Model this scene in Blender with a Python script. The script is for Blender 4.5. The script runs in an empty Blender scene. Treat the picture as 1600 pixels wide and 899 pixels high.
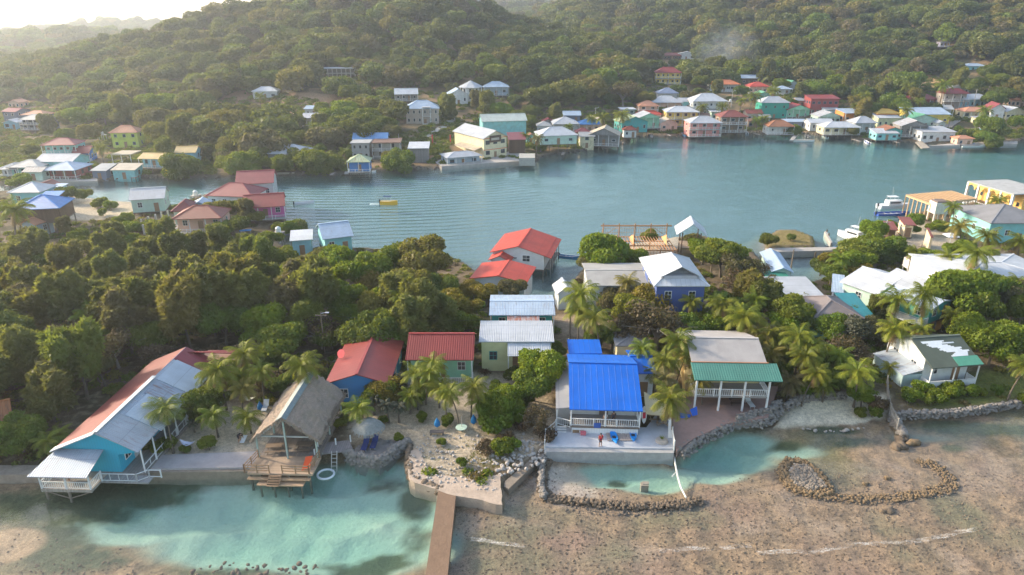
import bpy, math, random
import numpy as np
from mathutils import Vector, Matrix
random.seed(7); RS = np.random.RandomState(11)
R = math.radians
# ------------------------------------------------------------ camera
H = 47.0; PITCH = R(21.7); F = 1067.0
sc = bpy.context.scene
col = sc.collection
cam_d = bpy.data.cameras.new('camera'); cam = bpy.data.objects.new('camera', cam_d); col.objects.link(cam)
cam.location = (0, 0, H); cam.rotation_euler = (R(90) - PITCH, 0, 0)
cam_d.sensor_width = 36.0; cam_d.lens = 36.0 * F / 1600.0
cam_d.clip_start = 1.0; cam_d.clip_end = 9000
sc.camera = cam
sc.view_settings.view_transform = 'Standard'; sc.view_settings.look = 'None'
sc.view_settings.gamma = 1.0; sc.view_settings.exposure = 1.32
sc.cycles.use_denoising = True
sc.cycles.max_bounces = 6; sc.cycles.diffuse_bounces = 3; sc.cycles.glossy_bounces = 3
sc.cycles.transmission_bounces = 4; sc.cycles.transparent_max_bounces = 12; sc.cycles.volume_bounces = 1
sc.cycles.caustics_reflective = False; sc.cycles.caustics_refractive = False
sc.cycles.sample_clamp_indirect = 6.0
# ------------------------------------------------------------ sky and sun
SUN_EL = R(24); SUN_DIR = Vector((-0.93, 0.36, 0)).normalized()       # towards the sun, flat
w = bpy.data.worlds.new('World'); sc.world = w; w.use_nodes = True
nt = w.node_tree; nt.nodes.clear()
sky = nt.nodes.new('ShaderNodeTexSky'); sky.sky_type = 'NISHITA'; sky.sun_disc = False
sky.sun_elevation = SUN_EL; sky.sun_rotation = math.atan2(SUN_DIR.x, SUN_DIR.y)
sky.air_density = 1.2; sky.dust_density = 2.5; sky.ozone_density = 1.0; sky.altitude = 10
bg = nt.nodes.new('ShaderNodeBackground'); bg.inputs[1].default_value = 0.15
out = nt.nodes.new('ShaderNodeOutputWorld')
nt.links.new(sky.outputs[0], bg.inputs[0]); nt.links.new(bg.outputs[0], out.inputs[0])
sun_d = bpy.data.lights.new('sun', 'SUN'); sun = bpy.data.objects.new('sun', sun_d); col.objects.link(sun)
sun_d.energy = 2.7; sun_d.angle = R(4); sun_d.color = (1.0, 0.86, 0.66)
sd = Vector((SUN_DIR.x * math.cos(SUN_EL), SUN_DIR.y * math.cos(SUN_EL), math.sin(SUN_EL)))
sun.rotation_euler = (-sd).to_track_quat('-Z', 'Y').to_euler(); sun.location = (-100, 60, 120)

# ------------------------------------------------------------ pixel -> world
CP, SP = math.cos(PITCH), math.sin(PITCH)
def ray(px, py):
    a = (px - 800.0) / F; b = (449.5 - py) / F
    return np.array([a, CP + b * SP, -SP + b * CP])
def P(px, py, z=0.0):
    d = ray(px, py); t = (z - H) / d[2]
    return np.array([d[0] * t, d[1] * t, z])
def PY(px, py, Y):
    d = ray(px, py); t = Y / d[1]
    return np.array([d[0] * t, Y, H + d[2] * t])
def smooth(a, b, x):
    t = np.clip((x - a) / (b - a), 0, 1); return t * t * (3 - 2 * t)
# value noise on numpy
_perm = RS.rand(256, 256)
def vnoise(x, y):
    xi = np.floor(x).astype(int); yi = np.floor(y).astype(int)
    fx = x - xi; fy = y - yi; fx = fx * fx * (3 - 2 * fx); fy = fy * fy * (3 - 2 * fy)
    g = lambda i, j: _perm[(xi + i) & 255, (yi + j) & 255]
    return (g(0,0)*(1-fx)+g(1,0)*fx)*(1-fy) + (g(0,1)*(1-fx)+g(1,1)*fx)*fy
def fbm(x, y, o=4):
    s = 0; a = .5; f = 1
    for k in range(o):
        s = s + a * vnoise(x * f + 17.3 * k, y * f - 9.1 * k); a *= .5; f *= 2.03
    return s / (1 - .5 ** o)

# ------------------------------------------------------------ coasts
near_px = [(-600,756),(0,746),(80,746),(210,741),(300,741),(408,739),(440,722),(500,712),(540,712),(548,724),(592,731),(612,714),(632,700),(642,716),(642,752),(690,770),
 (784,795),(790,758),(848,712),(852,713),(1055,714),(1063,716),(1088,694),(1150,668),(1190,660),(1218,652),(1212,668),(1262,668),(1340,662),(1372,654),(1392,654),(1430,654),
 (1500,650),(1560,640),(1600,632),(1760,610),(2300,560),(2300,300),(1700,275),(1600,292),(1510,322),(1425,338),(1402,352),(1388,366),(1352,386),(1322,402),(1302,418),(1298,436),
 (1262,448),(1225,448),(1200,430),(1180,400),(1150,384),(1100,374),(1055,376),(1000,384),(945,390),(925,408),(905,430),(892,450),(872,468),(850,474),(800,470),(764,455),
 (748,432),(728,416),(700,404),(600,394),(520,390),(475,394),(440,388),(428,368),(446,352),(440,338),(398,326),(424,308),(400,296),(350,300),(300,314),(268,326),(200,320),
 (140,314),(88,302),(0,302),(-500,306)]
islet_px = [(1194,376),(1215,364),(1245,364),(1270,374),(1274,391),(1196,392)]
far_px = [(-700,296),(0,288),(60,285),(130,285),(210,277),(340,277),(440,273),(540,272),(600,266),(690,262),(836,253),(838,246),(870,240),(905,236),(950,228),(975,223),
 (985,213),(1060,212),(1100,209),(1190,208),(1240,206),(1300,214),(1350,219),(1420,222),(1500,228),(1560,226),(1600,218),(2000,205)]
def topoly(px): return np.array([P(x, y, 0)[:2] for x, y in px])
NEAR = topoly(near_px); ISLET = topoly(islet_px)
FAR = np.vstack([topoly(far_px), [[2500, 400], [2500, 4000], [-2500, 4000], [-2500, 150]]])
def sdf(poly, x, y):
    """positive inside"""
    d2 = np.full(x.shape, 1e18); ins = np.zeros(x.shape, bool)
    n = len(poly)
    for i in range(n):
        ax, ay = poly[i]; bx, by = poly[(i + 1) % n]
        ex, ey = bx - ax, by - ay; L2 = ex*ex + ey*ey + 1e-12
        t = np.clip(((x-ax)*ex + (y-ay)*ey) / L2, 0, 1)
        dx = x - ax - t*ex; dy = y - ay - t*ey
        np.minimum(d2, dx*dx + dy*dy, out=d2)
        c = ((ay > y) != (by > y))
        if abs(by - ay) > 1e-12:
            xi = ax + (y - ay) / (by - ay) * ex
            ins ^= c & (x < xi)
    d = np.sqrt(d2)
    return np.where(ins, d, -d)
# ------------------------------------------------------------ hills: control points (pixel, distance)
hp = [(-300,165,340),(-300,118,470),(0,205,300),(0,165,360),(0,128,440),(100,205,295),(100,150,370),(100,98,470),(200,200,290),(200,140,370),(200,70,480),
 (300,200,288),(300,135,370),(300,85,430),(300,42,490),(400,200,285),(400,150,330),(400,85,410),(400,25,490),(500,200,283),(500,130,345),(500,60,420),(500,2,495),
 (600,205,272),(600,130,345),(600,60,415),(600,-18,500),(700,195,285),(700,130,345),(700,60,415),(700,-12,490),(760,42,470),(800,190,300),(800,130,352),(800,90,410),(800,68,450),
 (900,185,305),(900,120,375),(900,78,440),(980,178,318),(980,130,375),(980,112,420),(1060,165,335),(1060,130,390),(1060,108,430),
 (845,52,640),(900,20,680),(1000,-40,740),(1000,60,560),(1100,160,345),(1100,130,405),(1100,95,480),(1100,50,560),(1100,0,640),(1100,-70,760),
 (1200,160,345),(1200,125,400),(1200,70,480),(1200,0,580),(1200,-90,720),(1300,160,345),(1300,125,390),(1300,75,455),(1300,0,555),(1300,-100,690),
 (1400,165,335),(1400,125,380),(1400,75,440),(1400,0,530),(1400,-110,660),(1500,180,318),(1500,135,362),(1500,78,415),(1500,0,500),(1500,-110,620),
 (1600,190,300),(1600,140,352),(1600,75,405),(1600,0,480),(1600,-120,600),(1800,190,300),(1800,100,380),(1800,-60,500),(2100,150,330),(2100,-80,500)]
hc = [PY(x, y, Y) for x, y, Y in hp]
hc = [np.array([c[0], c[1], max(c[2], 1.2)]) for c in hc]
back = [(-330,560,4),(-150,620,18),(-500,600,3),(120,560,30),(180,700,60)]
back += [((780-800)*.53,560,26),(0,620,30),((800-800)*.6,760,26),(10,950,24),(-30,900,22),(-10,600,24),(15,680,26)]
for x, y, z in back: hc.append(np.array([x, y, z]))
for px, py, Y in [(-100,76,850),(0,78,850),(60,68,860),(130,66,880),(190,74,880),(240,90,860),(0,66,1400),(40,55,1420),(80,60,1420),(120,50,1430),(180,42,1450),(235,48,1450),(300,56,1450),(-200,80,1400),
                  (770,-4,1300),(810,10,1300),(850,22,1300),(740,-30,1300)]:
    hc.append(PY(px, py, Y))
for x, y, z in [(-900,1100,5),(-600,1150,5),(-300,1100,8),(-1200,2000,5),(-500,2000,5),(300,2000,20),(900,1500,60),(900,900,90),(-700,700,4)]: hc.append(np.array([x, y, float(z)]))
for x, y in [topoly([q])[0] for q in far_px[::2]]: hc.append(np.array([x, y, 0.8]))
hc = np.array(hc)
def _phi(d2): return np.sqrt(d2 + 12.0 ** 2)
_A = _phi(((hc[:, None, :2] - hc[None, :, :2]) ** 2).sum(2)); _n = len(hc)
_M = np.zeros((_n + 1, _n + 1)); _M[:_n, :_n] = _A; _M[:_n, _n] = 1; _M[_n, :_n] = 1
_w = np.linalg.solve(_M, np.append(hc[:, 2], 0))
def hill(x, y):
    s = np.full(x.shape, _w[-1])
    for i in range(_n): s = s + _w[i] * _phi((x - hc[i, 0]) ** 2 + (y - hc[i, 1]) ** 2)
    return s
# pools of clear water over sand, in front: (px, py, rx, ry, depth)
pools = [(330,790,13,4.5,1.5),(480,800,9,4.5,1.6),(430,840,13,4,1.5),(560,850,8,4,1.5),(590,780,6,4,1.3),(200,820,7,2.6,.9),(610,740,3,2.4,1.3),(540,745,7,3,1.5),(640,800,4,3,1.2),
 (960,738,5.5,2.0,1.3),(1020,745,4.5,2.4,1.0),(1130,708,6,3.2,1.7),(1170,690,4,2.4,1.4),(1110,735,4.5,2,.8),(1240,700,5,1.8,.6),(1440,680,6,1.5,.4),(700,850,2,3,.5)]
PW = [(P(px, py, 0)[:2], rx, ry, dp) for px, py, rx, ry, dp in pools]
BEACH = [(P(1290,655,0)[:2], 9.0)]
def terrain(x, y):
    x = np.asarray(x, float); y = np.asarray(y, float)
    dn = np.maximum(sdf(NEAR, x, y), sdf(ISLET, x, y)); df = sdf(FAR, x, y)
    nz = fbm(x * .35, y * .35)
    zn = smooth(-.25, .25, dn) * (0.75 + .3 * nz) + .35 * smooth(2, 14, dn) + .12 * (nz - .5)
    b, r = BEACH[0]
    bd = np.exp(-(((x - b[0]) / r) ** 4 + ((y - b[1]) / 3.2) ** 4))
    zn = zn * (1 - bd) + bd * np.clip(.02 + .16 * dn, -.4, 1.1)
    hz = hill(x, y)
    zf = smooth(-.3, .4, df) * .7 + np.maximum(hz - .7, .2) * smooth(0, 30, df) + (fbm(x*.03, y*.03) - .5) * 6 * smooth(60, 140, df)
    dep = np.minimum(-.14 - .22 * nz + .10 * np.abs(np.sin(x * .9 + 3 * nz)), -.05)
    m = 0
    for (c, rx, ry, dp) in PW:
        m = np.maximum(m, dp * np.exp(-(((x - c[0]) / rx) ** 2 + ((y - c[1]) / ry) ** 2) ** 1.3))
    front = dep - m * (0.85 + .3 * nz)
    lag = -np.minimum(1.9, .25 + .35 * np.maximum(-np.maximum(dn, df), 0))
    k = smooth(84, 92, y); sea = front * (1 - k) + lag * k
    z = np.where(dn > -.25, np.maximum(zn, sea), np.where(df > -.3, np.maximum(zf, sea), sea))
    return z
# the ground sheet is sampled once on a fan of rows; everything that is set down reads its height from there
NR, NC = 860, 430
ys = np.geomspace(34, 3000, NR); us = np.linspace(-1, 1, NC)
YY = np.repeat(ys[:, None], NC, 1); XX = us[None, :] * (YY * .95 + 45)
ZZ = terrain(XX.ravel(), YY.ravel()).reshape(NR, NC)
terrain_exact = terrain; _ly = math.log(3000 / 34)
def terrain(x, y):
    x = np.asarray(x, float); y = np.asarray(y, float)
    r = np.clip(np.log(np.maximum(y, 34) / 34) / _ly * (NR - 1), 0, NR - 1.001); c = np.clip((x / (y * .95 + 45) + 1) / 2 * (NC - 1), 0, NC - 1.001)
    i = r.astype(int); j = c.astype(int); a = r - i; b = c - j
    return (ZZ[i, j]*(1-b) + ZZ[i, j+1]*b)*(1-a) + (ZZ[i+1, j]*(1-b) + ZZ[i+1, j+1]*b)*a
def proj(x, y, z):
    zd = y*CP + (H-z)*SP; return 800 + F*x/zd, 449.5 - F*(-(H-z)*CP + y*SP)/zd
def G(px, py, h=0.0):
    """where the ray through a pixel of the photograph comes down to h above the ground or the water"""
    d = ray(px, py); t = np.geomspace(30, 3000, 700)
    X = d[0]*t; Y = d[1]*t; Z = H + d[2]*t
    T = np.maximum(terrain(X, Y), 0) + h
    k = np.argmax(Z <= T)
    if Z[k] > T[k]: k = len(t) - 1
    t0, t1 = t[max(k-1, 0)], t[k]
    for _ in range(14):
        tm = .5 * (t0 + t1); zt = max(float(terrain(np.array([d[0]*tm]), np.array([d[1]*tm]))[0]), 0) + h
        if H + d[2]*tm <= zt: t1 = tm
        else: t0 = tm
    return np.array([d[0]*t1, d[1]*t1, H + d[2]*t1])
def gz(x, y): return max(float(terrain(np.array([x]), np.array([y]))[0]), 0.0)
def inpoly(px_poly, x, y): return sdf(topoly(px_poly), x, y)

# ------------------------------------------------------------ node helpers / materials
MATS = {}
class N:
    def __init__(s, name):
        s.m = bpy.data.materials.new(name); s.m.use_nodes = True; s.t = s.m.node_tree; s.t.nodes.clear()
        s.out = s.add('ShaderNodeOutputMaterial')
    def add(s, t, **kw):
        n = s.t.nodes.new(t)
        for k, v in kw.items(): setattr(n, k, v)
        return n
    def link(s, a, b): s.t.links.new(a, b)
    def val(s, sock, v):
        if hasattr(v, 'is_linked') or hasattr(v, 'links'): s.link(v, sock)
        elif isinstance(v, (tuple, list)) and len(v) == 3 and sock.type == 'RGBA': sock.default_value = (*v, 1)
        else: sock.default_value = v
    def math(s, op, a, b=0.0, c=None, clamp=False):
        n = s.add('ShaderNodeMath', operation=op, use_clamp=clamp); s.val(n.inputs[0], a); s.val(n.inputs[1], b)
        if c is not None: s.val(n.inputs[2], c)
        return n.outputs[0]
    def mix(s, f, a, b):
        n = s.add('ShaderNodeMix', data_type='RGBA'); s.val(n.inputs[0], f); s.val(n.inputs[6], a); s.val(n.inputs[7], b); return n.outputs[2]
    def noise(s, scale, vec=None, detail=3, rough=.6, dist=0):
        n = s.add('ShaderNodeTexNoise'); n.inputs['Scale'].default_value = scale; n.inputs['Detail'].default_value = detail
        n.inputs['Roughness'].default_value = rough; n.inputs['Distortion'].default_value = dist
        if vec is not None: s.link(vec, n.inputs['Vector'])
        return n.outputs[0]
    def ramp(s, v, a, b):
        n = s.add('ShaderNodeMapRange'); n.inputs[1].default_value = a; n.inputs[2].default_value = b; s.link(v, n.inputs[0]); return n.outputs[0]
    def pos(s): return s.add('ShaderNodeNewGeometry').outputs['Position']
    def uv(s): return s.add('ShaderNodeUVMap', uv_map='UVMap').outputs[0]
    def sep(s, v): n = s.add('ShaderNodeSeparateXYZ'); s.link(v, n.inputs[0]); return n.outputs
    def mapv(s, v, sx, sy, sz): n = s.add('ShaderNodeMapping'); n.inputs['Scale'].default_value = (sx, sy, sz); s.link(v, n.inputs[0]); return n.outputs[0]
    def bump(s, h, st=.3, d=.05):
        n = s.add('ShaderNodeBump'); n.inputs['Strength'].default_value = st; n.inputs['Distance'].default_value = d; s.link(h, n.inputs['Height']); return n.outputs[0]
    def pbr(s, colr, rough=.8, normal=None, metal=0, spec=.4):
        n = s.add('ShaderNodeBsdfPrincipled'); s.val(n.inputs['Base Color'], colr); s.val(n.inputs['Roughness'], rough)
        n.inputs['Metallic'].default_value = metal; n.inputs['Specular IOR Level'].default_value = spec
        if normal is not None: s.link(normal, n.inputs['Normal'])
        s.link(n.outputs[0], s.out.inputs[0]); return n
def mul(c, k): return tuple(min(1, v * k) for v in c)
def cached(fn):
    def g(*a, **k):
        key = (fn.__name__, a, tuple(sorted(k.items())))
        if key not in MATS: MATS[key] = fn(*a, **k)
        return MATS[key]
    return g
@cached
def m_paint(c, siding='lap', dirt=.35):
    s = N('painted_wall'); p = s.pos(); uv = s.uv(); u = s.sep(uv)
    n1 = s.noise(.9, p, 4); n2 = s.noise(7, p, 3)
    f = s.math('MULTIPLY', s.ramp(n1, .42, .75), dirt)
    cc = s.mix(f, c, mul((c[0]*.6+.1, c[1]*.58+.09, c[2]*.5+.07), .8))
    f2 = s.math('MULTIPLY', s.ramp(n2, .55, .8), dirt * .6); cc = s.mix(f2, cc, mul(c, .55))
    if siding == 'plain': h = n2; st = .15
    else:
        q = u[1] if siding == 'lap' else u[0]
        h = s.math('FRACT', s.math('MULTIPLY', q, 5.0 if siding == 'lap' else 3.3)); st = .5
        g = s.math('MULTIPLY', s.math('GREATER_THAN', h, .9), .35); cc = s.mix(g, cc, mul(c, .45))
    s.pbr(cc, .6, s.bump(h, st, .03)); return s.m
@cached
def m_roof(c, kind='metal', rust=.25, c2=None):
    s = N('sheet_roof' if kind != 'tile' else 'tile_roof'); p = s.pos(); uv = s.uv(); u = s.sep(uv)
    n1 = s.noise(.35, p, 4, .65); n2 = s.noise(2.5, p, 5, .7)
    cc = s.mix(s.ramp(n1, .35, .7), c, mul(c, .78))
    # separate sheets, each weathered a little differently
    br = s.add('ShaderNodeTexWhiteNoise', noise_dimensions='2D')
    sn = s.add('ShaderNodeVectorMath', operation='FLOOR'); s.link(s.mapv(uv, 1/1.0, 1/3.1, 1), sn.inputs[0]); s.link(sn.outputs[0], br.inputs['Vector'])
    cc = s.mix(s.math('MULTIPLY', br.outputs[0], .22), cc, mul(c, .55))
    rc = c2 if c2 else (.20, .085, .04)
    st = s.noise(1.6, s.mapv(uv, 1.6, .28, 1), 5, .7)
    f = s.math('MULTIPLY', s.ramp(st, .60 - rust * .25, .78 - rust * .2), min(1, rust * 2.2), clamp=True); cc = s.mix(f, cc, rc)
    f = s.math('MULTIPLY', s.ramp(n2, .60, .75), .35); cc = s.mix(f, cc, mul(c, .6))
    if kind == 'tile':
        a = s.math('FRACT', s.math('MULTIPLY', u[1], 2.9)); b = s.math('SINE', s.math('MULTIPLY', u[0], 21.0))
        h = s.math('ADD', s.math('MULTIPLY', a, .9), s.math('MULTIPLY', b, .3)); rg = .55; bd = .09
        g = s.math('MULTIPLY', s.math('GREATER_THAN', a, .86), .45); cc = s.mix(g, cc, mul(c, .4))
    elif kind == 'seam':
        a = s.math('FRACT', s.math('MULTIPLY', u[0], 1.35)); h = s.math('GREATER_THAN', a, .88); rg = .45; bd = .06
        cc = s.mix(s.math('MULTIPLY', h, .35), cc, mul(c, .45))
    elif kind == 'felt': h = n2; rg = .9; bd = .03
    else:
        h = s.math('SINE', s.math('MULTIPLY', u[0], 26.0)); rg = .5; bd = .035
        g = s.math('GREATER_THAN', s.math('FRACT', s.math('MULTIPLY', u[1], .41)), .965); cc = s.mix(s.math('MULTIPLY', g, .5), cc, mul(c, .45))
    s.pbr(cc, rg, s.bump(h, .55, bd), 0.0, .45); return s.m
@cached
def m_plain(c, rough=.8, var=.3, scale=2.0, bump=.25, name='plain_surface'):
    s = N(name); p = s.pos(); n1 = s.noise(scale, p, 5, .65); n2 = s.noise(scale * 7, p, 3)
    cc = s.mix(s.math('MULTIPLY', s.ramp(n1, .35, .7), var), c, mul(c, .5)); cc = s.mix(s.math('MULTIPLY', s.ramp(n2, .5, .8), var * .7), cc, mul(c, .5))
    s.pbr(cc, rough, s.bump(s.math('ADD', n1, n2), bump, .08)); return s.m
@cached
def m_wood(c, along='u', gap=6.0, var=.5):
    s = N('weathered_wood'); uv = s.uv(); u = s.sep(uv); q = u[1] if along == 'u' else u[0]
    fl = s.math('FLOOR', s.math('MULTIPLY', q, gap)); wn = s.add('ShaderNodeTexWhiteNoise', noise_dimensions='1D'); s.link(fl, wn.inputs['W'])
    n1 = s.noise(3, s.pos(), 4); cc = s.mix(s.math('MULTIPLY', wn.outputs[0], var), c, mul(c, .5)); cc = s.mix(s.math('MULTIPLY', s.ramp(n1, .4, .7), .4), cc, mul(c, .6))
    fr = s.math('FRACT', s.math('MULTIPLY', q, gap)); g = s.math('GREATER_THAN', fr, .9); cc = s.mix(s.math('MULTIPLY', g, .6), cc, mul(c, .3))
    s.pbr(cc, .75, s.bump(s.math('ADD', fr, n1), .3, .03)); return s.m
@cached
def m_glass(c=(.03, .04, .05)):
    s = N('window_glass'); s.pbr(c, .12, None, 0, .6); return s.m
@cached
def m_leaf(c, c2, rnd=.5, trans=.42, name='leaves'):
    s = N(name); oi = s.add('ShaderNodeObjectInfo').outputs['Random']; p = s.pos()
    n1 = s.noise(.55, p, 3); n2 = s.noise(3.5, p, 2)
    cc = s.mix(s.math('MULTIPLY', s.ramp(n1, .3, .7), 1.0), c, c2)
    hs = s.add('ShaderNodeHueSaturation'); s.link(cc, hs.inputs['Color'])
    s.link(s.math('ADD', .5, s.math('MULTIPLY', s.math('SUBTRACT', oi, .5), .07 * rnd)), hs.inputs['Hue'])
    s.link(s.math('ADD', 1 - .45 * rnd, s.math('MULTIPLY', s.math('FRACT', s.math('MULTIPLY', oi, 7.31)), .9 * rnd)), hs.inputs['Value'])
    hs.inputs['Saturation'].default_value = 1.0
    cc = s.mix(s.math('MULTIPLY', s.ramp(n2, .35, .7), .28), hs.outputs[0], mul(c, .5))
    r2 = s.math('FRACT', s.math('MULTIPLY', oi, 23.7)); cc = s.mix(s.math('MULTIPLY', s.math('GREATER_THAN', r2, 1 - .13 * rnd), .6), cc, (.26, .19, .05)); cc = s.mix(s.math('MULTIPLY', s.math('LESS_THAN', r2, .14 * rnd), .65), cc, (.15, .105, .07)); r3 = s.math('FRACT', s.math('MULTIPLY', oi, 51.3)); cc = s.mix(s.math('MULTIPLY', s.math('GREATER_THAN', r3, 1 - .12 * rnd), .5), cc, (.15, .24, .02))
    d = s.add('ShaderNodeBsdfDiffuse'); t = s.add('ShaderNodeBsdfTranslucent'); s.link(cc, d.inputs[0])
    br = s.mix(.5, cc, (.30, .32, .02)); s.link(br, t.inputs[0])
    g = s.add('ShaderNodeBsdfGlossy'); g.inputs['Roughness'].default_value = .45; g.inputs[0].default_value = (.9, .9, .9, 1)
    m1 = s.add('ShaderNodeMixShader'); m1.inputs[0].default_value = trans; s.link(d.outputs[0], m1.inputs[1]); s.link(t.outputs[0], m1.inputs[2])
    m2 = s.add('ShaderNodeMixShader'); m2.inputs[0].default_value = .015; s.link(m1.outputs[0], m2.inputs[1]); s.link(g.outputs[0], m2.inputs[2])
    s.link(m2.outputs[0], s.out.inputs[0]); return s.m

# ------------------------------------------------------------ mesh building
def np_mesh(name, V, Fc, mat=None, smooth_=False):
    me = bpy.data.meshes.new(name); V = np.asarray(V, 'f'); Fc = np.asarray(Fc, 'i'); n, k = Fc.shape
    me.vertices.add(len(V)); me.vertices.foreach_set('co', V.ravel())
    me.loops.add(n * k); me.loops.foreach_set('vertex_index', Fc.ravel())
    me.polygons.add(n); me.polygons.foreach_set('loop_start', np.arange(0, n * k, k, dtype='i')); me.polygons.foreach_set('loop_total', np.full(n, k, 'i'))
    if smooth_: me.polygons.foreach_set('use_smooth', np.ones(n, bool))
    me.update(calc_edges=True)
    if mat: me.materials.append(mat)
    return me
def link(name, data, parent=None, loc=None):
    o = bpy.data.objects.new(name, data); col.objects.link(o)
    if parent: o.parent = parent
    if loc is not None: o.location = loc
    return o
def tag(o, label=None, cat=None, group=None, kind=None):
    if label: o['label'] = label
    if cat: o['category'] = cat
    if group: o['group'] = group
    if kind: o['kind'] = kind
    return o
def empty(name, label, cat, loc, rz=0, group=None):
    o = bpy.data.objects.new(name, None); col.objects.link(o); o.location = loc; o.rotation_euler = (0, 0, rz); o.empty_display_size = .5
    return tag(o, label, cat, group)
class MB:
    def __init__(s): s.v = []; s.f = []
    def quad(s, *p):
        b = len(s.v); s.v += [tuple(q) for q in p]; s.f.append(tuple(range(b, b + len(p)))); return s
    def box(s, x0, x1, y0, y1, z0, z1):
        b = len(s.v); s.v += [(x0,y0,z0),(x1,y0,z0),(x1,y1,z0),(x0,y1,z0),(x0,y0,z1),(x1,y0,z1),(x1,y1,z1),(x0,y1,z1)]
        s.f += [tuple(b + i for i in q) for q in ((0,3,2,1),(4,5,6,7),(0,1,5,4),(1,2,6,5),(2,3,7,6),(3,0,4,7))]; return s
    def bar(s, p, q, w_=.1, h_=None):
        p = Vector(p); q = Vector(q); h_ = h_ or w_; d = q - p
        if d.length < 1e-6: return s
        d.normalize(); up = Vector((0,0,1)) if abs(d.z) < .95 else Vector((0,1,0))
        a = d.cross(up).normalized(); c = a.cross(d).normalized(); a *= w_/2; c *= h_/2
        b = len(s.v); s.v += [tuple(k) for k in (p-a-c, p+a-c, p+a+c, p-a+c, q-a-c, q+a-c, q+a+c, q-a+c)]
        s.f += [tuple(b + i for i in r) for r in ((0,1,2,3),(7,6,5,4),(0,4,5,1),(1,5,6,2),(2,6,7,3),(3,7,4,0))]; return s
    def tube(s, pts, rad, n=8, cap=True):
        rings = []; m = len(pts)
        for i in range(m):
            p = Vector(pts[i]); a = Vector(pts[max(i-1, 0)]); c = Vector(pts[min(i+1, m-1)]); d = (c - a).normalized()
            up = Vector((0,0,1)) if abs(d.z) < .9 else Vector((1,0,0)); u = d.cross(up).normalized(); v = u.cross(d)
            r = rad[i] if isinstance(rad, (list, tuple)) else rad; b = len(s.v)
            for k in range(n):
                t = 2*math.pi*k/n; s.v.append(tuple(p + u*(r*math.cos(t)) + v*(r*math.sin(t))))
            rings.append(b)
        for i in range(m-1):
            a, b = rings[i], rings[i+1]
            for k in range(n): s.f.append((a+k, a+(k+1) % n, b+(k+1) % n, b+k))
        if cap: s.f.append(tuple(rings[0]+k for k in reversed(range(n)))); s.f.append(tuple(rings[-1]+k for k in range(n)))
        return s
    def prism(s, pts, z0, z1):
        n = len(pts); b = len(s.v); zz0 = z0 if isinstance(z0, (list, tuple)) else [z0]*n; zz1 = z1 if isinstance(z1, (list, tuple)) else [z1]*n
        ar = sum(pts[i][0]*pts[(i+1) % n][1] - pts[(i+1) % n][0]*pts[i][1] for i in range(n))
        if ar < 0: pts = pts[::-1]; zz0 = zz0[::-1]; zz1 = zz1[::-1]
        s.v += [(p[0], p[1], z) for p, z in zip(pts, zz0)] + [(p[0], p[1], z) for p, z in zip(pts, zz1)]
        s.f.append(tuple(b+i for i in reversed(range(n)))); s.f.append(tuple(b+n+i for i in range(n)))
        for i in range(n): j = (i+1) % n; s.f.append((b+i, b+j, b+n+j, b+n+i))
        return s
    def slab(s, pts, th):
        """sloping sheet from its top outline, th thick downwards"""
        n = len(pts); b = len(s.v); s.v += [tuple(p) for p in pts] + [(p[0], p[1], p[2]-th) for p in pts]
        nrm = Vector((0,0,0))
        for i in range(n): nrm += Vector(pts[i]).cross(Vector(pts[(i+1) % n]))
        idx = list(range(n)) if nrm.z > 0 else list(reversed(range(n)))
        s.f.append(tuple(b+i for i in idx)); s.f.append(tuple(b+n+i for i in reversed(idx)))
        for k in range(n): i, j = idx[k], idx[(k+1) % n]; s.f.append((b+j, b+i, b+n+i, b+n+j))
        return s
    def xf(s, M, start=0):
        for i in range(start, len(s.v)): s.v[i] = tuple(M @ Vector(s.v[i]))
        return s
    def build(s, name, mat, parent=None, loc=None, sm=False, mats=None):
        me = bpy.data.meshes.new(name); me.from_pydata(s.v, [], s.f); me.materials.append(mat)
        uvl = me.uv_layers.new(name='UVMap'); V = me.vertices
        co = np.empty(len(V)*3, 'f'); V.foreach_get('co', co); co = co.reshape(-1, 3)
        nr = np.empty(len(me.polygons)*3, 'f'); me.polygons.foreach_get('normal', nr); nr = nr.reshape(-1, 3)
        lt = np.empty(len(me.polygons), 'i'); me.polygons.foreach_get('loop_total', lt)
        li = np.empty(len(me.loops), 'i'); me.loops.foreach_get('vertex_index', li)
        nn = np.repeat(nr, lt, axis=0); p = co[li]
        U = np.stack([-nn[:,1], nn[:,0], np.zeros(len(nn))], 1); l = np.linalg.norm(U, axis=1)
        U[l < .02] = (1,0,0); U /= np.maximum(np.linalg.norm(U, axis=1), 1e-9)[:, None]; W = np.cross(nn, U)
        uv = np.stack([(p*U).sum(1), (p*W).sum(1)], 1).astype('f'); uvl.data.foreach_set('uv', uv.ravel())
        if sm: me.polygons.foreach_set('use_smooth', np.ones(len(me.polygons), bool))
        return link(name, me, parent, loc)
# ------------------------------------------------------------ ground sheet (land, shore and sea bed in one)
V = np.stack([XX.ravel(), YY.ravel(), ZZ.ravel()], 1)
idx = np.arange(NR * NC).reshape(NR, NC)
Fq = np.stack([idx[:-1,:-1].ravel(), idx[:-1,1:].ravel(), idx[1:,1:].ravel(), idx[1:,:-1].ravel()], 1)
x = XX.ravel(); y = YY.ravel()
dn = np.maximum(sdf(NEAR, x, y), sdf(ISLET, x, y)); df = sdf(FAR, x, y)
nz = fbm(x * .22, y * .22, 5); nf = fbm(x * 1.3 + 9, y * 1.3, 4)
def C(*c): return np.array(c, float)
def lerp(a, b, t): return a * (1 - t[:, None]) + b * t[:, None]
reef_c = lerp(C(.32,.215,.13)[None], C(.20,.14,.09)[None], smooth(.38, .68, nf)); reef_c = lerp(reef_c, C(.34,.25,.18)[None], smooth(.55, .75, nz) * .7)
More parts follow.
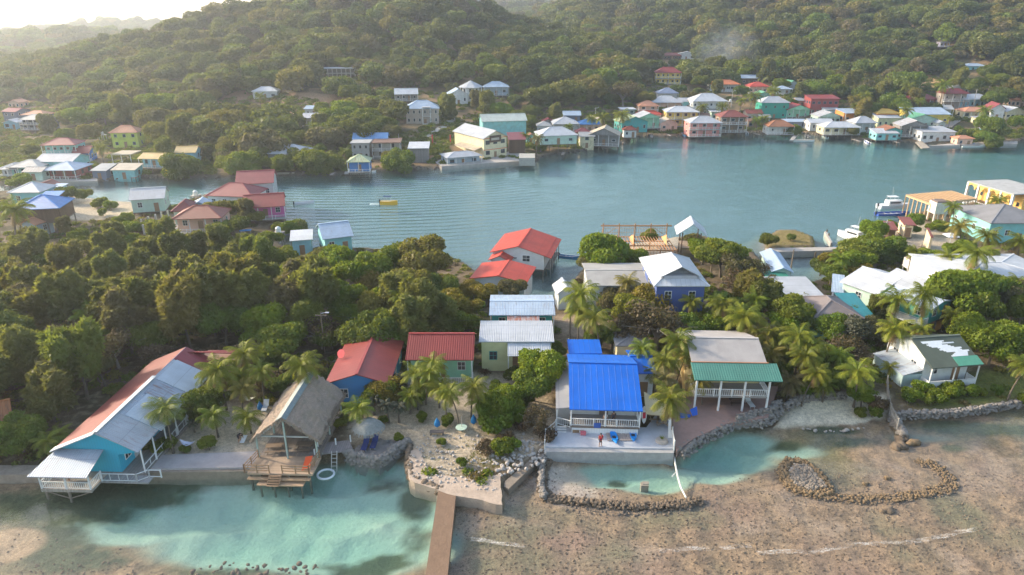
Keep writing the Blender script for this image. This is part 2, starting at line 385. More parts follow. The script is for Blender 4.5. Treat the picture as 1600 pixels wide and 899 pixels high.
reef_c = lerp(reef_c, C(.27,.175,.125)[None], smooth(.5, .8, fbm(x*.09+40, y*.14, 3)) * .8); reef_c = lerp(reef_c, C(.16,.15,.085)[None], smooth(.52, .75, fbm(x*.11+80, y*.16+7, 4)) * .7)
sandbed = C(.36,.43,.34)
m = np.zeros(len(x))
for (c, rx, ry, dp) in PW: m = np.maximum(m, min(1, dp * 1.1) * np.exp(-(((x-c[0])/(rx*1.05))**2 + ((y-c[1])/(ry*1.05))**2)**1.4))
c_sea = lerp(reef_c, sandbed[None], smooth(.25, .65, m + .25 * (nz - .5)))
# dark sea grass
for px, py, rx, ry, k in [(60,790,11,2.6,.95),(170,765,9,2.0,.95),(60,840,5,3,.9),(250,752,6,1.1,.7),(120,870,5,2.5,.8),(560,885,3,1.6,.9),(600,865,3,1.6,.85),(540,868,4,1,.5),(650,770,2.2,3.2,.85),(600,745,3,2,.6),(965,742,1.3,.9,.9),(350,884,6,1,.6),
        (1300,672,3.5,.9,.9),(1230,690,2.5,1,.8),(1500,665,7,1.5,.8),(1570,670,7,1.6,.8),(1330,688,4,1.6,.6),(1490,698,2.2,1,.6),(650,830,2,3,.5)]:
    c = P(px, py, 0); g = np.exp(-(((x-c[0])/rx)**2 + ((y-c[1])/ry)**2)**1.5) * k
    c_sea = lerp(c_sea, C(.085,.095,.055)[None], smooth(.15, .75, g * (.6 + .9 * nf)))
# pink-brown rubble flat and pale rubble in the walled pool
c = P(885, 755, 0); g = np.exp(-(((x-c[0])/3.4)**2 + ((y-c[1])/3.6)**2)**1.5); c_sea = lerp(c_sea, C(.46,.36,.28)[None], smooth(.2, .6, g))
c = P(10, 850, 0); g = np.exp(-(((x-c[0])/3.4)**2 + ((y-c[1])/2.6)**2)**1.5); c_sea = lerp(c_sea, C(.38,.26,.16)[None], smooth(.2, .6, g))
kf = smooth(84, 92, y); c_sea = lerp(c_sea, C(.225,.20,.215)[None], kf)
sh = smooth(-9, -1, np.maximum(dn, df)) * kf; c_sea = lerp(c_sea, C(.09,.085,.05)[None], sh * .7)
soil = lerp(C(.15,.11,.065)[None], C(.07,.06,.03)[None], smooth(.4, .65, nz)); soil = lerp(soil, C(.33,.27,.19)[None], smooth(.62, .75, nf) * .5)
# sandy yards of the cay
for poly, cc_, k in [([(180,735),(300,640),(430,650),(520,730),(660,745),(700,640),(860,655),(850,720),(640,760),(400,742)], C(.50,.42,.31), 1),
        ([(560,590),(860,600),(860,720),(660,760),(540,700)], C(.42,.34,.24), 1), ([(1215,670),(1230,625),(1380,628),(1375,660)], C(.60,.53,.40), 1),
        ([(1360,350),(1420,340),(1500,390),(1460,430),(1400,410)], C(.42,.35,.26), 1), ([(60,315),(210,312),(240,335),(150,352),(70,350)], C(.42,.35,.25), 1),
        ([(940,385),(1060,372),(1060,400),(960,430)], C(.40,.34,.26), 1), ([(860,500),(960,500),(960,540),(870,540)], C(.30,.22,.15), 1), ([(1395,660),(1540,590),(1620,590),(1620,640)], C(.12,.13,.03), 1),
        ([(1196,392),(1215,364),(1270,366),(1275,391)], C(.20,.155,.06), 1),([(1260,560),(1380,600),(1400,520),(1380,500)],C(.30,.26,.17),.7)]:
    g = smooth(-1.2, 1.2, inpoly(poly, x, y) + 3 * (nz - .5)) * k; soil = lerp(soil, cc_[None] * (0.8 + .45 * nf[:, None]), g)
farc = lerp(C(.10,.085,.04)[None], C(.26,.17,.09)[None], smooth(.45, .65, nz)); 
for px, py, rx, ry, cc_ in [(1440,128,12,14,C(.62,.28,.10)),(1420,132,26,9,C(.48,.30,.14)),(350,168,7,30,C(.34,.20,.12)),(690,205,16,24,C(.26,.19,.10)),(480,155,20,8,C(.38,.24,.14)),(100,165,16,10,C(.36,.22,.14)),(410,178,16,8,C(.36,.22,.13)),(620,115,6,5,C(.33,.18,.10)),(760,45,18,10,C(.28,.17,.13))]:
    c = G(px, py); g = np.exp(-(((x-c[0])/rx)**2 + ((y-c[1])/ry)**2)**1.5); farc = lerp(farc, cc_[None], smooth(.2, .7, g + .4 * (nz - .5)))
shore = smooth(0, 1, np.maximum(dn, df) * 1.6)
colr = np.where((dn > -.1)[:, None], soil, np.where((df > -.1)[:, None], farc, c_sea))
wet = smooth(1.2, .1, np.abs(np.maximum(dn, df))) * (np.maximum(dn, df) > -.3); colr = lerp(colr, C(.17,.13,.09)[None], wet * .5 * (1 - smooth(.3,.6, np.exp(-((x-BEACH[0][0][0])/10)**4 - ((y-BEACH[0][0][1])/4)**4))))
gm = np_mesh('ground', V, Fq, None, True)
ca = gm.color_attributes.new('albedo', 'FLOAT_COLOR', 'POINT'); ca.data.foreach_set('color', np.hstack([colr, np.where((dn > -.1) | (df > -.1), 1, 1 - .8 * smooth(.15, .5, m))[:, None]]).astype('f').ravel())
s = N('ground_and_sea_bed'); at = s.add('ShaderNodeAttribute', attribute_name='albedo'); p = s.pos()
n1 = s.noise(2.2, p, 6, .7); n2 = s.noise(9, p, 4, .7); vo = s.add('ShaderNodeTexVoronoi'); vo.inputs['Scale'].default_value = 2.6; s.link(p, vo.inputs['Vector'])
cc = s.add('ShaderNodeMix', data_type='RGBA', blend_type='MULTIPLY'); cc.inputs[0].default_value = 1; s.link(at.outputs[0], cc.inputs[6])
vv = s.math('ADD', s.math('MULTIPLY', s.ramp(n1, .3, .7), .7), s.math('MULTIPLY', s.ramp(n2, .3, .7), .75)); vv = s.math('ADD', vv, .32); al = at.outputs['Alpha']; vv = s.math('ADD', s.math('MULTIPLY', vv, al), s.math('MULTIPLY', s.math('SUBTRACT', 1.0, al), .92)); cmb = s.add('ShaderNodeCombineColor')
for i in range(3): s.link(vv, cmb.inputs[i])
s.link(cmb.outputs[0], cc.inputs[7])
s.pbr(cc.outputs[2], .95, s.bump(s.math('ADD', n1, s.math('ADD', n2, s.math('MULTIPLY', vo.outputs[0], .6))), .6, .14), 0, .2)
gm.materials.append(s.m)
ground = tag(link('ground', gm), kind='structure')

# ------------------------------------------------------------ water (clear, absorbing)
wb = MB().box(-3300, 3300, 20, 3200, -9, 0)
s = N('sea_water'); p = s.pos(); xyz = s.sep(p)
far_f = s.ramp(xyz[1], 60, 110)
a1 = s.noise(.55, s.mapv(p, 1, 1.9, 1), 5, .6, .4); a2 = s.noise(2.6, s.mapv(p, 1, 1.6, 1), 3, .6); a3 = s.noise(.12, p, 3)
# wake rings spreading from the water taxi
wv = s.add('ShaderNodeTexWave', wave_type='RINGS', rings_direction='SPHERICAL'); wv.inputs['Scale'].default_value = .11; wv.inputs['Distortion'].default_value = 2.5; wv.inputs['Detail'].default_value = 2; wv.inputs['Detail Scale'].default_value = .6
mp = s.add('ShaderNodeMapping'); cT = P(640, 190, 0); mp.inputs['Location'].default_value = (-cT[0], -cT[1] , 0); s.link(p, mp.inputs[0]); s.link(mp.outputs[0], wv.inputs[0])
tx = P(560, 350, 0); dd = s.add('ShaderNodeVectorMath', operation='DISTANCE'); s.link(p, dd.inputs[0]); dd.inputs[1].default_value = (tx[0], tx[1], 0)
ring = s.math('MULTIPLY', wv.outputs['Fac'], s.ramp(dd.outputs['Value'], 75, 15))
hh = s.math('ADD', s.math('MULTIPLY', a1, 1.0), s.math('MULTIPLY', a2, .30)); hh = s.math('MULTIPLY', hh, s.math('ADD', .45, s.math('MULTIPLY', s.ramp(a3, .4, .6), .5)))
hh = s.math('ADD', hh, s.math('MULTIPLY', ring, 1.1))
bmp = s.bump(hh, .55, .22); bp = s.t.nodes[-1]
bn = [n for n in s.t.nodes if n.bl_idname == 'ShaderNodeBump'][0]; s.link(s.math('ADD', .12, s.math('MULTIPLY', far_f, .34)), bn.inputs['Strength'])
fr = s.add('ShaderNodeFresnel'); bk = s.add('ShaderNodeNewGeometry').outputs['Backfacing']; s.link(s.math('ADD', 1.333, s.math('MULTIPLY', bk, 1/1.333 - 1.333)), fr.inputs['IOR']); s.link(bmp, fr.inputs['Normal'])
tr = s.add('ShaderNodeBsdfTransparent'); gl = s.add('ShaderNodeBsdfGlossy'); gl.inputs['Roughness'].default_value = .07; s.link(bmp, gl.inputs['Normal'])
mx = s.add('ShaderNodeMixShader'); s.link(fr.outputs[0], mx.inputs[0]); s.link(tr.outputs[0], mx.inputs[1]); s.link(gl.outputs[0], mx.inputs[2])
s.link(mx.outputs[0], s.out.inputs[0])
ab = s.add('ShaderNodeVolumeAbsorption'); ab.inputs['Color'].default_value = (.48, .93, .92, 1); ab.inputs['Density'].default_value = .15; s.link(ab.outputs[0], s.out.inputs['Volume'])
tag(wb.build('water', s.m), kind='structure')

# ------------------------------------------------------------ haze
hb = MB().box(-3400, 3400, -60, 3300, -12, 175)
s = N('haze_air'); pv = s.add('ShaderNodeVolumePrincipled'); pv.inputs['Color'].default_value = (.86, .91, 1, 1); pv.inputs['Density'].default_value = .00029; pv.inputs['Anisotropy'].default_value = .62
s.link(pv.outputs[0], s.out.inputs['Volume']); hz = hb.build('haze', s.m); tag(hz, kind='stuff'); s.m.cycles.homogeneous_volume = True
for m_ in bpy.data.materials: 
    if m_.name == 'sea_water': m_.cycles.homogeneous_volume = True

# ------------------------------------------------------------ foliage prototypes
LEAF = {
 'green':  m_leaf((.095,.155,.018), (.190,.215,.022), .7),
 'bright': m_leaf((.120,.205,.012), (.215,.255,.020), .4),
 'dark':   m_leaf((.055,.100,.020), (.115,.150,.022), .7),
 'olive':  m_leaf((.160,.172,.046), (.235,.225,.056), .5, .48),
 'gold':   m_leaf((.200,.160,.025), (.290,.200,.028), .5),
 'brown':  m_leaf((.095,.068,.040), (.135,.095,.055), .5, .15),
 'grey':   m_leaf((.075,.082,.055), (.110,.110,.075), .4, .15),
 'palm':   m_leaf((.130,.180,.020), (.250,.250,.026), .5, .35),
 'deadf':  m_leaf((.26,.17,.075), (.33,.22,.10), .4, .2),
 'bushr':  m_leaf((.16,.09,.05), (.10,.07,.04), .5, .15),
 'hill':   m_leaf((.070,.098,.026), (.150,.155,.036), 1.0, .35),
}
BARK = m_plain((.19,.15,.11), .95, .5, 3, .6, 'bark'); BARKG = m_plain((.27,.24,.20), .95, .5, 3, .6, 'pale_bark')
def leaf_cards(cent, nrm, size, rs, elong=1.3):
    n = len(cent); nrm = nrm + rs.normal(0, .75, (n, 3)); nrm /= np.linalg.norm(nrm, axis=1)[:, None]
    a = np.cross(nrm, rs.normal(0, 1, (n, 3))); a /= np.linalg.norm(a, axis=1)[:, None]; b = np.cross(nrm, a)
    sz = (size * rs.uniform(.55, 1.35, n))[:, None]; a = a * sz * elong * .5; b = b * sz * .5
    bend = nrm * sz * .18
    Vv = np.stack([cent - a, cent - b*.9 - bend, cent + a, cent + b - bend], 1).reshape(-1, 3)
    return Vv, np.arange(4 * n).reshape(-1, 4)
def crown_pts(rs, rad, hgt, lobes, n, lobe_r=.45, flat=1.0, fill=.25, low=-.15):
    """points and normals on a cloud of uneven lobes around the origin (crown centre)"""
    Ls = []
    for i in range(lobes):
        th = rs.uniform(0, 6.283); r = rad * math.sqrt(rs.uniform(.05, 1)) * .78; zf = rs.uniform(low, 1) * (1 - .45 * (r / rad) ** 2)
        lr = rad * lobe_r * rs.uniform(.6, 1.25); Ls.append((r * math.cos(th), r * math.sin(th), hgt * .75 * zf, lr, lr * flat * rs.uniform(.6, .95)))
    Ls = np.array(Ls); w_ = Ls[:, 3] ** 2; w_ /= w_.sum(); k = rs.choice(lobes, n, p=w_); L = Ls[k]
    d = rs.normal(0, 1, (n, 3)); d[:, 2] = np.where(d[:, 2] < 0, d[:, 2] * .55, d[:, 2]); d /= np.linalg.norm(d, axis=1)[:, None]
    rr = np.where(rs.rand(n) < fill, rs.uniform(.35, 1, n), rs.normal(1, .07, n))[:, None]
    return L[:, :3] + d * rr * np.stack([L[:, 3], L[:, 3], L[:, 4]], 1), d
PROTO = {}; PBARK = m_plain((.15,.12,.09), .95, .4, 4, .4, 'palm_bark')
def trunk_mesh(rs, h, r, spread, nb=5, wob=.25, n=7):
    b = MB(); top = Vector((rs.normal(0, wob), rs.normal(0, wob), h * .62)); pts = [Vector((0,0,-.6)), Vector((0,0,0)), Vector((top.x*.3, top.y*.5, h*.3)), top]
    b.tube(pts, [r*1.4, r*1.15, r*.85, r*.65], n)
    for i in range(nb):
        t = 6.283 * i / nb + rs.uniform(-.4, .4); e = Vector((math.cos(t)*spread*rs.uniform(.5,.85), math.sin(t)*spread*rs.uniform(.5,.85), h*rs.uniform(.8,1.05)))
        s0 = pts[2].lerp(top, rs.uniform(.2, 1)); mdd = s0.lerp(e, .5) + Vector((0,0,.08*h)); b.tube([s0, mdd, e], [r*.5, r*.32, r*.12], 5, False)
        for q in range(2):
            e2 = e + Vector((rs.normal(0, spread*.25), rs.normal(0, spread*.25), rs.uniform(0, h*.15))); b.tube([mdd, e2], [r*.25, r*.08], 4, False)
    return b
def tree_kind(key, leaf, rad, hgt, lobes, nleaf, size, trunk_h, seed, lobe_r=.45, flat=1.0, fill=.25, elong=1.3, low=-.15, bark=None, tr=.22, droop=0):
    rs = np.random.RandomState(seed); pts, d = crown_pts(rs, rad, hgt, lobes, nleaf, lobe_r, flat, fill, low)
    if droop: pts[:, 2] -= droop * rs.rand(len(pts)) ** 2
    V_, F_ = leaf_cards(pts + np.array([0, 0, trunk_h]), d, size, rs, elong); cm = np_mesh('crown', V_, F_, LEAF[leaf])
    tb = trunk_mesh(rs, trunk_h + hgt * .3, tr, rad * (1.0 if leaf == 'brown' else .8), 13 if leaf == 'brown' else 5); o = tb.build('trunk', bark or BARK); tm = o.data; bpy.data.objects.remove(o)
    PROTO[key] = (cm, tm, trunk_h, rad)
def palm_kind(key, h, nf, flen, seed, lean=1.0, dead=6, leaf='palm', up=1.0):
    rs = np.random.RandomState(seed); b = MB(); la = rs.uniform(0, 6.283)
    top = Vector((math.cos(la)*lean, math.sin(la)*lean, h)); pts = [Vector((0,0,-.5))] + [Vector((top.x*t**1.7, top.y*t**1.7, h*t)) for t in (0, .2, .4, .6, .8, 1)]
    b.tube(pts, [.24,.2,.15,.13,.12,.11,.12], 8); o = b.build('trunk', PBARK); tm = o.data; bpy.data.objects.remove(o)
    Vs = []; Fs = []; mi = []
    def quad(a, b_, c, d, m_):
        k = len(Vs); Vs.extend([a, b_, c, d]); Fs.append((k, k+1, k+2, k+3)); mi.append(m_)
    for i in range(nf + dead):
        dd_ = i >= nf; th = rs.uniform(0, 6.283) if dd_ else 6.283 * i * .382 + rs.uniform(-.2, .2)
        el = (-.9 - rs.uniform(0, .4)) if dd_ else (1.25 - 1.6 * (i / nf)) * up + rs.uniform(-.12, .12)
        L = flen * rs.uniform(.85, 1.1) * (.8 if dd_ else 1); p = top.copy(); hd = Vector((math.cos(th), math.sin(th), 0)); side = Vector((-hd.y, hd.x, 0)); ang = el; S = 11; prev = p.copy(); tw = rs.uniform(-.35, .35)
        for k in range(S):
            ang2 = ang - (1.5 if not dd_ else .5) * (k / S) ** 1.2 ; dr = hd * math.cos(ang2) + Vector((0,0,1)) * math.sin(ang2); q = prev + dr * (L / S)
            upv = side.cross(dr); wl = L * .30 * (math.sin(math.pi * min(1, (k + 1.4) / (S + 1.2))) ** .6)
            m_ = 1 if dd_ else 0; quad(prev - side*.03, prev + side*.03, q + side*.025, q - side*.025, m_)
            for sg in (-1, 1):
                for j in range(3):
                    t0 = (j + rs.uniform(0, .3)) / 3; a0 = prev.lerp(q, t0); a1 = prev.lerp(q, t0 + .26)
                    o_ = (side * sg * math.cos(tw) + dr * .55 - upv * (.35 + .5 * rs.rand()) * -1 * 1) if False else (side * sg + dr * .6 + Vector((0,0,-.45 - .5*rs.rand())))
                    o_.normalize(); tip = a0.lerp(a1, .5) + o_ * wl * rs.uniform(.8, 1.15); quad(a0, a1, tip + dr*.02, tip - dr*.02, m_)
            prev = q
    cm = np_mesh('crown', np.array([tuple(v) for v in Vs]), np.array(Fs), LEAF[leaf]); cm.materials.append(LEAF['deadf']); cm.polygons.foreach_set('material_index', np.array(mi, 'i'))
    nb_ = MB()
    for i in range(7):
        t = rs.uniform(0, 6.283); c = top + Vector((math.cos(t)*.28, math.sin(t)*.28, -.25)); nb_.tube([c - Vector((0,0,.14)), c - Vector((0,0,.07)), c, c + Vector((0,0,.1))], [.03,.12,.12,.03], 6)
    o = nb_.build('coconuts', m_plain((.22,.16,.04), .7, .3, 5)); nm = o.data; bpy.data.objects.remove(o)
    PROTO[key] = (cm, tm, h, flen, nm)
for i in range(3):
    tree_kind(f'mang{i}', 'green', 3.8, 3.2, 19, 9500, .35, 1.6, 15 + i, .42, low=-.7)
    tree_kind(f'green{i}', 'green', 3.6, 3.0, 15, 9500, .34, 3.6, 10 + i)
    tree_kind(f'dark{i}', 'dark', 3.8, 3.0, 14, 9500, .34, 3.6, 20 + i)
    tree_kind(f'bright{i}', 'bright', 3.6, 3.0, 17, 9500, .33, 3.4, 30 + i, .42)
    tree_kind(f'casu{i}', 'olive', 3.2, 5.6, 26, 11000, .40, 5.6, 40 + i, .28, 1.7, .5, 3.4, -.5, BARK, .2, 1.0)
    tree_kind(f'gold{i}', 'gold', 3.2, 2.4, 15, 7500, .30, 3.2, 50 + i)
    tree_kind(f'bush{i}', 'green', 1.6, 1.2, 8, 2200, .30, .8, 60 + i, .5, tr=.08)
    tree_kind(f'bushb{i}', 'bright', 1.6, 1.4, 8, 2400, .28, .8, 65 + i, .5, tr=.08)
    tree_kind(f'bushr{i}', 'bushr', 1.6, 1.2, 9, 1300, .26, .9, 68 + i, .5, fill=.6, tr=.08)
    tree_kind(f'brown{i}', 'brown', 3.3, 2.6, 16, 2000, .28, 3.2, 70 + i, .38, fill=.6, bark=BARKG)
    tree_kind(f'grey{i}', 'grey', 3.3, 2.6, 13, 3600, .34, 3.2, 80 + i, .42, fill=.4, bark=BARKG)
    palm_kind(f'palm{i}', 6.2 + i, 23, 3.5, 90 + i, .9 + .4 * i)
    palm_kind(f'lpalm{i}', 3.2 + .5 * i, 20, 2.9, 95 + i, .4, 3)
palm_kind('stub0', 2.2, 16, 1.2, 130, .2, 0, 'grey', .9)
LEAF_H = LEAF['hill']
hillp = []
pc = bpy.data.collections.new('forest_trees')      # used by the far wood only
for i in range(6):
    rs = np.random.RandomState(200 + i); pts, d = crown_pts(rs, 4.6, 3.4, 7 + i, 2600, .50, .90, .06)
    V_, F_ = leaf_cards(pts + np.array([0, 0, 3.2]), d, .66, rs, 1.2)
    pts2 = rs.normal(0, .6, (60, 3)) * np.array([2.2, 2.2, 1.2]) + np.array([0, 0, 2.6]); V2, F2 = leaf_cards(pts2, pts2, 1.6, rs, 1.0)
    cm = np_mesh('forest_tree', np.vstack([V_, V2]), np.vstack([F_, F2 + len(V_)]), LEAF_H); o = bpy.data.objects.new('forest_tree', cm); pc.objects.link(o); hillp.append(o)
NOFOREST = [[(440,280),(440,262),(520,250),(545,205),(615,205),(700,205),(745,175),(830,175),(850,180),(980,165),(1010,140),(1250,132),(1260,150),(1330,160),(1400,160),(1480,130),(1620,135),(1620,240),(440,285)],
            [(-60,300),(-60,158),(90,160),(110,200),(240,196),(320,225),(320,280)],[(385,158),(440,150),(520,165),(520,200),(470,205),(455,170),(385,170)],[(605,172),(620,145),(700,150),(700,190),(720,200),(680,222),(650,222),(655,190)],[(498,128),(498,112),(558,112),(558,128)],
            [(1022,134),(1022,112),(1066,112),(1066,134)],[(345,158),(360,158),(352,205),(335,215)],[(1395,122),(1450,118),(1475,136),(1400,140)],[(1058,98),(1058,88),(1088,88),(1088,98)],[(715,168),(712,146),(800,143),(798,152),(750,156),(735,170)],
            [(1466,84),(1488,84),(1488,78),(1466,78)]]
NFW = []
for q in NOFOREST: NFW.append(np.array([G(a, b)[:2] for a, b in q]))
# ------------------------------------------------------------ houses
WHITE = (.72,.73,.72); TRIM = (.78,.78,.76)
COL = dict(white=(.70,.71,.70), cream=(.72,.64,.42), yellow=(.80,.58,.12), aqua=(.25,.58,.58), teal=(.06,.36,.34), ltblue=(.30,.58,.70), blue=(.05,.22,.58), sky=(.03,.42,.66), navy=(.07,.13,.42),
  green=(.30,.62,.42), emerald=(.02,.33,.25), mint=(.50,.66,.56), lime=(.58,.66,.12), salmon=(.76,.50,.38), pink=(.78,.30,.27), orange=(.78,.28,.06), grey=(.34,.35,.35), ltgrey=(.52,.54,.54), conc=(.40,.38,.35),
  slate=(.16,.20,.28), purple=(.30,.22,.40), brown=(.17,.10,.06), wood=(.28,.20,.14), greywood=(.26,.25,.24), dkred=(.30,.05,.05), magenta=(.70,.16,.40), bluegrey=(.40,.48,.55), lilac=(.42,.38,.55), paleyel=(.66,.66,.40), stone=(.42,.36,.31))
RC = dict(white=(.55,.57,.60), ltgrey=(.46,.48,.51), grey=(.42,.42,.41), dgrey=(.22,.22,.23), tan=(.52,.44,.33), red=(.27,.038,.035), dred=(.20,.035,.04), brick=(.25,.065,.045), scarlet=(.52,.060,.030), orange=(.66,.20,.07), salmonr=(.62,.28,.16),
  blue=(.02,.16,.55), ltblue=(.16,.34,.62), ridgeblue=(.05,.22,.55), green=(.14,.40,.24), palegreen=(.42,.50,.30), rust=(.36,.15,.07), yellow=(.70,.42,.06), gold=(.62,.44,.18), rose=(.28,.055,.06), brown=(.20,.12,.09), bluegrey=(.40,.50,.62), teal=(.03,.33,.32), aqua=(.10,.42,.38))
SH = {}
def window_mesh(w_, h_, frame=TRIM, bars=True, sill=True):
    k = ('win', round(w_,1), round(h_,1), frame, bars)
    if k not in SH:
        f = MB(); t = .07
        f.box(-w_/2-t, w_/2+t, -.06, .02, -t, 0); f.box(-w_/2-t, w_/2+t, -.06, .02, h_, h_+t); f.box(-w_/2-t, -w_/2, -.06, .02, 0, h_); f.box(w_/2, w_/2+t, -.06, .02, 0, h_)
        if bars: f.box(-.025, .025, -.045, .02, 0, h_); f.box(-w_/2, w_/2, -.042, .02, h_*.5-.025, h_*.5+.025)
        o = f.build('window', m_plain(frame, .5, .15, 3, .1)); fm_ = o.data; bpy.data.objects.remove(o)
        p = MB().box(-w_/2, w_/2, -.02, .03, 0, h_); o = p.build('pane', m_glass()); pm = o.data; bpy.data.objects.remove(o); SH[k] = (fm_, pm)
    return SH[k]
def add_window(par, x, y, z, w_, h_, rz=0, frame=TRIM, fine=True):
    fm_, pm = window_mesh(w_, h_, frame, fine); o = link('window', fm_, par, (x, y, z)); o.rotation_euler = (0, 0, rz)
    link('pane', pm, o); return o
def add_door(par, x, y, z, c, rz=0, w_=.9, h_=2.05, fine=False):
    k = ('door', c, w_, h_)
    if k not in SH:
        b = MB().box(-w_/2, w_/2, -.05, .02, 0, h_); b.box(-w_/2-.08, -w_/2, -.07, .02, 0, h_+.08); b.box(w_/2, w_/2+.08, -.07, .02, 0, h_+.08); b.box(-w_/2, w_/2, -.07, .02, h_, h_+.08)
        b.box(-w_/2+.12, w_/2-.12, -.065, -.05, .2, .9); b.box(-w_/2+.12, w_/2-.12, -.065, -.05, 1.1, 1.85); o = b.build('door', m_plain(c, .5, .2)); SH[k] = o.data; bpy.data.objects.remove(o)
    o = link('door', SH[k], par, (x, y, z)); o.rotation_euler = (0, 0, rz)
    if fine: link('handle', MB().box(-.03,.03,-.1,-.05,-.03,.03).build('handle', m_plain((.5,.5,.5), .3)).data, o, (w_*.38, 0, 1.0)) if False else MB().box(w_*.36-.03, w_*.36+.03, -.11, -.05, .98, 1.05).build('handle', m_plain((.5,.5,.5), .3), o)
    return o
def add_post(par, x, y, z0, z1, t=.14, mat=None, name='post'):
    k = ('post', t, round(z1-z0, 1), mat.name if mat else 0)
    if k not in SH:
        o = MB().box(-t/2, t/2, -t/2, t/2, 0, z1-z0).build(name, mat or m_plain(TRIM, .6, .2)); SH[k] = o.data; bpy.data.objects.remove(o)
    return link(name, SH[k], par, (x, y, z0))
def add_rail(par, pts, z, mat=None, h_=.95, solid=False, name='railing', gap=.28):
    b = MB()
    for (x0, y0), (x1, y1) in zip(pts[:-1], pts[1:]):
        b.bar((x0,y0,z+h_), (x1,y1,z+h_), .09, .06); b.bar((x0,y0,z+.12), (x1,y1,z+.12), .06)
        L = math.hypot(x1-x0, y1-y0)
        if solid: b.bar((x0,y0,z+.5), (x1,y1,z+.5), .035, .7)
        else:
            n = max(1, int(L/gap))
            for i in range(n+1): t = i/n; xx, yy = x0+(x1-x0)*t, y0+(y1-y0)*t; b.bar((xx,yy,z+.1), (xx,yy,z+h_-.03), .045)
        n = max(1, int(L/2.2))
        for i in range(n+1): t = i/n; xx, yy = x0+(x1-x0)*t, y0+(y1-y0)*t; b.bar((xx,yy,z), (xx,yy,z+h_+.06), .11)
    return b.build(name, mat or m_plain(TRIM, .6, .2), par)
def roof_mesh(kind, W, D, e, rise, ridge, oh_front=0, th=.12, hipk=1.0, shed_dir=1):
    """roof over x -W/2..W/2, y 0..D (overhang already counted); returns MB, ridge-cap MB, gables"""
    b = MB(); cap = MB(); x0, x1 = -W/2, W/2; gab = []
    if kind == 'flat': b.box(x0, x1, 0, D, e-.05, e+.22)
    elif kind == 'shed':
        z0, z1 = (e, e+rise) if shed_dir > 0 else (e+rise, e)
        b.slab([(x0,0,z0),(x1,0,z0),(x1,D,z1),(x0,D,z1)], th)
    elif kind == 'gable' and ridge == 'w':
        m = D/2; b.slab([(x0,0,e),(x1,0,e),(x1,m,e+rise),(x0,m,e+rise)], th); b.slab([(x0,m,e+rise),(x1,m,e+rise),(x1,D,e),(x0,D,e)], th)
        cap.bar((x0,m,e+rise+.02), (x1,m,e+rise+.02), .35, .07)
    elif kind == 'gable':
        b.slab([(x0,0,e),(0,0,e+rise),(0,D,e+rise),(x0,D,e)], th); b.slab([(0,0,e+rise),(x1,0,e),(x1,D,e),(0,D,e+rise)], th)
        cap.bar((0,0,e+rise+.02), (0,D,e+rise+.02), .35, .07)
    elif kind == 'hip':
        if W >= D: k = D/2*hipk; A = (x0+k, D/2, e+rise); Bq = (x1-k, D/2, e+rise)
        else: k = W/2*hipk; A = (0, k, e+rise); Bq = (0, D-k, e+rise)
        c = [(x0,0,e),(x1,0,e),(x1,D,e),(x0,D,e)]
        if W >= D: fs_ = [(c[0],c[1],Bq,A),(c[1],c[2],Bq),(c[2],c[3],A,Bq),(c[3],c[0],A)]; cr = [(c[0],A),(c[3],A),(c[1],Bq),(c[2],Bq),(A,Bq)]
        else: fs_ = [(c[0],c[1],A),(c[1],c[2],Bq,A),(c[2],c[3],Bq),(c[3],c[0],A,Bq)]; cr = [(c[0],A),(c[1],A),(c[2],Bq),(c[3],Bq),(A,Bq)]
        for f in fs_:
            f2 = []
            for q in f:
                if not f2 or (Vector(q)-Vector(f2[-1])).length > .02: f2.append(q)
            if len(f2) > 2: b.quad(*f2)
        b.quad(c[3], c[2], c[1], c[0])
        for p, q in zip(c, c[1:]+c[:1]): b.quad((p[0],p[1],p[2]-.14), (q[0],q[1],q[2]-.14), q, p)
        for p, q in cr:
            if (Vector(p)-Vector(q)).length > .05: cap.bar(Vector(p)+Vector((0,0,.03)), Vector(q)+Vector((0,0,.03)), .26, .07)
    return b, cap
class House: pass
HOUSES = []; HVIEW = []
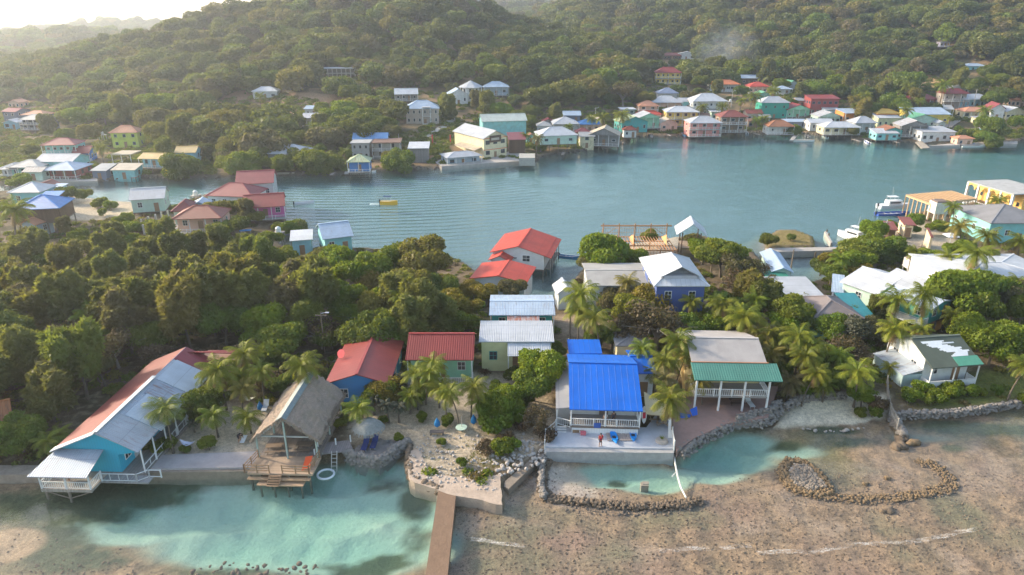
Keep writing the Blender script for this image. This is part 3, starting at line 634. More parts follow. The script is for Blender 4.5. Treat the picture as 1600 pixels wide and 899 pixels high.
def house(label, L, Rr, he, depth=8, B=None, rot=None, roof='hip', rise=1.6, wall='white', rc='ltgrey', rk='metal', rust=.2, stilt=0.0, st=1, oh=.45, ridge=None, porch=0, porch2=False, win=True,
          name='house', cat='house', group=None, siding='lap', trim=TRIM, dirt=.35, door=(.30,.18,.10), base=None, post_t=.14, back_h=None, shed_dir=1, hipk=1.0, far=None, side_win=True, rc2=None, water=False, capc=None, wx=None, solid_rail=False, nofill=False, z0=None, top=None, rail_low=True):
    a = G(*L, he); b_ = G(*Rr, he)
    if z0 is not None: a = P(*L, z0+he); b_ = P(*Rr, z0+he)
    far = (a[1] > 175) if far is None else far
    zb = (z0 if z0 is not None else None)
    if rot is None:
        # keep both ends on one level: the level of the left end
        b_ = P(*Rr, a[2]); v = b_ - a; rz = math.atan2(v[1], v[0]); W = math.hypot(v[0], v[1]); c = (a + b_) / 2
    else:
        c = (a + P(*Rr, a[2])) / 2; rz = R(rot); W = abs(P(*Rr, a[2])[0] - a[0]) / max(.3, math.cos(rz) )
    if B is not None: bb = P(*B, a[2]); depth = math.hypot(bb[0]-a[0], bb[1]-a[1])
    if top is not None:
        rd = ridge or ('w' if W >= depth else 'd')
        dd_ = 0 if (roof == 'gable' and rd == 'd') else (depth if roof == 'shed' else (min(W, depth)/2 if roof == 'hip' and rd == 'd' else depth/2))
        yy = c[1] + dd_*math.cos(rz); rise = max(.4, PY(800, top, yy)[2] - a[2])
    if far and porch == 0 and not nofill and win and depth > 7 and int(L[0]*3+L[1]) % 5 < 2: porch = 1.3
    e = he; g0 = a[2] - he                                        # ground level at the house
    root = empty(name, label, cat, (c[0], c[1], g0), rz, group); h = House(); h.root = root; h.W = W; h.D = depth; h.e = e; h.rz = rz
    ridge = ridge or ('w' if W >= depth else 'd')
    rb, cap = roof_mesh(roof, W, depth, e, rise, ridge, hipk=hipk, shed_dir=shed_dir)
    rcol = RC[rc] if isinstance(rc, str) else rc
    rm = m_plain(rcol, .9, .5, .8, .2, 'flat_roof') if roof == 'flat' else m_roof(rcol, rk, rust, rc2)
    ro = rb.build('roof', rm, root)
    if cap.v: cap.build('ridge_cap', m_plain(capc or mul(rcol, 1.12), .5, .2, 3, .1), ro)
    x0, x1 = -W/2+oh, W/2-oh; y0 = oh + porch; y1 = depth - oh; wc = COL[wall] if isinstance(wall, str) else wall; wm = m_paint(wc, siding, dirt + (.3 if far else 0)) if wall not in ('wood','greywood','brown') else m_wood(wc, 'v', 4.0)
    fl = stilt; wb_ = MB()
    slope_y = rise / (depth/2) if (roof in ('gable','hip') and ridge == 'w') else 0; eo = e - .10
    def wtop(x, y):
        if roof == 'flat': return e - .06
        if roof == 'shed': return (e + rise*(y/depth) if shed_dir > 0 else e + rise*(1-y/depth)) - .14
        if roof == 'gable' and ridge == 'w': return e + rise*(1-abs(y-depth/2)/(depth/2)) - .14
        if roof == 'gable': return e + rise*(1-abs(x)/(W/2)) - .14
        return e - .02
    zlow = fl if stilt > 0 else -0.8
    if not nofill:
        if roof == 'gable' and ridge == 'w': pts = [(x0,y0),(x1,y0),(x1,depth/2),(x1,y1),(x0,y1),(x0,depth/2)]
        elif roof == 'gable': pts = [(x0,y0),(0,y0),(x1,y0),(x1,y1),(0,y1),(x0,y1)]
        else: pts = [(x0,y0),(x1,y0),(x1,y1),(x0,y1)]
        wb_.prism(pts, zlow, [wtop(*q) for q in pts]); wb_.build('wall', wm, root)
        if roof == 'gable' and ridge == 'd' and porch > 0:  # open gable in front of the porch
            MB().quad((x0, .35, e-.12), (x1, .35, e-.12), (0, .35, e+rise-.2)).build('gable', wm, root)
    # storeys and openings
    hr = random.Random(int(abs(L[0])*7+L[1]*13)); sh_ = (e - max(fl, 0)) / st; sd = hr.choice((1.9,2.3,2.8,3.4)) if far else 2.6; fine = not far
    if far and trim == TRIM: trim = hr.choice((TRIM, TRIM, (.12,.11,.10), (.10,.22,.34), (.45,.42,.38), mul(wc, .6)))
    if win and not nofill:
        ww = hr.choice((.7,.9,1.2,1.5)) if far else .95; wh = hr.choice((.8,1.0,1.25)) if far else 1.15
        for s_ in range(st):
            zf = max(fl, 0) + s_*sh_; zw = zf + sh_*.38; wh_ = min(wh, sh_*.45)
            n = max(1, int((x1-x0)/sd)); dj = (n//2) if s_ == 0 or porch2 else -1
            for i in range(n):
                xx = x0 + (x1-x0)*(i+.5)/n
                if i == dj: add_door(root, xx, y0-.004, zf+.05, door, 0, .9, min(2.05, sh_-.35))
                else: add_window(root, xx, y0-.004, zw, ww, wh_, 0, trim, fine)
            if side_win:
                n = max(1, int((y1-y0)/(sd*1.15)))
                for i in range(n):
                    yy = y0 + (y1-y0)*(i+.5)/n
                    if c[0] > -20: add_window(root, x0-.004, yy, zw, ww, wh_, -math.pi/2, trim, fine)
                    if c[0] < 60: add_window(root, x1+.004, yy, zw, ww, wh_, math.pi/2, trim, fine)
    pm = m_plain(TRIM if (far or trim == TRIM) else trim, .6, .25)
    if porch > 0:
        lv = [max(fl,.15)] + ([max(fl,0)+sh_] if porch2 or st > 1 else [])
        for z in lv:
            MB().box(-W/2+.15, W/2-.15, .12, y0+.02, z-.16, z).build('porch_floor', m_wood((.36,.33,.30), 'u'), root)
            if rail_low or z > 1: add_rail(root, [(-W/2+.25, y0-.1), (-W/2+.25, .22), (W/2-.25, .22), (W/2-.25, y0-.1)], z, pm, gap=.45 if far else .25, solid=solid_rail)
        n = max(2, int(W/3)+1)
        for i in range(n): add_post(root, -W/2+.25 + (W-.5)*i/(n-1), .22, -.4 if stilt <= 0 else lv[0]-.1, (e if roof != 'shed' else wtop(0,.22))-.12, post_t, pm)
    if stilt > 0:
        MB().box(x0-.1, x1+.1, (.1 if porch else y0-.1), y1+.1, fl-.22, fl-.003).build('floor_frame', m_wood((.22,.17,.13), 'u'), root)
        sm_ = m_plain((.20,.16,.13), .9, .4, 3, .3, 'stilt_wood'); nx = max(2, int(W/3.0)+1); ny = max(2, int(depth/3.2)+1); zlo = -1.8 if g0 < .6 else -.8
        for i in range(nx):
            for j in range(ny):
                if far and 0 < i < nx-1 and 0 < j: continue
                add_post(root, x0+.15+(x1-x0-.3)*i/(nx-1), (.3 if porch else y0+.15) + (y1-.15-(.3 if porch else y0+.15))*j/(ny-1), zlo, fl-.2, .2, sm_, 'stilt')
    cc_ = (c[0] - math.sin(rz)*depth/2, c[1] + math.cos(rz)*depth/2); HOUSES.append((cc_[0], cc_[1], max(W, depth)/2)); h.c = cc_
    if far: HVIEW.append((c[0], c[1], g0, g0+e, W/2))
    h.x0, h.x1, h.y0, h.y1, h.fl = x0, x1, y0, y1, fl; h.zt = wtop; h.wm = wm; h.ro = ro; h.g0 = g0
    return h
# ------------------------------------------------------------ far shore, west to east
FW = 'houses along the western far shore'; FE = 'houses of the town on the eastern far shore'; FH = 'houses standing on the wooded hillside'
house('slate blue hillside house with pink roof at the far left edge', (-6,176),(30,174),5.5,9,rot=-8,roof='gable',ridge='w',rise=1.2,wall='slate',rc='rose',st=2,group=FW)
house('small terracotta-roofed building above the pink-roofed slate house', (6,161),(33,160),3,7,rot=-5,roof='gable',rise=1.2,wall='salmon',rc='salmonr',group=FW)
house('slate blue house with long salmon roof and cream front, far left', (20,182),(78,178),4.6,8,rot=-4,roof='hip',rise=1.5,wall='slate',rc='salmonr',group=FW)
house('slate blue two-storey house with grey pyramid roof and white veranda', (24,188),(76,187),5.5,8,rot=-3,roof='hip',rise=1.8,wall='slate',rc='grey',st=2,porch=1.4,stilt=1.2,group=FW)
house('tiny pale blue cabin with white gable roof at the far left', (2,192),(26,192),3,6,rot=0,roof='gable',ridge='d',rise=1.2,wall='ltblue',rc='white',group=FW)
house('lime green house with orange and white roof and arched balcony', (169,208),(215,207),5.6,7,rot=6,roof='hip',rise=2.2,wall='lime',rc='salmonr',rk='tile',st=2,group=FW)
house('teal two-storey house with red roof and brown lower veranda', (60,228),(119,226),6.0,8,rot=6,roof='hip',rise=1.8,wall='aqua',rc='rose',st=2,porch=1.5,group=FW)
house('bright blue low house with dark red roof beside the teal house', (106,242),(144,238),3.2,8,rot=12,roof='gable',ridge='w',rise=1.8,wall='blue',rc='red',group=FW)
house('unfinished grey shelter with flat tan roof on posts', (171,243),(205,242),4.2,7,rot=0,roof='flat',wall='greywood',rc='tan',nofill=True,name='shelter',cat='shelter',porch=6,group=FW)
h=house('light blue house with mustard roof, left half beside the mangrove', (209,250),(258,247),4.6,7,rot=-6,roof='gable',ridge='w',rise=1.2,wall='ltblue',rc='gold',stilt=1.6,porch=1.4,group=FW)
house('light blue house with long mustard roof behind the mangrove', (262,243),(314,235),4.6,8,roof='gable',ridge='w',rot=8,rise=1.5,wall='ltblue',rc='gold',stilt=1.2,group=FW)
house('aqua waterfront house with faded grey hip roof at the far left', (8,262),(60,262),3.4,9,rot=0,roof='hip',rise=1.6,wall='aqua',rc='grey',group=FW)
house('open red-brown waterfront restaurant under a pale blue-white hip roof', (62,267),(118,266),3.6,10,rot=0,roof='hip',rise=1.8,wall='dkred',rc='bluegrey',porch=2.2,stilt=.7,name='restaurant',cat='restaurant',group=FW)
house('pale aqua building with broad grey-white roof behind the restaurant', (52,253),(113,253),4.2,10,rot=0,roof='gable',rise=1.6,wall='aqua',rc='ltgrey',group=FW)
house('mint shack with rusty grey roof at the far left waterline', (36,268),(62,270),2.8,6,rot=0,roof='gable',rise=1,wall='mint',rc='grey',rust=.5,group=FW)
house('dilapidated blue-grey shack with low white roof, far left bank', (-10,266),(28,264),2.8,8,rot=0,roof='hip',rise=1.2,wall='bluegrey',rc='ltgrey',rust=.4,group=FW)
house('corrugated dark shed with grey-green roof on the channel bank', (134,269),(171,265),3.0,7,rot=0,roof='shed',rise=.9,wall='slate',rc='grey',siding='vert',name='shed',cat='shed',group=FW)
house('low waterfront shop with tan roof and white awning', (169,267),(213,265),3.0,6,rot=0,roof='shed',rise=1.0,wall='aqua',rc='tan',name='shop',cat='shop',group=FW)
house('grey house with white hip roof and small dormers among mangroves', (411,242),(480,239),4.6,10,rot=2,roof='hip',rise=2.2,wall='ltgrey',rc='ltgrey',porch=1.6,stilt=1.4,group=FW)
house('blue waterfront house with green and cream hip roof on stilts', (541,254),(578,253),5.0,7,rot=4,roof='hip',rise=1.8,wall='blue',rc='palegreen',rust=.5,stilt=1.7,porch=1.6,group=FW)
house('long building with bright blue metal roof behind the grey block house', (547,220),(608,215),5.0,7,rot=4,roof='gable',ridge='w',rise=1.6,wall='white',rc='ltblue',rk='seam',rust=.05,name='building',cat='building',group=FW)
house('two-storey grey block house with white balcony under construction', (546,225),(578,224),5.6,7,rot=3,roof='flat',wall='grey',rc='grey',st=2,siding='plain',group=FW)
house('bare concrete two-storey building shell with flat rusty roof', (578,226),(627,222),5.6,9,rot=4,roof='flat',wall='conc',rc='brown',st=2,siding='plain',trim=(.1,.1,.1),name='building',cat='building',group=FW)
house('weathered grey plank shed with white sheet roof by the timber pile', (636,233),(671,231),5.0,9,rot=4,roof='shed',rise=.7,wall='greywood',rc='white',win=False,name='shed',cat='shed',group=FW)
h=house('cream warehouse with orange trim and a wide grey-white gable roof', (755,217.5),(795,213),7.0,B=(718,204),roof='gable',ridge='d',rise=2.4,wall='cream',rc='ltgrey',rust=.1,oh=.6,siding='plain',name='warehouse',cat='warehouse',st=2,side_win=False)
MB().box(-2.4,2.4,h.y0-.12,h.y0-.02,h.e-1.6,h.e+.7).build('sign_board', m_plain((.09,.05,.03),.6,.6,1.5), h.root)
MB().box(-1.7,1.6,h.y0-.15,h.y0-.12,h.e-.9,h.e-.1).build('sign_mark', m_plain((.55,.50,.42),.6,.6,2.5), h.root)
MB().box(h.x0-.05,h.x1+.05,h.y0-.03,h.y0-.015,h.e-.25,h.e-.05).box(h.x0-.05,h.x1+.05,h.y0-.03,h.y0-.015,2.9,3.1).build('trim_band', m_plain((.7,.14,.03),.6,.2), h.root)
MB().slab([(h.x0-3,2,3.0),(h.x0,2,3.9),(h.x0,h.D*.75,3.9),(h.x0-3,h.D*.75,3.0)],.1).build('lean_to_roof', m_roof(RC['tan'],'metal',.3), h.root)
house('low pale grey office with flat hip roof on the concrete quay', (698,247.5),(754,243),3.2,8,roof='hip',rise=1.2,wall='bluegrey',rc='ltgrey',name='office',cat='office',siding='plain')
house('long open-ended shed with pale green-grey roof behind the warehouse', (752,192),(824,187),5.5,10,rot=10,roof='gable',ridge='w',rise=2.2,wall='aqua',rc=(.50,.55,.50),win=False,name='shed',cat='shed')
house('open timber store under a dark red roof beside the warehouse', (794,219),(822,218),5.0,9,rot=4,roof='shed',rise=1.3,wall='brown',rc='dred',win=False,name='store_shed',cat='shed')
# hillside
house('small hillside cottage with pale hip roof left of the dirt slope', (393,143),(433,143),3.4,8,rot=5,roof='hip',rise=1.8,wall='ltgrey',rc='white',group=FH)
house('white hillside house with red patches on its white roof', (470,185),(501,184),3.8,9,rot=5,roof='gable',ridge='w',rise=1.4,wall='white',rc='white',rust=.35,rc2=(.4,.06,.04),group=FH)
house('pale blue sheet roof peeking above the red-patched white house', (473,171),(497,170),3.0,6,rot=3,roof='shed',rise=.8,wall='ltgrey',rc='bluegrey',name='shed',cat='shed',group=FH)
h=house('open concrete building shell with columns, high on the hillside', (502,108),(556,107),5.0,8,rot=4,roof='flat',wall='conc',rc='ltgrey',nofill=True,name='building_shell',cat='building',group=FH,siding='plain')
for i in range(8):
    add_post(h.root, -h.W/2+.3+(h.W-.6)*i/7, .3, -1, h.e-.1, .35, m_plain((.55,.50,.42),.9,.3)); 
MB().box(-h.W/2,h.W/2,.5,h.D-.5,2.5,2.75).build('floor_slab', m_plain((.5,.46,.4),.9,.3), h.root); MB().box(-h.W/2+.3,h.W/2-.3,4,h.D-.5,-.8,4.8).build('wall', m_plain((.30,.26,.22),.9,.5), h.root)
house('weathered plank house with pale metal roof on the hillside', (614,149),(655,146),5.0,8,rot=8,roof='gable',ridge='w',rise=2.2,wall='greywood',rc='white',st=1,stilt=2.0,group=FH)
h=house('grey stone house with white hip roof and tall central balconies', (630,172),(688,168),6.4,10,rot=6,roof='hip',rise=2.8,wall='stone',rc='bluegrey',st=2,porch=0,group=FH,siding='plain')
MB().box(0,3.4,-.6,h.y0,.2,.4).box(0,3.4,-.6,h.y0,3.2,3.4).box(0,3.4,-.6,h.y0+.5,6.9,7.05).build('balcony', m_plain((.62,.6,.58),.7,.3), h.root)
for xx in (.1,3.3): add_post(h.root, xx, -.5, -1, 6.9, .25)
house('white gabled house beside the white octagonal house on the hill', (700,149),(733,147),4.6,8,rot=14,roof='gable',ridge='d',rise=2.4,wall='white',rc='bluegrey',group=FH)
# octagonal house
g = G(736,157); r8 = 5.2
o8 = empty('house','white octagonal two-storey house with arched balconies and pointed roof','house',tuple(g),0,FH)
pr = [(r8*.8*math.cos(math.pi/8+i*math.pi/4), r8*.8*math.sin(math.pi/8+i*math.pi/4)) for i in range(8)]; MB().prism(pr,-1,6).build('wall', m_paint(COL['white'],'plain'), o8)
b=MB(); pe=[(r8*1.15*math.cos(math.pi/8+i*math.pi/4), r8*1.15*math.sin(math.pi/8+i*math.pi/4),6.0) for i in range(8)]
for i in range(8): b.quad(pe[i],pe[(i+1)%8],(0,0,8.8))
b.quad(*pe[::-1]); b.build('roof', m_roof(RC['ltgrey'],'metal',.15), o8)
MB().prism([(x*1.3,y*1.3) for x,y in pr],2.9,3.1).build('balcony', m_plain(TRIM,.6,.2), o8)
for i in range(8):
    add_post(o8, pr[i][0]*1.25, pr[i][1]*1.25, -.8, 6.0, .22)
    if i in (4,5,6): 
        mx_=(pr[i][0]+pr[(i+1)%8][0])/2; my_=(pr[i][1]+pr[(i+1)%8][1])/2
        for zz in (.9,3.9): add_window(o8, mx_*1.01, my_*1.01, zz, 1.1, 1.5, math.atan2(my_,mx_)+math.pi/2, TRIM, False)
house('slate house with blue-grey hip roof right of the octagonal house', (755,136.5),(796,136),4.0,9,rot=4,roof='hip',rise=2.2,wall='bluegrey',rc='bluegrey',group=FH)
house('yellow two-storey house with dark red hip roof and white balconies', (1027,114.5),(1063,113),6.0,9,rot=-4,roof='hip',rise=2.6,wall='yellow',rc='red',st=2,porch=1.3,group=FH)
house('small white house with white roof above the yellow house', (1061,85),(1084,84),3.8,7,rot=-16,roof='gable',ridge='d',rise=1.4,wall='white',rc='white',group=FH)
house('low house with faded brown roof beside the small white house', (1040,88),(1062,86),2.6,7,rot=8,roof='hip',rise=1.6,wall='brown',rc='brick',group=FH)
h=house('small lilac lookout hut with a flat roof high on the right hillside', (1470,66.5),(1485,66.5),4.4,5,rot=0,roof='flat',wall='lilac',rc='dgrey',stilt=1.8,porch=1.2,name='hut',cat='hut',group=FH)
house('teal house nearly hidden by trees on the right hillside', (1514,104),(1538,103),3.0,7,rot=0,roof='hip',rise=1.2,wall='aqua',rc='bluegrey',group=FH)
# east cluster
E = [
 ('aqua and cream house with white double hip roof on braced stilts',(843,214),(903,210),6.2,dict(depth=10,rot=10,roof='hip',rise=2.4,wall='mint',rc='white',stilt=3.0,rust=.05)),
 ('small blue pyramid roofed house behind the aqua and cream house',(905,195),(940,194),3.6,dict(depth=8,rot=2,roof='hip',rise=1.8,wall='salmon',rc='ridgeblue')),
 ('grey metal roofed house left of the blue pyramid roof',(864,194),(906,194),3.8,dict(depth=10,rot=4,roof='hip',rise=2.2,wall='ltgrey',rc='ltgrey')),
 ('dark plank house with light blue-grey roof tiles at the forest edge',(880,181),(908,180),3.0,dict(depth=7,rot=0,roof='gable',rise=1.4,wall='slate',rc='bluegrey')),
 ('low hut under a small crimson roof below the forest',(846,191),(867,190),2.8,dict(depth=6,rot=0,roof='gable',rise=1.1,wall='greywood',rc='red')),
 ('grey shed roof between the crimson roof and the palms',(838,197),(862,197),3.2,dict(depth=7,rot=0,roof='hip',rise=1.4,wall='ltgrey',rc='grey')),
 ('pale gable end house with tan roof above the stilt houses',(926,191),(947,188),3.6,dict(depth=8,rot=22,roof='gable',ridge='d',rise=1.6,wall='cream',rc='tan')),
 ('small cabin with maroon hip roof and white fascia',(900,209),(923,206),3.6,dict(depth=6,rot=0,roof='hip',rise=1.5,wall='greywood',rc='dred')),
 ('tan block house with rusty flat awning at the water',(905,214),(930,213),4.4,dict(depth=6,rot=0,roof='gable',rise=1.2,wall='cream',rc='grey',st=2,dirt=.8)),
 ('weathered grey timber house with tan gable roof over the water',(918,210),(969,213),5.0,dict(depth=9,rot=-12,roof='gable',ridge='d',rise=2.6,wall='greywood',rc='tan',stilt=.9,porch=1.5)),
 ('tall teal stilt house with pale green gable roof',(972,193),(1013,189),6.4,dict(depth=9,rot=14,roof='gable',ridge='d',rise=2.2,wall='teal',rc='palegreen',stilt=2.2)),
 ('sea green house with broad grey gable roof behind the tall teal house',(998,186),(1033,183),6.0,dict(depth=9,rot=10,roof='gable',ridge='d',rise=2.0,wall='green',rc='ltgrey',stilt=1.5)),
 ('small white waterfront cabin with rusty red hip roof',(974,204),(996,203),4.2,dict(depth=5,rot=0,roof='hip',rise=1.2,wall='white',rc='brick',stilt=1.2)),
 ('grey boarded house with flat white roof among the town roofs',(971,172),(994,171),5.0,dict(depth=7,rot=4,roof='flat',wall='greywood',rc='white',st=2)),
 ('long low scarlet roof behind the tall teal house',(998,180),(1034,178),3.6,dict(depth=7,rot=0,roof='hip',rise=1.3,wall='salmon',rc='scarlet')),
 ('salmon turreted house with conical grey-orange roofs',(998,166),(1030,166),5.0,dict(depth=8,rot=0,roof='hip',rise=2.0,wall='salmon',rc='salmonr',st=2)),
 ('white villa with blue-grey hip roof at the forest foot',(1028,146),(1061,146),3.8,dict(depth=9,rot=-3,roof='hip',rise=2.2,wall='white',rc='slateish')),
 ('broad grey hip roofed house with pink and white walls',(1020,161),(1067,160),3.8,dict(depth=11,rot=0,roof='hip',rise=2.6,wall='salmon',rc='ltgrey')),
 ('salmon pink waterfront cottage with pale gable roof',(1030,193),(1061,193),3.4,dict(depth=8,rot=6,roof='gable',ridge='d',rise=1.8,wall='salmon',rc='tan')),
 ('yellow two-storey house with white roof over a bright blue awning',(1042,176),(1093,175),6.4,dict(depth=10,rot=0,roof='hip',rise=2.0,wall='yellow',rc='white',st=2,porch=1.6,rust=.05)),
 ('three-storey white house with wide white hip roof and balconies',(1086,160),(1134,157),7.0,dict(depth=11,rot=4,roof='hip',rise=3.0,wall='white',rc='white',st=2,porch=1.6,rust=.05,stilt=0)),
 ('coral pink two-storey waterfront house with grey hip roof',(1079,193),(1129,192),6.2,dict(depth=10,rot=3,roof='hip',rise=2.2,wall='pink',rc='ltgrey',st=2,porch=1.5,stilt=.6)),
 ('dark timber three-level bar house with two dusty red roofs',(1129,184),(1168,182),8.0,dict(depth=9,rot=3,roof='hip',rise=2.2,wall='wood',rc='brick',st=2,porch=1.5,stilt=1.6)),
 ('open terrace house with bright orange hip roof below the forest',(1114,133),(1154,131),4.0,dict(depth=9,rot=0,roof='hip',rise=2.0,wall='ltgrey',rc='orange',porch=1.6)),
 ('small brown gabled house high behind the town, beside the orange roof',(1160,123),(1184,122),3.6,dict(depth=7,rot=0,roof='gable',rise=1.6,wall='brown',rc='bluegrey')),
 ('house with wide scarlet hip roof at the forest edge',(1173,136),(1201,135),3.8,dict(depth=9,rot=0,roof='hip',rise=2.0,wall='salmon',rc='scarlet')),
 ('aqua house with light green roof behind the palms',(1184,149),(1206,148),4.0,dict(depth=8,rot=0,roof='gable',rise=1.4,wall='aqua',rc='green')),
 ('emerald green two-storey house with white hip roof',(1192,161.5),(1233,160),7.4,dict(depth=9,rot=0,roof='hip',rise=2.4,wall='emerald',rc='ltgrey',st=2)),
 ('light green house with crimson gable roof beside the emerald house',(1231,172),(1269,171),4.4,dict(depth=9,rot=4,roof='gable',ridge='d',rise=2.2,wall='green',rc='red')),
 ('boxy dark red two-storey warehouse with teal lower floor',(1269,155),(1312,154),7.6,dict(depth=9,rot=0,roof='shed',rise=.9,wall='dkred',rc='red',st=2,name='warehouse',cat='warehouse')),
 ('open stilted pavilion with rusty hip roof over the water',(1203,199),(1240,197),4.6,dict(depth=8,rot=0,roof='hip',rise=2.2,wall='white',rc='rust',stilt=1.2,porch=2.4)),
 ('pale green house with streaky grey gable roof',(1281,183),(1317,182),4.0,dict(depth=9,rot=4,roof='gable',ridge='d',rise=1.9,wall='mint',rc='ltgrey',rust=.4)),
 ('white waterfront house with square windows and white roof',(1267,193),(1303,192),4.2,dict(depth=8,rot=0,roof='gable',rise=1.3,wall='white',rc='white',stilt=.8)),
 ('long cream stilted house with bright white roof at the water',(1290,200),(1345,199),4.6,dict(depth=9,rot=0,roof='hip',rise=1.8,wall='cream',rc='white',stilt=1.5,porch=1.4)),
 ('orange house with grey shed roof beside a round tree',(1324,178),(1348,176),4.6,dict(depth=9,rot=8,roof='shed',rise=1,wall='orange',rc='bluegrey')),
 ('grey house with light hip roof and blue-framed windows',(1338,193),(1372,192),4.8,dict(depth=8,rot=4,roof='hip',rise=2.3,wall='ltgrey',rc='ltgrey',stilt=.8,porch=1.2)),
 ('orange house topped by a mustard yellow roof',(1372,178),(1407,177),5.4,dict(depth=8,rot=0,roof='hip',rise=1.5,wall='orange',rc='yellow',st=2)),
 ('pale yellow building with white roof below the mustard yellow roof',(1374,185),(1408,184),4.6,dict(depth=8,rot=0,roof='shed',rise=1.2,wall='paleyel',rc='white')),
 ('long yellow building with light blue metal roof',(1424,180),(1483,178),4.6,dict(depth=9,rot=0,roof='shed',rise=2.0,wall='yellow',rc='bluegrey',name='building',cat='building')),
 ('white cottage with green gable roof in the right hand town',(1424,187),(1465,186),4.0,dict(depth=9,rot=6,roof='gable',ridge='d',rise=2.0,wall='mint',rc='green')),
 ('grey timber house with silver gable roof above broken stilts',(1411,198),(1452,197),5.6,dict(depth=9,rot=-6,roof='gable',ridge='d',rise=2.2,wall='greywood',rc='ltgrey',rust=.5,stilt=1.2)),
 ('low light blue house with patchy white roof near the rust roof',(1371,209),(1405,208),3.6,dict(depth=7,rot=0,roof='shed',rise=1.0,wall='aqua',rc='white',rust=.4,stilt=.8)),
 ('rust coloured shed roof behind the low light blue house',(1383,204),(1413,204),4.2,dict(depth=8,rot=0,roof='gable',rise=1.2,wall='teal',rc='rust',rust=.8)),
 ('boxy white boathouse with flat grey-white roof and rusty doors',(1442,207),(1495,206),4.4,dict(depth=10,rot=2,roof='shed',rise=.8,wall='white',rc='ltgrey',rust=.3,name='boathouse',cat='boathouse')),
 ('tiny orange-roofed kiosk beside a blue tarpaulin on the right quay',(1498,217.5),(1522,216.5),3.0,dict(depth=5,rot=0,roof='hip',rise=.9,wall='salmon',rc='salmonr',name='kiosk',cat='kiosk')),
 ('tall narrow house with red upper roof and orange lower roof',(1480,147),(1514,146),7.4,dict(depth=8,rot=0,roof='hip',rise=2.0,wall='stone',rc='red',st=2,porch=1.4)),
 ('pale house with dark window band above the tall red-roofed house',(1492,136),(1515,135),4.2,dict(depth=7,rot=0,roof='flat',wall='ltgrey',rc='grey')),
 ('turquoise house with white hip roof near the utility pole',(1511,157),(1548,154),4.4,dict(depth=9,rot=10,roof='hip',rise=2.0,wall='ltblue',rc='white')),
 ('low white house with salmon hip roof in front of the turquoise house',(1510,175),(1550,174),3.6,dict(depth=8,rot=-3,roof='hip',rise=1.5,wall='cream',rc='salmonr')),
 ('white gabled house with rose red roof at the right',(1548,170),(1574,171),4.6,dict(depth=10,rot=-14,roof='gable',ridge='d',rise=2.2,wall='white',rc='rose')),
 ('house with orange tiled roof at the right edge of the town',(1584,157),(1608,156),3.6,dict(depth=8,rot=0,roof='gable',rise=1.6,wall='salmon',rc='orange')),
 ('cream house with grey gable roof at the right edge',(1574,175),(1604,174),3.6,dict(depth=9,rot=10,roof='gable',ridge='d',rise=1.8,wall='cream',rc='ltgrey')),
 ('maroon roof almost buried in trees above the light blue roof',(1420,156),(1464,155),3.2,dict(depth=8,rot=-4,roof='hip',rise=2.0,wall='dkred',rc='dred')),
 ('grey shed building between the blue roof and the tall red-roofed house',(1462,170),(1495,172),4.4,dict(depth=8,rot=-10,roof='gable',ridge='w',rise=1.4,wall='ltgrey',rc='grey')),
 ('small gabled roof painted bright green near the smoke',(1230,133),(1250,132),3.4,dict(depth=8,rot=14,roof='gable',ridge='d',rise=2,wall='ltgrey',rc='green')),
 ('pale blue roofed house beside the small green gable',(1212,139),(1241,140),3.0,dict(depth=8,rot=0,roof='hip',rise=1.3,wall='white',rc='bluegrey')),
 ('crimson roof low among shacks behind the timber bar house',(1168,178),(1192,177),3.6,dict(depth=7,rot=0,roof='gable',rise=1.4,wall='stone',rc='brick')),
 ('mossy grey shack between the pink house and the timber bar house',(1112,176),(1132,175),4.0,dict(depth=7,rot=0,roof='flat',wall='mint',rc='white')),
 ('light blue house with white gable tucked behind the yellow house',(1062,160),(1090,158),3.8,dict(depth=7,rot=0,roof='gable',rise=1.4,wall='aqua',rc='ltgrey')),
 ('tin shack with blue door beside the dark red warehouse',(1290,172),(1312,171),3.4,dict(depth=5,rot=0,roof='shed',rise=.7,wall='ltblue',rc='ltgrey')),
 ('grey plank shed roof beside the white square-windowed house',(1228,191),(1262,190),3.2,dict(depth=5,rot=0,roof='shed',rise=.6,wall='slate',rc='bluegrey')),
 ('tiny tan shack with rusty roof right of the timber bar house',(1170,190),(1186,189),3.2,dict(depth=5,rot=4,roof='shed',rise=.6,wall='wood',rc='rust',rust=.7)),
 ('low grey-roofed shack between the emerald house and the stilted pavilion',(1188,184),(1204,183),3.0,dict(depth=5,rot=-4,roof='gable',rise=.9,wall='ltgrey',rc='grey')),
 ('small aqua shack with white lean roof beside the orange house',(1350,186),(1366,185),3.0,dict(depth=5,rot=6,roof='shed',rise=.6,wall='aqua',rc='white')),
 ('tiny white hut squeezed between the green gable and the boxy white boathouse',(1466,193),(1480,193),3.0,dict(depth=5,rot=0,roof='gable',rise=.9,wall='white',rc='ltgrey')),
 ('narrow brown-roofed shack above the coral pink house',(1094,182),(1110,181),4.6,dict(depth=5,rot=0,roof='gable',rise=.9,wall='stone',rc='brown')),
 ('small peach house with pale roof above the crimson gable house',(1246,158),(1264,157),3.2,dict(depth=6,rot=4,roof='gable',rise=1.1,wall='salmon',rc='ltgrey')),
 ('weathered teal cabin at the waterline right of the boxy white boathouse',(1540,203),(1556,203),3.0,dict(depth=5,rot=0,roof='gable',rise=.9,wall='teal',rc='grey')),
 ('cream shack with tin roof in front of the low white salmon-roofed house',(1528,186),(1546,186),2.8,dict(depth=5,rot=8,roof='shed',rise=.6,wall='cream',rc='ltgrey',rust=.5)),
 ('slim grey two-storey house behind the long yellow building',(1400,158),(1416,157),5.0,dict(depth=6,rot=0,roof='hip',rise=1.1,wall='ltgrey',rc='bluegrey',st=2)),
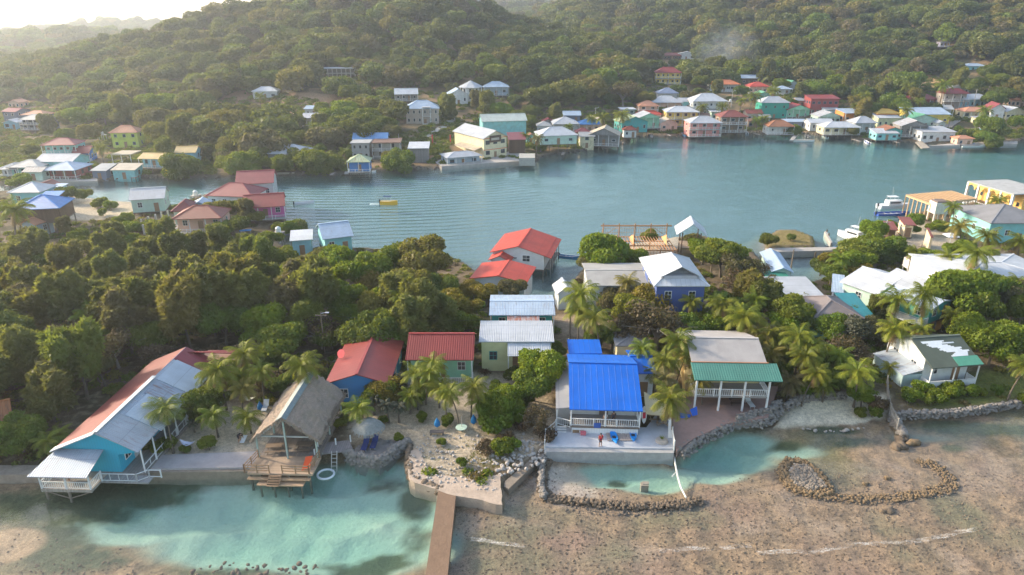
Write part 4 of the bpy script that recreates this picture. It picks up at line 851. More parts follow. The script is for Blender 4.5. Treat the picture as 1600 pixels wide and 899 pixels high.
 ('small turquoise hut under the palms left of the aqua and cream stilt house',(822,214),(838,213),3.0,dict(depth=5,rot=6,roof='gable',rise=.9,wall='aqua',rc='rust',rust=.6)),
]
RC['slateish'] = (.20,.25,.36)
for lb, L, Rr, he, kw in E:
    kw.setdefault('group', FE); house(lb, L, Rr, he, **kw)
# ------------------------------------------------------------ peninsula, middle left
FM = 'houses on the left peninsula'
house('white waterfront house with wide dark red hip roof', (325,303),(390,311),4.2,9,roof='hip',rise=2.4,wall='white',rc='rose',rot=-6,stilt=.9,group=FM)
house('grey boathouse with dusty red gable roof behind the red hip roof', (364,290),(430,284),5.4,10,rot=12,roof='gable',ridge='w',rise=2.4,wall='ltgrey',rc='rose',stilt=1.0,name='boathouse',cat='boathouse',group=FM)
house('pink walled waterfront restaurant with red roof and pink deck', (388,320),(438,328),4.0,9,rot=16,roof='gable',ridge='w',rise=2.2,wall='magenta',rc='red',stilt=.8,porch=1.8,name='restaurant',cat='restaurant',group=FM)
house('white house with brick red hip roof and open veranda', (270,341),(343,343),4.2,8,rot=6,roof='hip',rise=2.0,wall='salmon',rc='brick',porch=1.8,stilt=.8,group=FM)
house('small house with dark maroon hip roof and white ridge caps', (268,330),(300,330),3.6,7,rot=10,roof='hip',rise=1.8,wall='mint',rc='dred',group=FM)
house('shed with pale blue-white roof behind the brick red roof', (296,322),(324,322),3.4,5,rot=10,roof='gable',rise=1,wall='ltblue',rc='bluegrey',name='shed',cat='shed',group=FM)
house('pale mint house with silver gable roof standing alone', (205,311),(253,312),4.0,8,rot=16,roof='gable',ridge='w',rise=2.0,wall='mint',rc='ltgrey',stilt=.7,group=FM)
house('dark brown stilt house with bright blue hip roof', (28,325),(84,329),6.0,9,rot=12,roof='hip',rise=2.2,wall='brown',rc='ridgeblue',rk='metal',rust=.08,stilt=2.8,win=False,group=FM)
house('small lean-to with plain blue roof behind the dark brown stilt house', (54,312),(90,309),4.6,5,rot=8,roof='shed',rise=.7,wall='brown',rc='ridgeblue',win=False,rust=.08,name='shed',cat='shed',group=FM)
house('aqua house with near-white hip roof on the left bank', (8,302),(64,300),3.6,8,rot=2,roof='hip',rise=1.8,wall='aqua',rc='white',group=FM)
house('low building with faded brown roof beside the aqua house', (45,295),(70,295),3.4,7,rot=0,roof='gable',rise=1.0,wall='white',rc='brick',group=FM)
house('shack with light blue flat roof right of the faded brown roof', (66,298),(88,297),3.0,6,rot=0,roof='shed',rise=.5,wall='ltblue',rc='bluegrey',group=FM)
house('low store with orange-red roof below the brown stilt house', (28,352),(56,352),3.0,6,rot=-6,roof='gable',rise=1.2,wall='bluegrey',rc='salmonr',name='shed',cat='shed',group=FM)
h=house('aqua waterfront house with long silver gable roof beside green trees', (500,379),(556,364),4.2,9,roof='gable',ridge='w',rot=24,rise=2.0,wall='aqua',rc='bluegrey',stilt=.9)
house('flat white roofed annex at the left end of the aqua waterfront house', (455,374),(486,377),3.4,6,rot=14,roof='shed',rise=.5,wall='ltblue',rc='white',name='annex',cat='shed')
# ------------------------------------------------------------ middle of the cay
FC = 'houses of the cay'
h=house('large white boathouse with scarlet roof standing over the water', (765,396),(853,399),3.9,12.5,z0=0,rot=-13,roof='gable',ridge='d',top=385,wall='white',rc='scarlet',rust=.03,rc2=(.5,.1,.06),stilt=.9,oh=.5,win=False,name='boathouse',cat='boathouse')
add_window(h.root,1.6,h.y0-.004,2.4,1.4,1.2); add_window(h.root,-.6,h.y0-.004,2.7,.6,.4)
for i in range(5): add_post(h.root, h.x1+1.1, h.y0+1.2+i*2.4, -1.2, h.e-.2, .14, m_plain((.4,.36,.32),.8,.4))
MB().box(h.x1,h.x1+1.2,h.y0+1,h.y1,.7,.9).build('side_deck', m_wood((.3,.26,.22),'u'), h.root)
MB().slab([(h.x1+.4,0,h.e-.02),(h.x1+1.5,0,h.e-.35),(h.x1+1.5,h.D,h.e-.35),(h.x1+.4,h.D,h.e-.02)],.1).build('side_eave', m_roof(RC['scarlet'],'metal',.03,(.5,.1,.06)), h.root)
house('small white annex with scarlet gable roof against the large boathouse',(762,407),(798,409),3.1,5,z0=0,rot=-12,roof='gable',ridge='d',top=400,wall='white',rc='scarlet',rust=.03,rc2=(.5,.1,.06),stilt=.8,win=False,name='annex',cat='boathouse')
house('low white shed under a wide scarlet roof in front of the boathouse',(733,437),(823,441),3.8,8.5,z0=.3,rot=-13,roof='gable',ridge='d',top=431,wall='white',rc='scarlet',rust=.08,rc2=(.5,.1,.06),win=False,name='shed',cat='shed',oh=.6)
h=house('royal blue house with big white hip roof and a small front gable',(1021,446),(1110,448),7.4,13,rot=0,roof='hip',top=409,wall=(.08,.13,.36),rc='white',rk='seam',rust=.02,st=2,oh=.6,group=FC)
MB().prism([(-2.6,1.2),(2.6,1.2),(2.6,5),(-2.6,5)],h.e+.2,[h.e+1.2,h.e+1.2,h.e+1.5,h.e+1.5]).build('roof_gable_wall', m_paint((.45,.46,.5)), h.root)
MB().slab([(-3.2,.9,h.e+1.1),(0,.9,h.e+2.8),(0,6,h.e+2.8),(-3.2,6,h.e+1.1)],.1).slab([(3.2,.9,h.e+1.1),(0,.9,h.e+2.8),(0,6,h.e+2.8),(3.2,6,h.e+1.1)],.1).build('roof_gable', m_roof(RC['white'],'seam',.02), h.root)
house('long low building with plain weathered grey roof beside the royal blue house',(919,447),(1025,446),5.0,11,rot=0,roof='gable',ridge='w',top=422,wall='ltgrey',rc=(.36,.35,.33),rk='felt',rust=.1,group=FC,name='building',cat='building')
house('tiny white gabled boat shed beside the palms at the inlet',(869,459),(900,461),3.0,4.5,rot=6,roof='gable',ridge='d',top=449,wall='white',rc='white',win=False,name='shed',cat='shed')
h=house('teal house with silver sheet roof and rusty front awning',(764,493),(868,492),3.8,8,rot=0,roof='gable',ridge='w',top=470,wall=(.04,.40,.42),rc='bluegrey',rust=.25,oh=.4,porch=1.3,group=FC)
MB().slab([(-2.3,-1.6,h.e-.9),(2.6,-1.6,h.e-.9),(2.6,.2,h.e-.1),(-2.3,.2,h.e-.1)],.08).build('awning', m_roof(RC['white'],'metal',.9,(.42,.12,.05)), h.root)
for xx in (-2.2,2.5): add_post(h.root,xx,-1.5,-.6,h.e-1,.12)
h=house('pale yellow house with light grey shed roof and green window frames',(748,534),(866,534),4.6,6,rot=0,roof='shed',top=515,wall=(.62,.60,.32),rc='ltgrey',rust=.1,oh=.35,trim=(.03,.30,.28),group=FC,siding='plain')
MB().slab([(-1.2,-1.9,h.e-1.2),(4.6,-1.9,h.e-1.2),(4.6,.3,h.e-.2),(-1.2,.3,h.e-.2)],.08).build('awning', m_roof(RC['white'],'metal',.1), h.root)
for xx in (-1.1,1.6,4.4): add_post(h.root,xx,-1.8,-.6,h.e-1.3,.12)
add_rail(h.root,[(-1.1,-1.8),(4.4,-1.8)],.6,m_plain((.5,.5,.48),.7,.3),.8)
h=house('house with red tiled gable roof between the big red roof and the yellow house',(633,563),(740,562),3.9,8,rot=0,roof='gable',ridge='w',top=521,wall='green',rc=(.29,.042,.036),rk='tile',rust=.05,oh=.4,porch=1.4,group=FC,rc2=(.3,.08,.05))
h=house('long blue walled house under a broad faded red roof by the thatched pavilion',(506,602),(610,598),3.4,12,rot=0,roof='gable',ridge='d',top=585,wall=(.04,.22,.48),rc=(.27,.048,.042),rk='seam',rust=.12,oh=.35,group=FC,rc2=(.32,.14,.09))
b=MB().tube([(-3.2,6.5,h.e+.35),(-3.2,6.5,h.e+1.0)],.04); b.build('dish_pole', m_plain((.5,.5,.5)), h.root); bb=MB(); bb.tube([(-3.3,6.2,h.e+1.0),(-3.35,6.1,h.e+1.06)],[.15,.6],14); bb.build('satellite_dish', m_plain((.75,.12,.12),.5,.1), h.root)
# blue-roofed beach house
h=house('white beach house with bright blue metal roof behind the pale patio',(890,641),(1004,641),3.7,14,rot=-3,roof='gable',ridge='w',top=567,wall='white',rc=(.006,.135,.62),rk='seam',rust=.04,rc2=(.02,.2,.5),oh=.35,porch=2.4,stilt=1.35,side_win=False,win=False,capc=(.01,.12,.5))
MB().box(h.x0,h.x1,.16,.24,-.3,1.33).build('skirt', m_paint(WHITE,'vert',.2), h.root)
for i in range(6): add_window(h.root,h.x0+.8+i*(h.x1-h.x0-1.6)/5,h.y0-.004,2.3,1.1,.9)
add_door(h.root,.0,h.y0-.004,1.38,(.25,.2,.16),0,.9,2.05,True)
MB().bar((0,.4,1.0),(0,.4,1.6),1.2,.08).build('towel', m_plain((.03,.1,.4),.9), h.root) if False else None
bl=h
MB().slab([(h.x0-1.9,1.0,h.e-.6),(h.x0-.1,1.0,h.e-.35),(h.x0-.1,h.D-1,h.e-.35),(h.x0-1.9,h.D-1,h.e-.6)],.12).build('lean_to_roof', m_roof((.30,.30,.31),'metal',.1), h.root)
MB().box(h.x0-1.8,h.x0-.02,2.6,h.D-1.2,-.5,h.e-.75).build('side_room', m_paint((.5,.5,.5),'lap',.3), h.root)
for (xx,yy) in ((h.x0-1.75,1.1),(h.x0-1.75,2.4)): add_post(h.root,xx,yy,-.4,h.e-.7,.14)
add_rail(h.root,[(h.x0-1.75,2.3),(h.x0-1.75,1.1),(h.x0-.2,.4)],.9,m_plain(TRIM,.6,.2))
b=MB()
for i in range(5): b.box(h.x0-1.7,h.x0-.6,1.0-.28*(5-i),1.28-.28*(5-i)+.0,.17*i,.17*i+.06)
b.build('steps', m_plain(TRIM,.6,.3), h.root)
house('small wing with bright blue roof behind the beach house, left side',(889,553),(941,552),3.4,3.5,rot=0,roof='shed',top=538,wall='white',rc=(.006,.135,.62),rk='seam',rust=.03,win=False,name='wing',cat='house wing')
h2=house('white side cottage with blue gable roof joined to the beach house',(990,584),(1026,583),3.6,6.5,rot=0,roof='gable',ridge='w',top=556,wall='white',rc=(.006,.12,.55),rk='seam',rust=.03,oh=.3,name='cottage')
house('small off-white cottage with grey hip roof behind the beach house',(962,541),(1018,540),3.0,5,rot=0,roof='hip',top=529,wall='cream',rc='dgrey',oh=.3,name='cottage')
# right beach house
h=house('two-storey beach house with grey felt roof, green eave and white balcony',(1088,594),(1207,593),4.9,14,rot=-2,roof='gable',ridge='w',top=528,wall=(.70,.58,.30),rc=(.40,.37,.35),rk='felt',rust=.05,oh=.35,porch=3.2,st=2,win=False,siding='plain',rail_low=False,post_t=.22)
k=h.D/2*.36; zz=h.e+(k)/(h.D/2)*(PY(800,528,h.root.location.y+h.D/2)[2]-h.root.location.z-h.e)
MB().slab([(-h.W/2-.2,-.25,h.e+.02),(h.W/2+1.1,-.25,h.e+.02),(h.W/2+1.1,k,zz+.16),(-h.W/2-.2,k,zz+.16)],.12).build('green_eave', m_roof((.09,.26,.20),'tile',.05,(.6,.6,.5)), h.root)
MB().box(-h.W/2-.1,h.W/2+.1,k-.05,k+.1,zz+.16,zz+.24).build('flashing', m_plain((.45,.2,.1),.7,.3), h.root)
for i in range(4): add_window(h.root,h.x0+1.4+i*(h.x1-h.x0-2.8)/3,h.y0-.004,3.3,1.1,1.0)
add_door(h.root,-3,h.y0-.004,.2,(.35,.16,.08),0,1.0,2.0,True); add_door(h.root,1,h.y0-.004,2.6,(.5,.45,.4),0,.9,1.9,True)
for x_ in (-h.W/2+.4,):
    MB().bar((x_-1.0,1.2,-.1),(x_-.2,9,3.2),.35,.25).build('stair_rail', m_plain((.75,.5,.2),.6,.3), h.root)
rb=h
# right-hand small house
h=house('weathered white cottage with patched dark green roof near the sea wall',(1456,575),(1537,571),3.7,9.5,rot=8,roof='gable',ridge='w',top=526,wall=(.66,.70,.70),rc=(.10,.12,.09),rk='felt',rust=.1,oh=.35,porch=1.5,stilt=.6,solid_rail=True,dirt=.5,name='cottage')
pt=m_plain((.74,.76,.76),.6,.25); gp=m_plain((.10,.33,.22),.7,.3); hr=(PY(800,526,h.root.location.y+h.D/2)[2]-h.root.location.z-h.e)
def onroof(xa,xb,ya,yb,mat,nm,lift=.02,base=h):
    za=base.e+hr*ya/(base.D/2); zb_=base.e+hr*yb/(base.D/2); return MB().slab([(xa,ya,za+lift),(xb,ya,za+lift),(xb,yb,zb_+lift),(xa,yb,zb_+lift)],.03).build(nm,mat,base.root)
rs=np.random.RandomState(3)
for i in range(11): xa=-2.6+.28*i+rs.uniform(-.5,.3); onroof(xa,xa+rs.uniform(1.8,4.0),3.9-.17*i,4.1-.17*i,pt,'roof_patch',.02+.001*i)
for i in range(4): xa=.2+.3*i; onroof(xa,xa+2.4-.2*i,1.5+.17*i,1.68+.17*i,pt,'roof_patch',.03)
onroof(.2,3.8,.05,1.45,gp,'roof_patch',.035)
MB().slab([(h.x0-2.9,1.6,2.0),(h.x0-.02,1.6,2.6),(h.x0-.02,8,2.6),(h.x0-2.9,8,2.0)],.1).build('lean_to_roof', m_roof((.42,.47,.52),'metal',.35), h.root)
MB().box(h.x0-2.8,h.x0-.03,1.75,7.8,-.6,1.95).build('lean_to', m_paint((.38,.50,.50),'vert',.6), h.root)
b=MB()
for i in range(6): b.bar((h.x0-.6-.25*i,.9,.55-.1*i),(h.x0-.6-.25*i,1.9,.55-.1*i),.2,.05)
b.build('steps', m_plain(TRIM,.7,.4), h.root)
# long cabin building on the left
a=P(147,677,6.5); L14=20.0
root=empty('house','long turquoise guesthouse with half red, half white metal roof at the sea wall','house',(a[0],a[1],1.0),R(-2))
e_,r_=3.3,5.5; wl,wr=5.0,4.3
def rp(x,y,z): return (x,y,z)
MB().slab([(-wl,0,e_),(0,0,r_),(0,L14,r_),(-wl,L14,e_)],.14).build('red_roof', m_roof((.25,.055,.045),'tile',.12,(.30,.14,.09)), root)
MB().slab([(0,0,r_),(wr*.55,0,e_+.99),(wr*.55,L14,e_+.99),(0,L14,r_)],.14).build('inner_roof', m_roof((.47,.52,.58),'metal',.25), root)
b=MB(); b.slab([(.1,.0,r_+.08),(wr,-.2,e_+.05),(wr,4.0,e_+.05),(.1,4.0,r_+.08)],.1); b.build('rusty_roof', m_roof((.42,.45,.49),'metal',.28), root)
b=MB(); b.slab([(.9,4.05,r_-.30),(wr+.3,4.05,e_-.02),(wr+.3,8.6,e_-.02),(.9,8.6,r_-.30)],.1); b.build('sheet_roof', m_roof((.54,.61,.68),'metal',.03), root)
b=MB(); b.slab([(.6,8.65,r_-.2),(wr,8.65,e_+.05),(wr,11.6,e_+.05),(.6,11.6,r_-.2)],.1); b.build('sheet_roof', m_roof((.38,.44,.52),'metal',.5), root)
b=MB(); b.slab([(.5,11.65,r_-.1),(wr+.2,11.65,e_+.05),(wr+.2,16.6,e_+.05),(.5,16.6,r_-.1)],.1); b.build('sheet_roof', m_roof((.54,.61,.68),'metal',.05), root)
b=MB(); b.slab([(.1,16.65,r_+.02),(wr,16.65,e_+.07),(wr,L14,e_+.07),(.1,L14,r_+.02)],.1); b.build('dark_red_roof', m_roof((.25,.035,.045),'seam',.1), root)
MB().slab([(-wl-.1,-.35,e_+.03),(0,-.35,r_+.06),(0,.5,r_+.06),(-wl-.1,.5,e_+.03)],.12).bar((.05,0,r_+.12),(.05,12,r_+.12),.5,.07).build('white_barge_roof', m_plain((.72,.72,.68),.6,.3), root)
bm_=m_paint((.03,.42,.60),'vert',.15)
MB().prism([(-wl+.6,.5),(0,.5),(1.6,.5),(1.6,L14-.4),(0,L14-.4),(-wl+.6,L14-.4)],-.3,[e_+.15,r_-.16,e_+1.1,e_+1.1,r_-.16,e_+.15]).build('wall', bm_, root)
MB().prism([(1.6,.5),(wr-.3,.5),(wr-.3,.6),(1.6,.6)],[2.5,2.9,2.9,2.5],[e_+1.0,e_+.1,e_+.1,e_+1.0]).build('gable_wall', bm_, root)
MB().box(-wl+.3,wr,.3,L14-.2,-.35,-.02+.3).build('floor', m_wood((.33,.30,.27),'v'), root)
for yy in (2.0,5,8,11,14): add_window(root,1.6+.004,yy,1.2,.9,1.1,math.pi/2)
add_door(root,1.6+.004,3.6,.3,(.6,.6,.58),math.pi/2,.9,2.0,True); add_window(root,-wl+1.6,.496,1.2,1.0,1.0)
for i in range(8): add_post(root,wr-.15,.5+2.4*i,-.6,e_+.05,.12)
add_rail(root,[(wr-.15,.5),(wr-.15,L14-1)],.3,m_plain(TRIM,.6,.2),.9,gap=1.2)
# its sea porch
MB().slab([(-wl-.9,-3.1,2.2),(.3,-3.1,2.2),(.3,.3,3.25),(-wl+.2,.3,3.25)],.1).build('porch_roof', m_roof((.36,.42,.50),'metal',.2), root)
MB().box(-wl-.3,.1,-2.6,.3,-.05,.28).build('porch_deck', m_wood((.45,.40,.34),'v'), root)
for xx in (-wl-.2,-2.5,0): add_post(root,xx,-2.5,-.1,2.15,.13)
add_rail(root,[(-wl-.2,.2),(-wl-.2,-2.5),(0,-2.5),(0,-.6)],.28,m_plain(TRIM,.6,.2),.85,gap=.22)
b=MB(); b.bar((-2.5,-2.4,-2.2),(-2.5,-2.4,-.05),.18).bar((-2.5,-2.4,-1.0),(-wl-.1,-2.4,-.1),.08).bar((-2.5,-2.4,-1.0),(-.1,-2.4,-.1),.08).bar((-wl-.1,-2.2,-2.0),(-wl-.1,-2.2,-.05),.2); b.build('porch_prop', m_plain((.3,.25,.2),.8,.3), root)
MB().box(-3.8,-2.6,-1.6,-.6,.95,1.03).bar((-3.2,-1.1,.28),(-3.2,-1.1,.95),.1).build('porch_table', m_plain((.42,.2,.1),.6,.3), root)
MB().box(.12,5.2,-1.0,.2,-.05,.12).build('walkway', m_wood((.42,.40,.38),'v'), root); add_rail(root,[(.2,-.9),(4.0,-.9),(4.9,-.1),(6.2,-.1)],.12,m_plain(TRIM,.6,.2),.95,gap=.8)
b=MB(); b.slab([(-.5,L14-1,r_-.25),(.5,L14-1,r_-.2),(8,L14+1,r_-1.4),(7,L14+2.4,r_-1.4)],.1); b.build('rear_roof', m_roof((.30,.05,.05),'tile',.2), root)
MB().box(1.6,7.5,L14-.2,L14+2.5,-.3,r_-1.7).build('rear_wall', m_paint((.35,.2,.15),'lap'), root)
# thatched pavilion
a=P(445,688,3.9); tp=empty('thatched_pavilion','large thatched pavilion with grey ridge sheet above the wooden sea deck','pavilion',(a[0],a[1],1.1),R(-2))
s=N('thatch'); uv=s.uv(); n1=s.noise(26,s.mapv(uv,1,.16,1),5,.7); n2=s.noise(1.2,s.pos(),4,.6); n3=s.noise(.5,s.pos(),2)
cc=s.mix(s.ramp(n1,.3,.7),(.20,.145,.11),(.60,.46,.36)); cc=s.mix(s.math('MULTIPLY',s.ramp(n2,.45,.7),.5),cc,(.19,.20,.15)); cc=s.mix(s.math('MULTIPLY',s.ramp(n3,.5,.65),.4),cc,(.38,.29,.19)); s.pbr(cc,.95,s.bump(n1,1,.2)); THATCH=s.m
def thatch_roof(w,d,e,r,hip=0):
    rs=np.random.RandomState(8); b=MB(); nu,nv=26,14
    for sg in (-1,1):
        g=[[None]*(nu+1) for _ in range(nv+1)]
        for j in range(nv+1):
            t=j/nv
            for i in range(nu+1):
                y=d*i/nu; bul=.25*math.sin(math.pi*t)+rs.uniform(-.10,.10); jag=(rs.uniform(-.22,.12) if j==nv else 0); jy=(rs.uniform(-.2,.1) if i in(0,nu) else 0)
                g[j][i]=(sg*(w/2*t+jag*.6), y+jy, e+(r-e)*(1-t)+bul*.6+jag*.7+rs.uniform(-.05,.05)+( .07*((j*3)%2)))
        for j in range(nv):
            for i in range(nu): q=(g[j][i],g[j+1][i],g[j+1][i+1],g[j][i+1]); b.quad(*(q if sg<0 else q[::-1]))
        for i in range(nu): p,q=g[nv][i],g[nv][i+1]; b.quad(p,q,(q[0]*.97,q[1],q[2]-.3),(p[0]*.97,p[1],p[2]-.3))
        for i in (0,nu):
            for j in range(nv): p,q=g[j][i],g[j+1][i]; b.quad(p,q,(q[0],q[1],q[2]-.28),(p[0],p[1],p[2]-.28))
    # loose fringe
    for k in range(1100):
        sg=rs.choice([-1,1]); y=rs.uniform(0,d); x=sg*(w/2+rs.uniform(-.2,.1)); z=e+rs.uniform(-.05,.1); b.quad((x,y-.05,z),(x,y+.05,z),(x+sg*rs.uniform(.02,.25),y+.03,z-rs.uniform(.25,.6)),(x+sg*.05,y-.03,z-.35))
    for k in range(160):
        t=rs.uniform(-1,1); y=0 if k%2 else d; x=t*w/2; z=e+(r-e)*(1-abs(t)); b.quad((x-.06,y,z),(x+.06,y,z),(x+.03,y-.1 if k%2 else y+.1,z-rs.uniform(.3,.6)),(x-.03,y,z-.35))
    return b
thatch_roof(7.6,10.5,2.7,5.6).build('thatch_roof',THATCH,tp)
MB().slab([(-.75,-.1,5.28),(0,-.1,5.78),(0,10.3,5.78),(-.75,10.3,5.28)],.04).slab([(.45,-.1,5.45),(0,-.1,5.78),(0,10.3,5.78),(.45,10.3,5.45)],.04).build('ridge_sheet', m_roof((.22,.27,.27),'metal',.3,(.35,.33,.28)), tp)
pg=m_plain((.42,.52,.46),.7,.3); wd=m_wood((.45,.29,.18),'v')
for i,(xx,yy,zz) in enumerate([(-3.3,.3,3.0),(3.3,.3,3.0),(0,.15,5.3),(-3.3,5,3.0),(3.3,5,3.0),(-3.3,10,3.0),(3.3,10,3.0),(0,10,5.2)]): add_post(tp,xx,yy,-.1,zz,.16,pg)
b=MB(); b.bar((-3.8,.1,2.55),(0,.1,5.45),.1,.2).bar((3.8,.1,2.55),(0,.1,5.45),.1,.2).bar((-3.3,.4,3.0),(3.3,.4,3.0),.12,.15); b.build('gable_frame', m_plain((.50,.52,.48),.7,.3), tp)
MB().box(-3.4,3.4,.6,10.2,-.1,.28).build('pavilion_floor', m_wood((.30,.25,.21),'v'), tp)
# sea deck in front of it
q0=P(405,755,.6)-a; q1=P(478,755,.6)-a; q2=P(408,741,.6)-a; LX0,LX1,LY0,LY1=q0[0],q1[0],q0[1]-.5,q2[1]
dk=empty('sea_deck','wooden swimming deck with railings and a lower jumping platform','deck',(a[0],a[1],1.1),R(-2))
MB().box(-3.5,3.6,-2.6,.55,.1,.32).build('upper_deck', m_wood((.50,.36,.25),'u'), dk); MB().box(LX0,LX1,LY0,LY1,-.55,-.42).build('lower_platform', m_wood((.55,.36,.22),'u',4), dk)
MB().box(-3.4,3.4,-3.1,-2.62,-.2,-.1).build('bench_ledge', m_wood((.45,.30,.18),'u'), dk)
wr_=m_plain((.42,.26,.15),.7,.4)
def brail(pts,z,par):
    b=MB()
    for (x0,y0),(x1,y1) in zip(pts[:-1],pts[1:]):
        for hh_ in (.3,.62,.95): b.bar((x0,y0,z+hh_),(x1,y1,z+hh_),.05,.1)
        n=max(1,int(math.hypot(x1-x0,y1-y0)/1.2))
        for i in range(n+1): t=i/n; b.bar((x0+(x1-x0)*t,y0+(y1-y0)*t,z-.1),(x0+(x1-x0)*t,y0+(y1-y0)*t,z+1.05),.1)
    return b.build('railing',wr_,par)
brail([(-3.3,.2),(-3.8,-2.5),(-1.1,-2.5)],.32,dk); brail([(.3,-2.5),(3.2,-2.5),(3.5,.4)],.32,dk)
b=MB()
for i in range(5): b.box(-1.0,.2,-2.75-.22*i-.2,-2.75-.22*i,.18-.15*i,.23-.15*i)
b.bar((-1.05,-2.7,.2),(-1.05,-3.7,-.5),.06,.2).bar((.25,-2.7,.2),(.25,-3.7,-.5),.06,.2); b.build('steps', wr_, dk)
for xx in np.linspace(LX0+.3,LX1-.3,4): add_post(dk,xx,LY0+.3,-2.6,-.5,.14,m_plain((.2,.17,.13),.9,.3),'pile')
for xx in (-3.2,-1,1,3.2): add_post(dk,xx,-2.4,-2.6,.1,.18,m_plain((.2,.17,.13),.9,.3),'pile')
b=MB().slab([(2.2,-2.2,.5),(3.0,-1.9,.5),(3.0,-.5,1.15),(2.3,-.7,1.15)],.05); o=b.build('deck_chair', m_plain((.85,.12,.03),.6,.1)); o.location=dk.location; tag(o,'bright orange reclining chair at the right rail of the sea deck','deck chair')
def picnic(loc,rz,label,c=(.28,.2,.14),group=None):
    r=empty('picnic_table',label,'table',loc,rz,group); m_=m_wood(c,'u'); MB().box(-.9,.9,-.38,.38,.70,.75).build('tabletop',m_,r)
    for sg in(-1,1): MB().box(-.9,.9,sg*.75-.13,sg*.75+.13,.42,.46).build('bench',m_,r)
    for xx in(-.65,.65): MB().bar((xx,-.75,0),(xx,.3,.72),.07).bar((xx,.75,0),(xx,-.3,.72),.07).bar((xx,-.8,.4),(xx,.8,.4),.06).build('leg',m_,r)
    return r
def dup(root, loc, rz, label):
    r = root.copy(); col.objects.link(r); r.location = loc; r.rotation_euler = (0, 0, rz)
    if label: r['label'] = label
    for ch in list(root.children):
        c = ch.copy(); col.objects.link(c); c.parent = r
        for g_ in ch.children: d = g_.copy(); col.objects.link(d); d.parent = c
    return r
z_=1.1+.28; t0=picnic((a[0]-1.9,a[1]+1.6,z_),.1,'wooden picnic table under the thatch, nearer the beach path','' and None or (.28,.2,.14),'picnic tables under the thatched pavilion'); dup(t0,(a[0]+1.4,a[1]+1.9,z_),-.1,'wooden picnic table under the thatch, nearer the footbridge')
# ------------------------------------------------------------ right side of the cay
house('low house with weathered brown hip roof patched in white',(1272,499),(1350,497),3.6,8.5,rot=0,roof='hip',top=467,wall='aqua',rc=(.24,.20,.19),rk='felt',rust=.1,hipk=.9,group=FC)
house('teal metal roofed extension beside the weathered brown hip roof',(1336,497.5),(1369,497),3.2,8,rot=-2,roof='shed',rise=.9,wall='aqua',rc=(.03,.22,.25),rk='seam',rust=.02,win=False,name='extension',cat='house wing')
house('shed with ribbed near-white roof right of the round mango tree',(1221,465),(1291,465),3.4,8.5,rot=0,roof='shed',top=441,wall='ltgrey',rc='ltgrey',rust=.1,win=False,name='shed',cat='shed')
house('open boat shelter with sloping pale blue roof',(1296,453),(1322,461),3.0,7,rot=-24,roof='shed',rise=.8,wall='slate',rc='bluegrey',win=False,name='shelter',cat='shelter')
house('boathouse with blue-white gable roof at the edge of the inlet',(1207,426),(1239,425),3.8,11,rot=-8,roof='gable',ridge='d',top=419,wall='mint',rc='bluegrey',rust=.02,win=False,name='boathouse',cat='boathouse')
house('shed with dark green ribbed roof in front of the inlet boathouse',(1206,444),(1243,444),3.2,5.5,rot=0,roof='shed',top=427,wall='white',rc=(.05,.25,.18),rk='seam',rust=.02,win=False,name='shed',cat='shed')
house('large house with sweeping off-white hip and gable roof',(1371,461),(1437,441),4.4,B=(1328,437),roof='gable',ridge='d',top=436,wall='mint',rc='white',rust=.05,oh=.5,stilt=1.2,group=FC,side_win=True)
h=house('pale blue roofed house with white side balcony above orange footings',(1456,484),(1493,470),5.0,B=(1402,455),roof='gable',ridge='d',top=470,wall='teal',rc=(.55,.62,.75),rust=.05,oh=.4,stilt=2.4,group=FC)
MB().box(h.x0-1.4,h.x0,h.y0,h.y1,h.fl-.2,h.fl-.01).build('balcony_floor',m_plain(TRIM,.6,.3),h.root); add_rail(h.root,[(h.x0,h.y0),(h.x0-1.35,h.y0),(h.x0-1.35,h.y1)],h.fl,m_plain(TRIM,.6,.3),1.0,solid=True)
MB().box(h.x0+.4,h.x1-.4,h.y0+.3,h.y1-.5,-.5,h.fl-.25).build('footing',m_plain((.52,.27,.08),.8,.4),h.root)
house('grey-white gable roof between the off-white roof and the big shade tree',(1440,462),(1492,452),5.4,8,rot=22,roof='gable',ridge='d',top=445,wall='ltgrey',rc='ltgrey',rust=.05,group=FC)
house('very wide clean white hip roof at the right edge behind the shade tree',(1500,445),(1690,447),4.6,16,rot=0,roof='hip',top=410,wall='white',rc='white',rk='seam',rust=.02,win=False,group=FC)
house('aqua building with broad dark grey hip roof at the right edge',(1550,350),(1650,348),4.6,B=(1500,323),rot=0,roof='hip',top=319,wall='aqua',rc='dgrey',rk='felt',rust=.05,group=FC,name='building',cat='building')
h=house('unfinished yellow concrete house with open arcade and flat grey roof',(1512,284),(1584,305),5.6,12,roof='flat',wall=(.80,.50,.14),rc='grey',porch=3.2,trim=(.84,.55,.18),siding='plain',post_t=.5,st=1,dirt=.2)
b=MB()
for i in range(6):
    xx=-h.W/2+.3+(h.W-.6)*(i+.5)/6
    for q in range(6): t0_=math.pi*q/6; t1_=math.pi*(q+1)/6; b.bar((xx-1.3*math.cos(t0_),.25,h.e-1.5+1.2*math.sin(t0_)),(xx-1.3*math.cos(t1_),.25,h.e-1.5+1.2*math.sin(t1_)),.3,.35)
b.box(-h.W/2,h.W/2,.1,.4,h.e-.5,h.e-.06); b.build('arches', m_plain((.84,.55,.18),.8,.2), h.root)
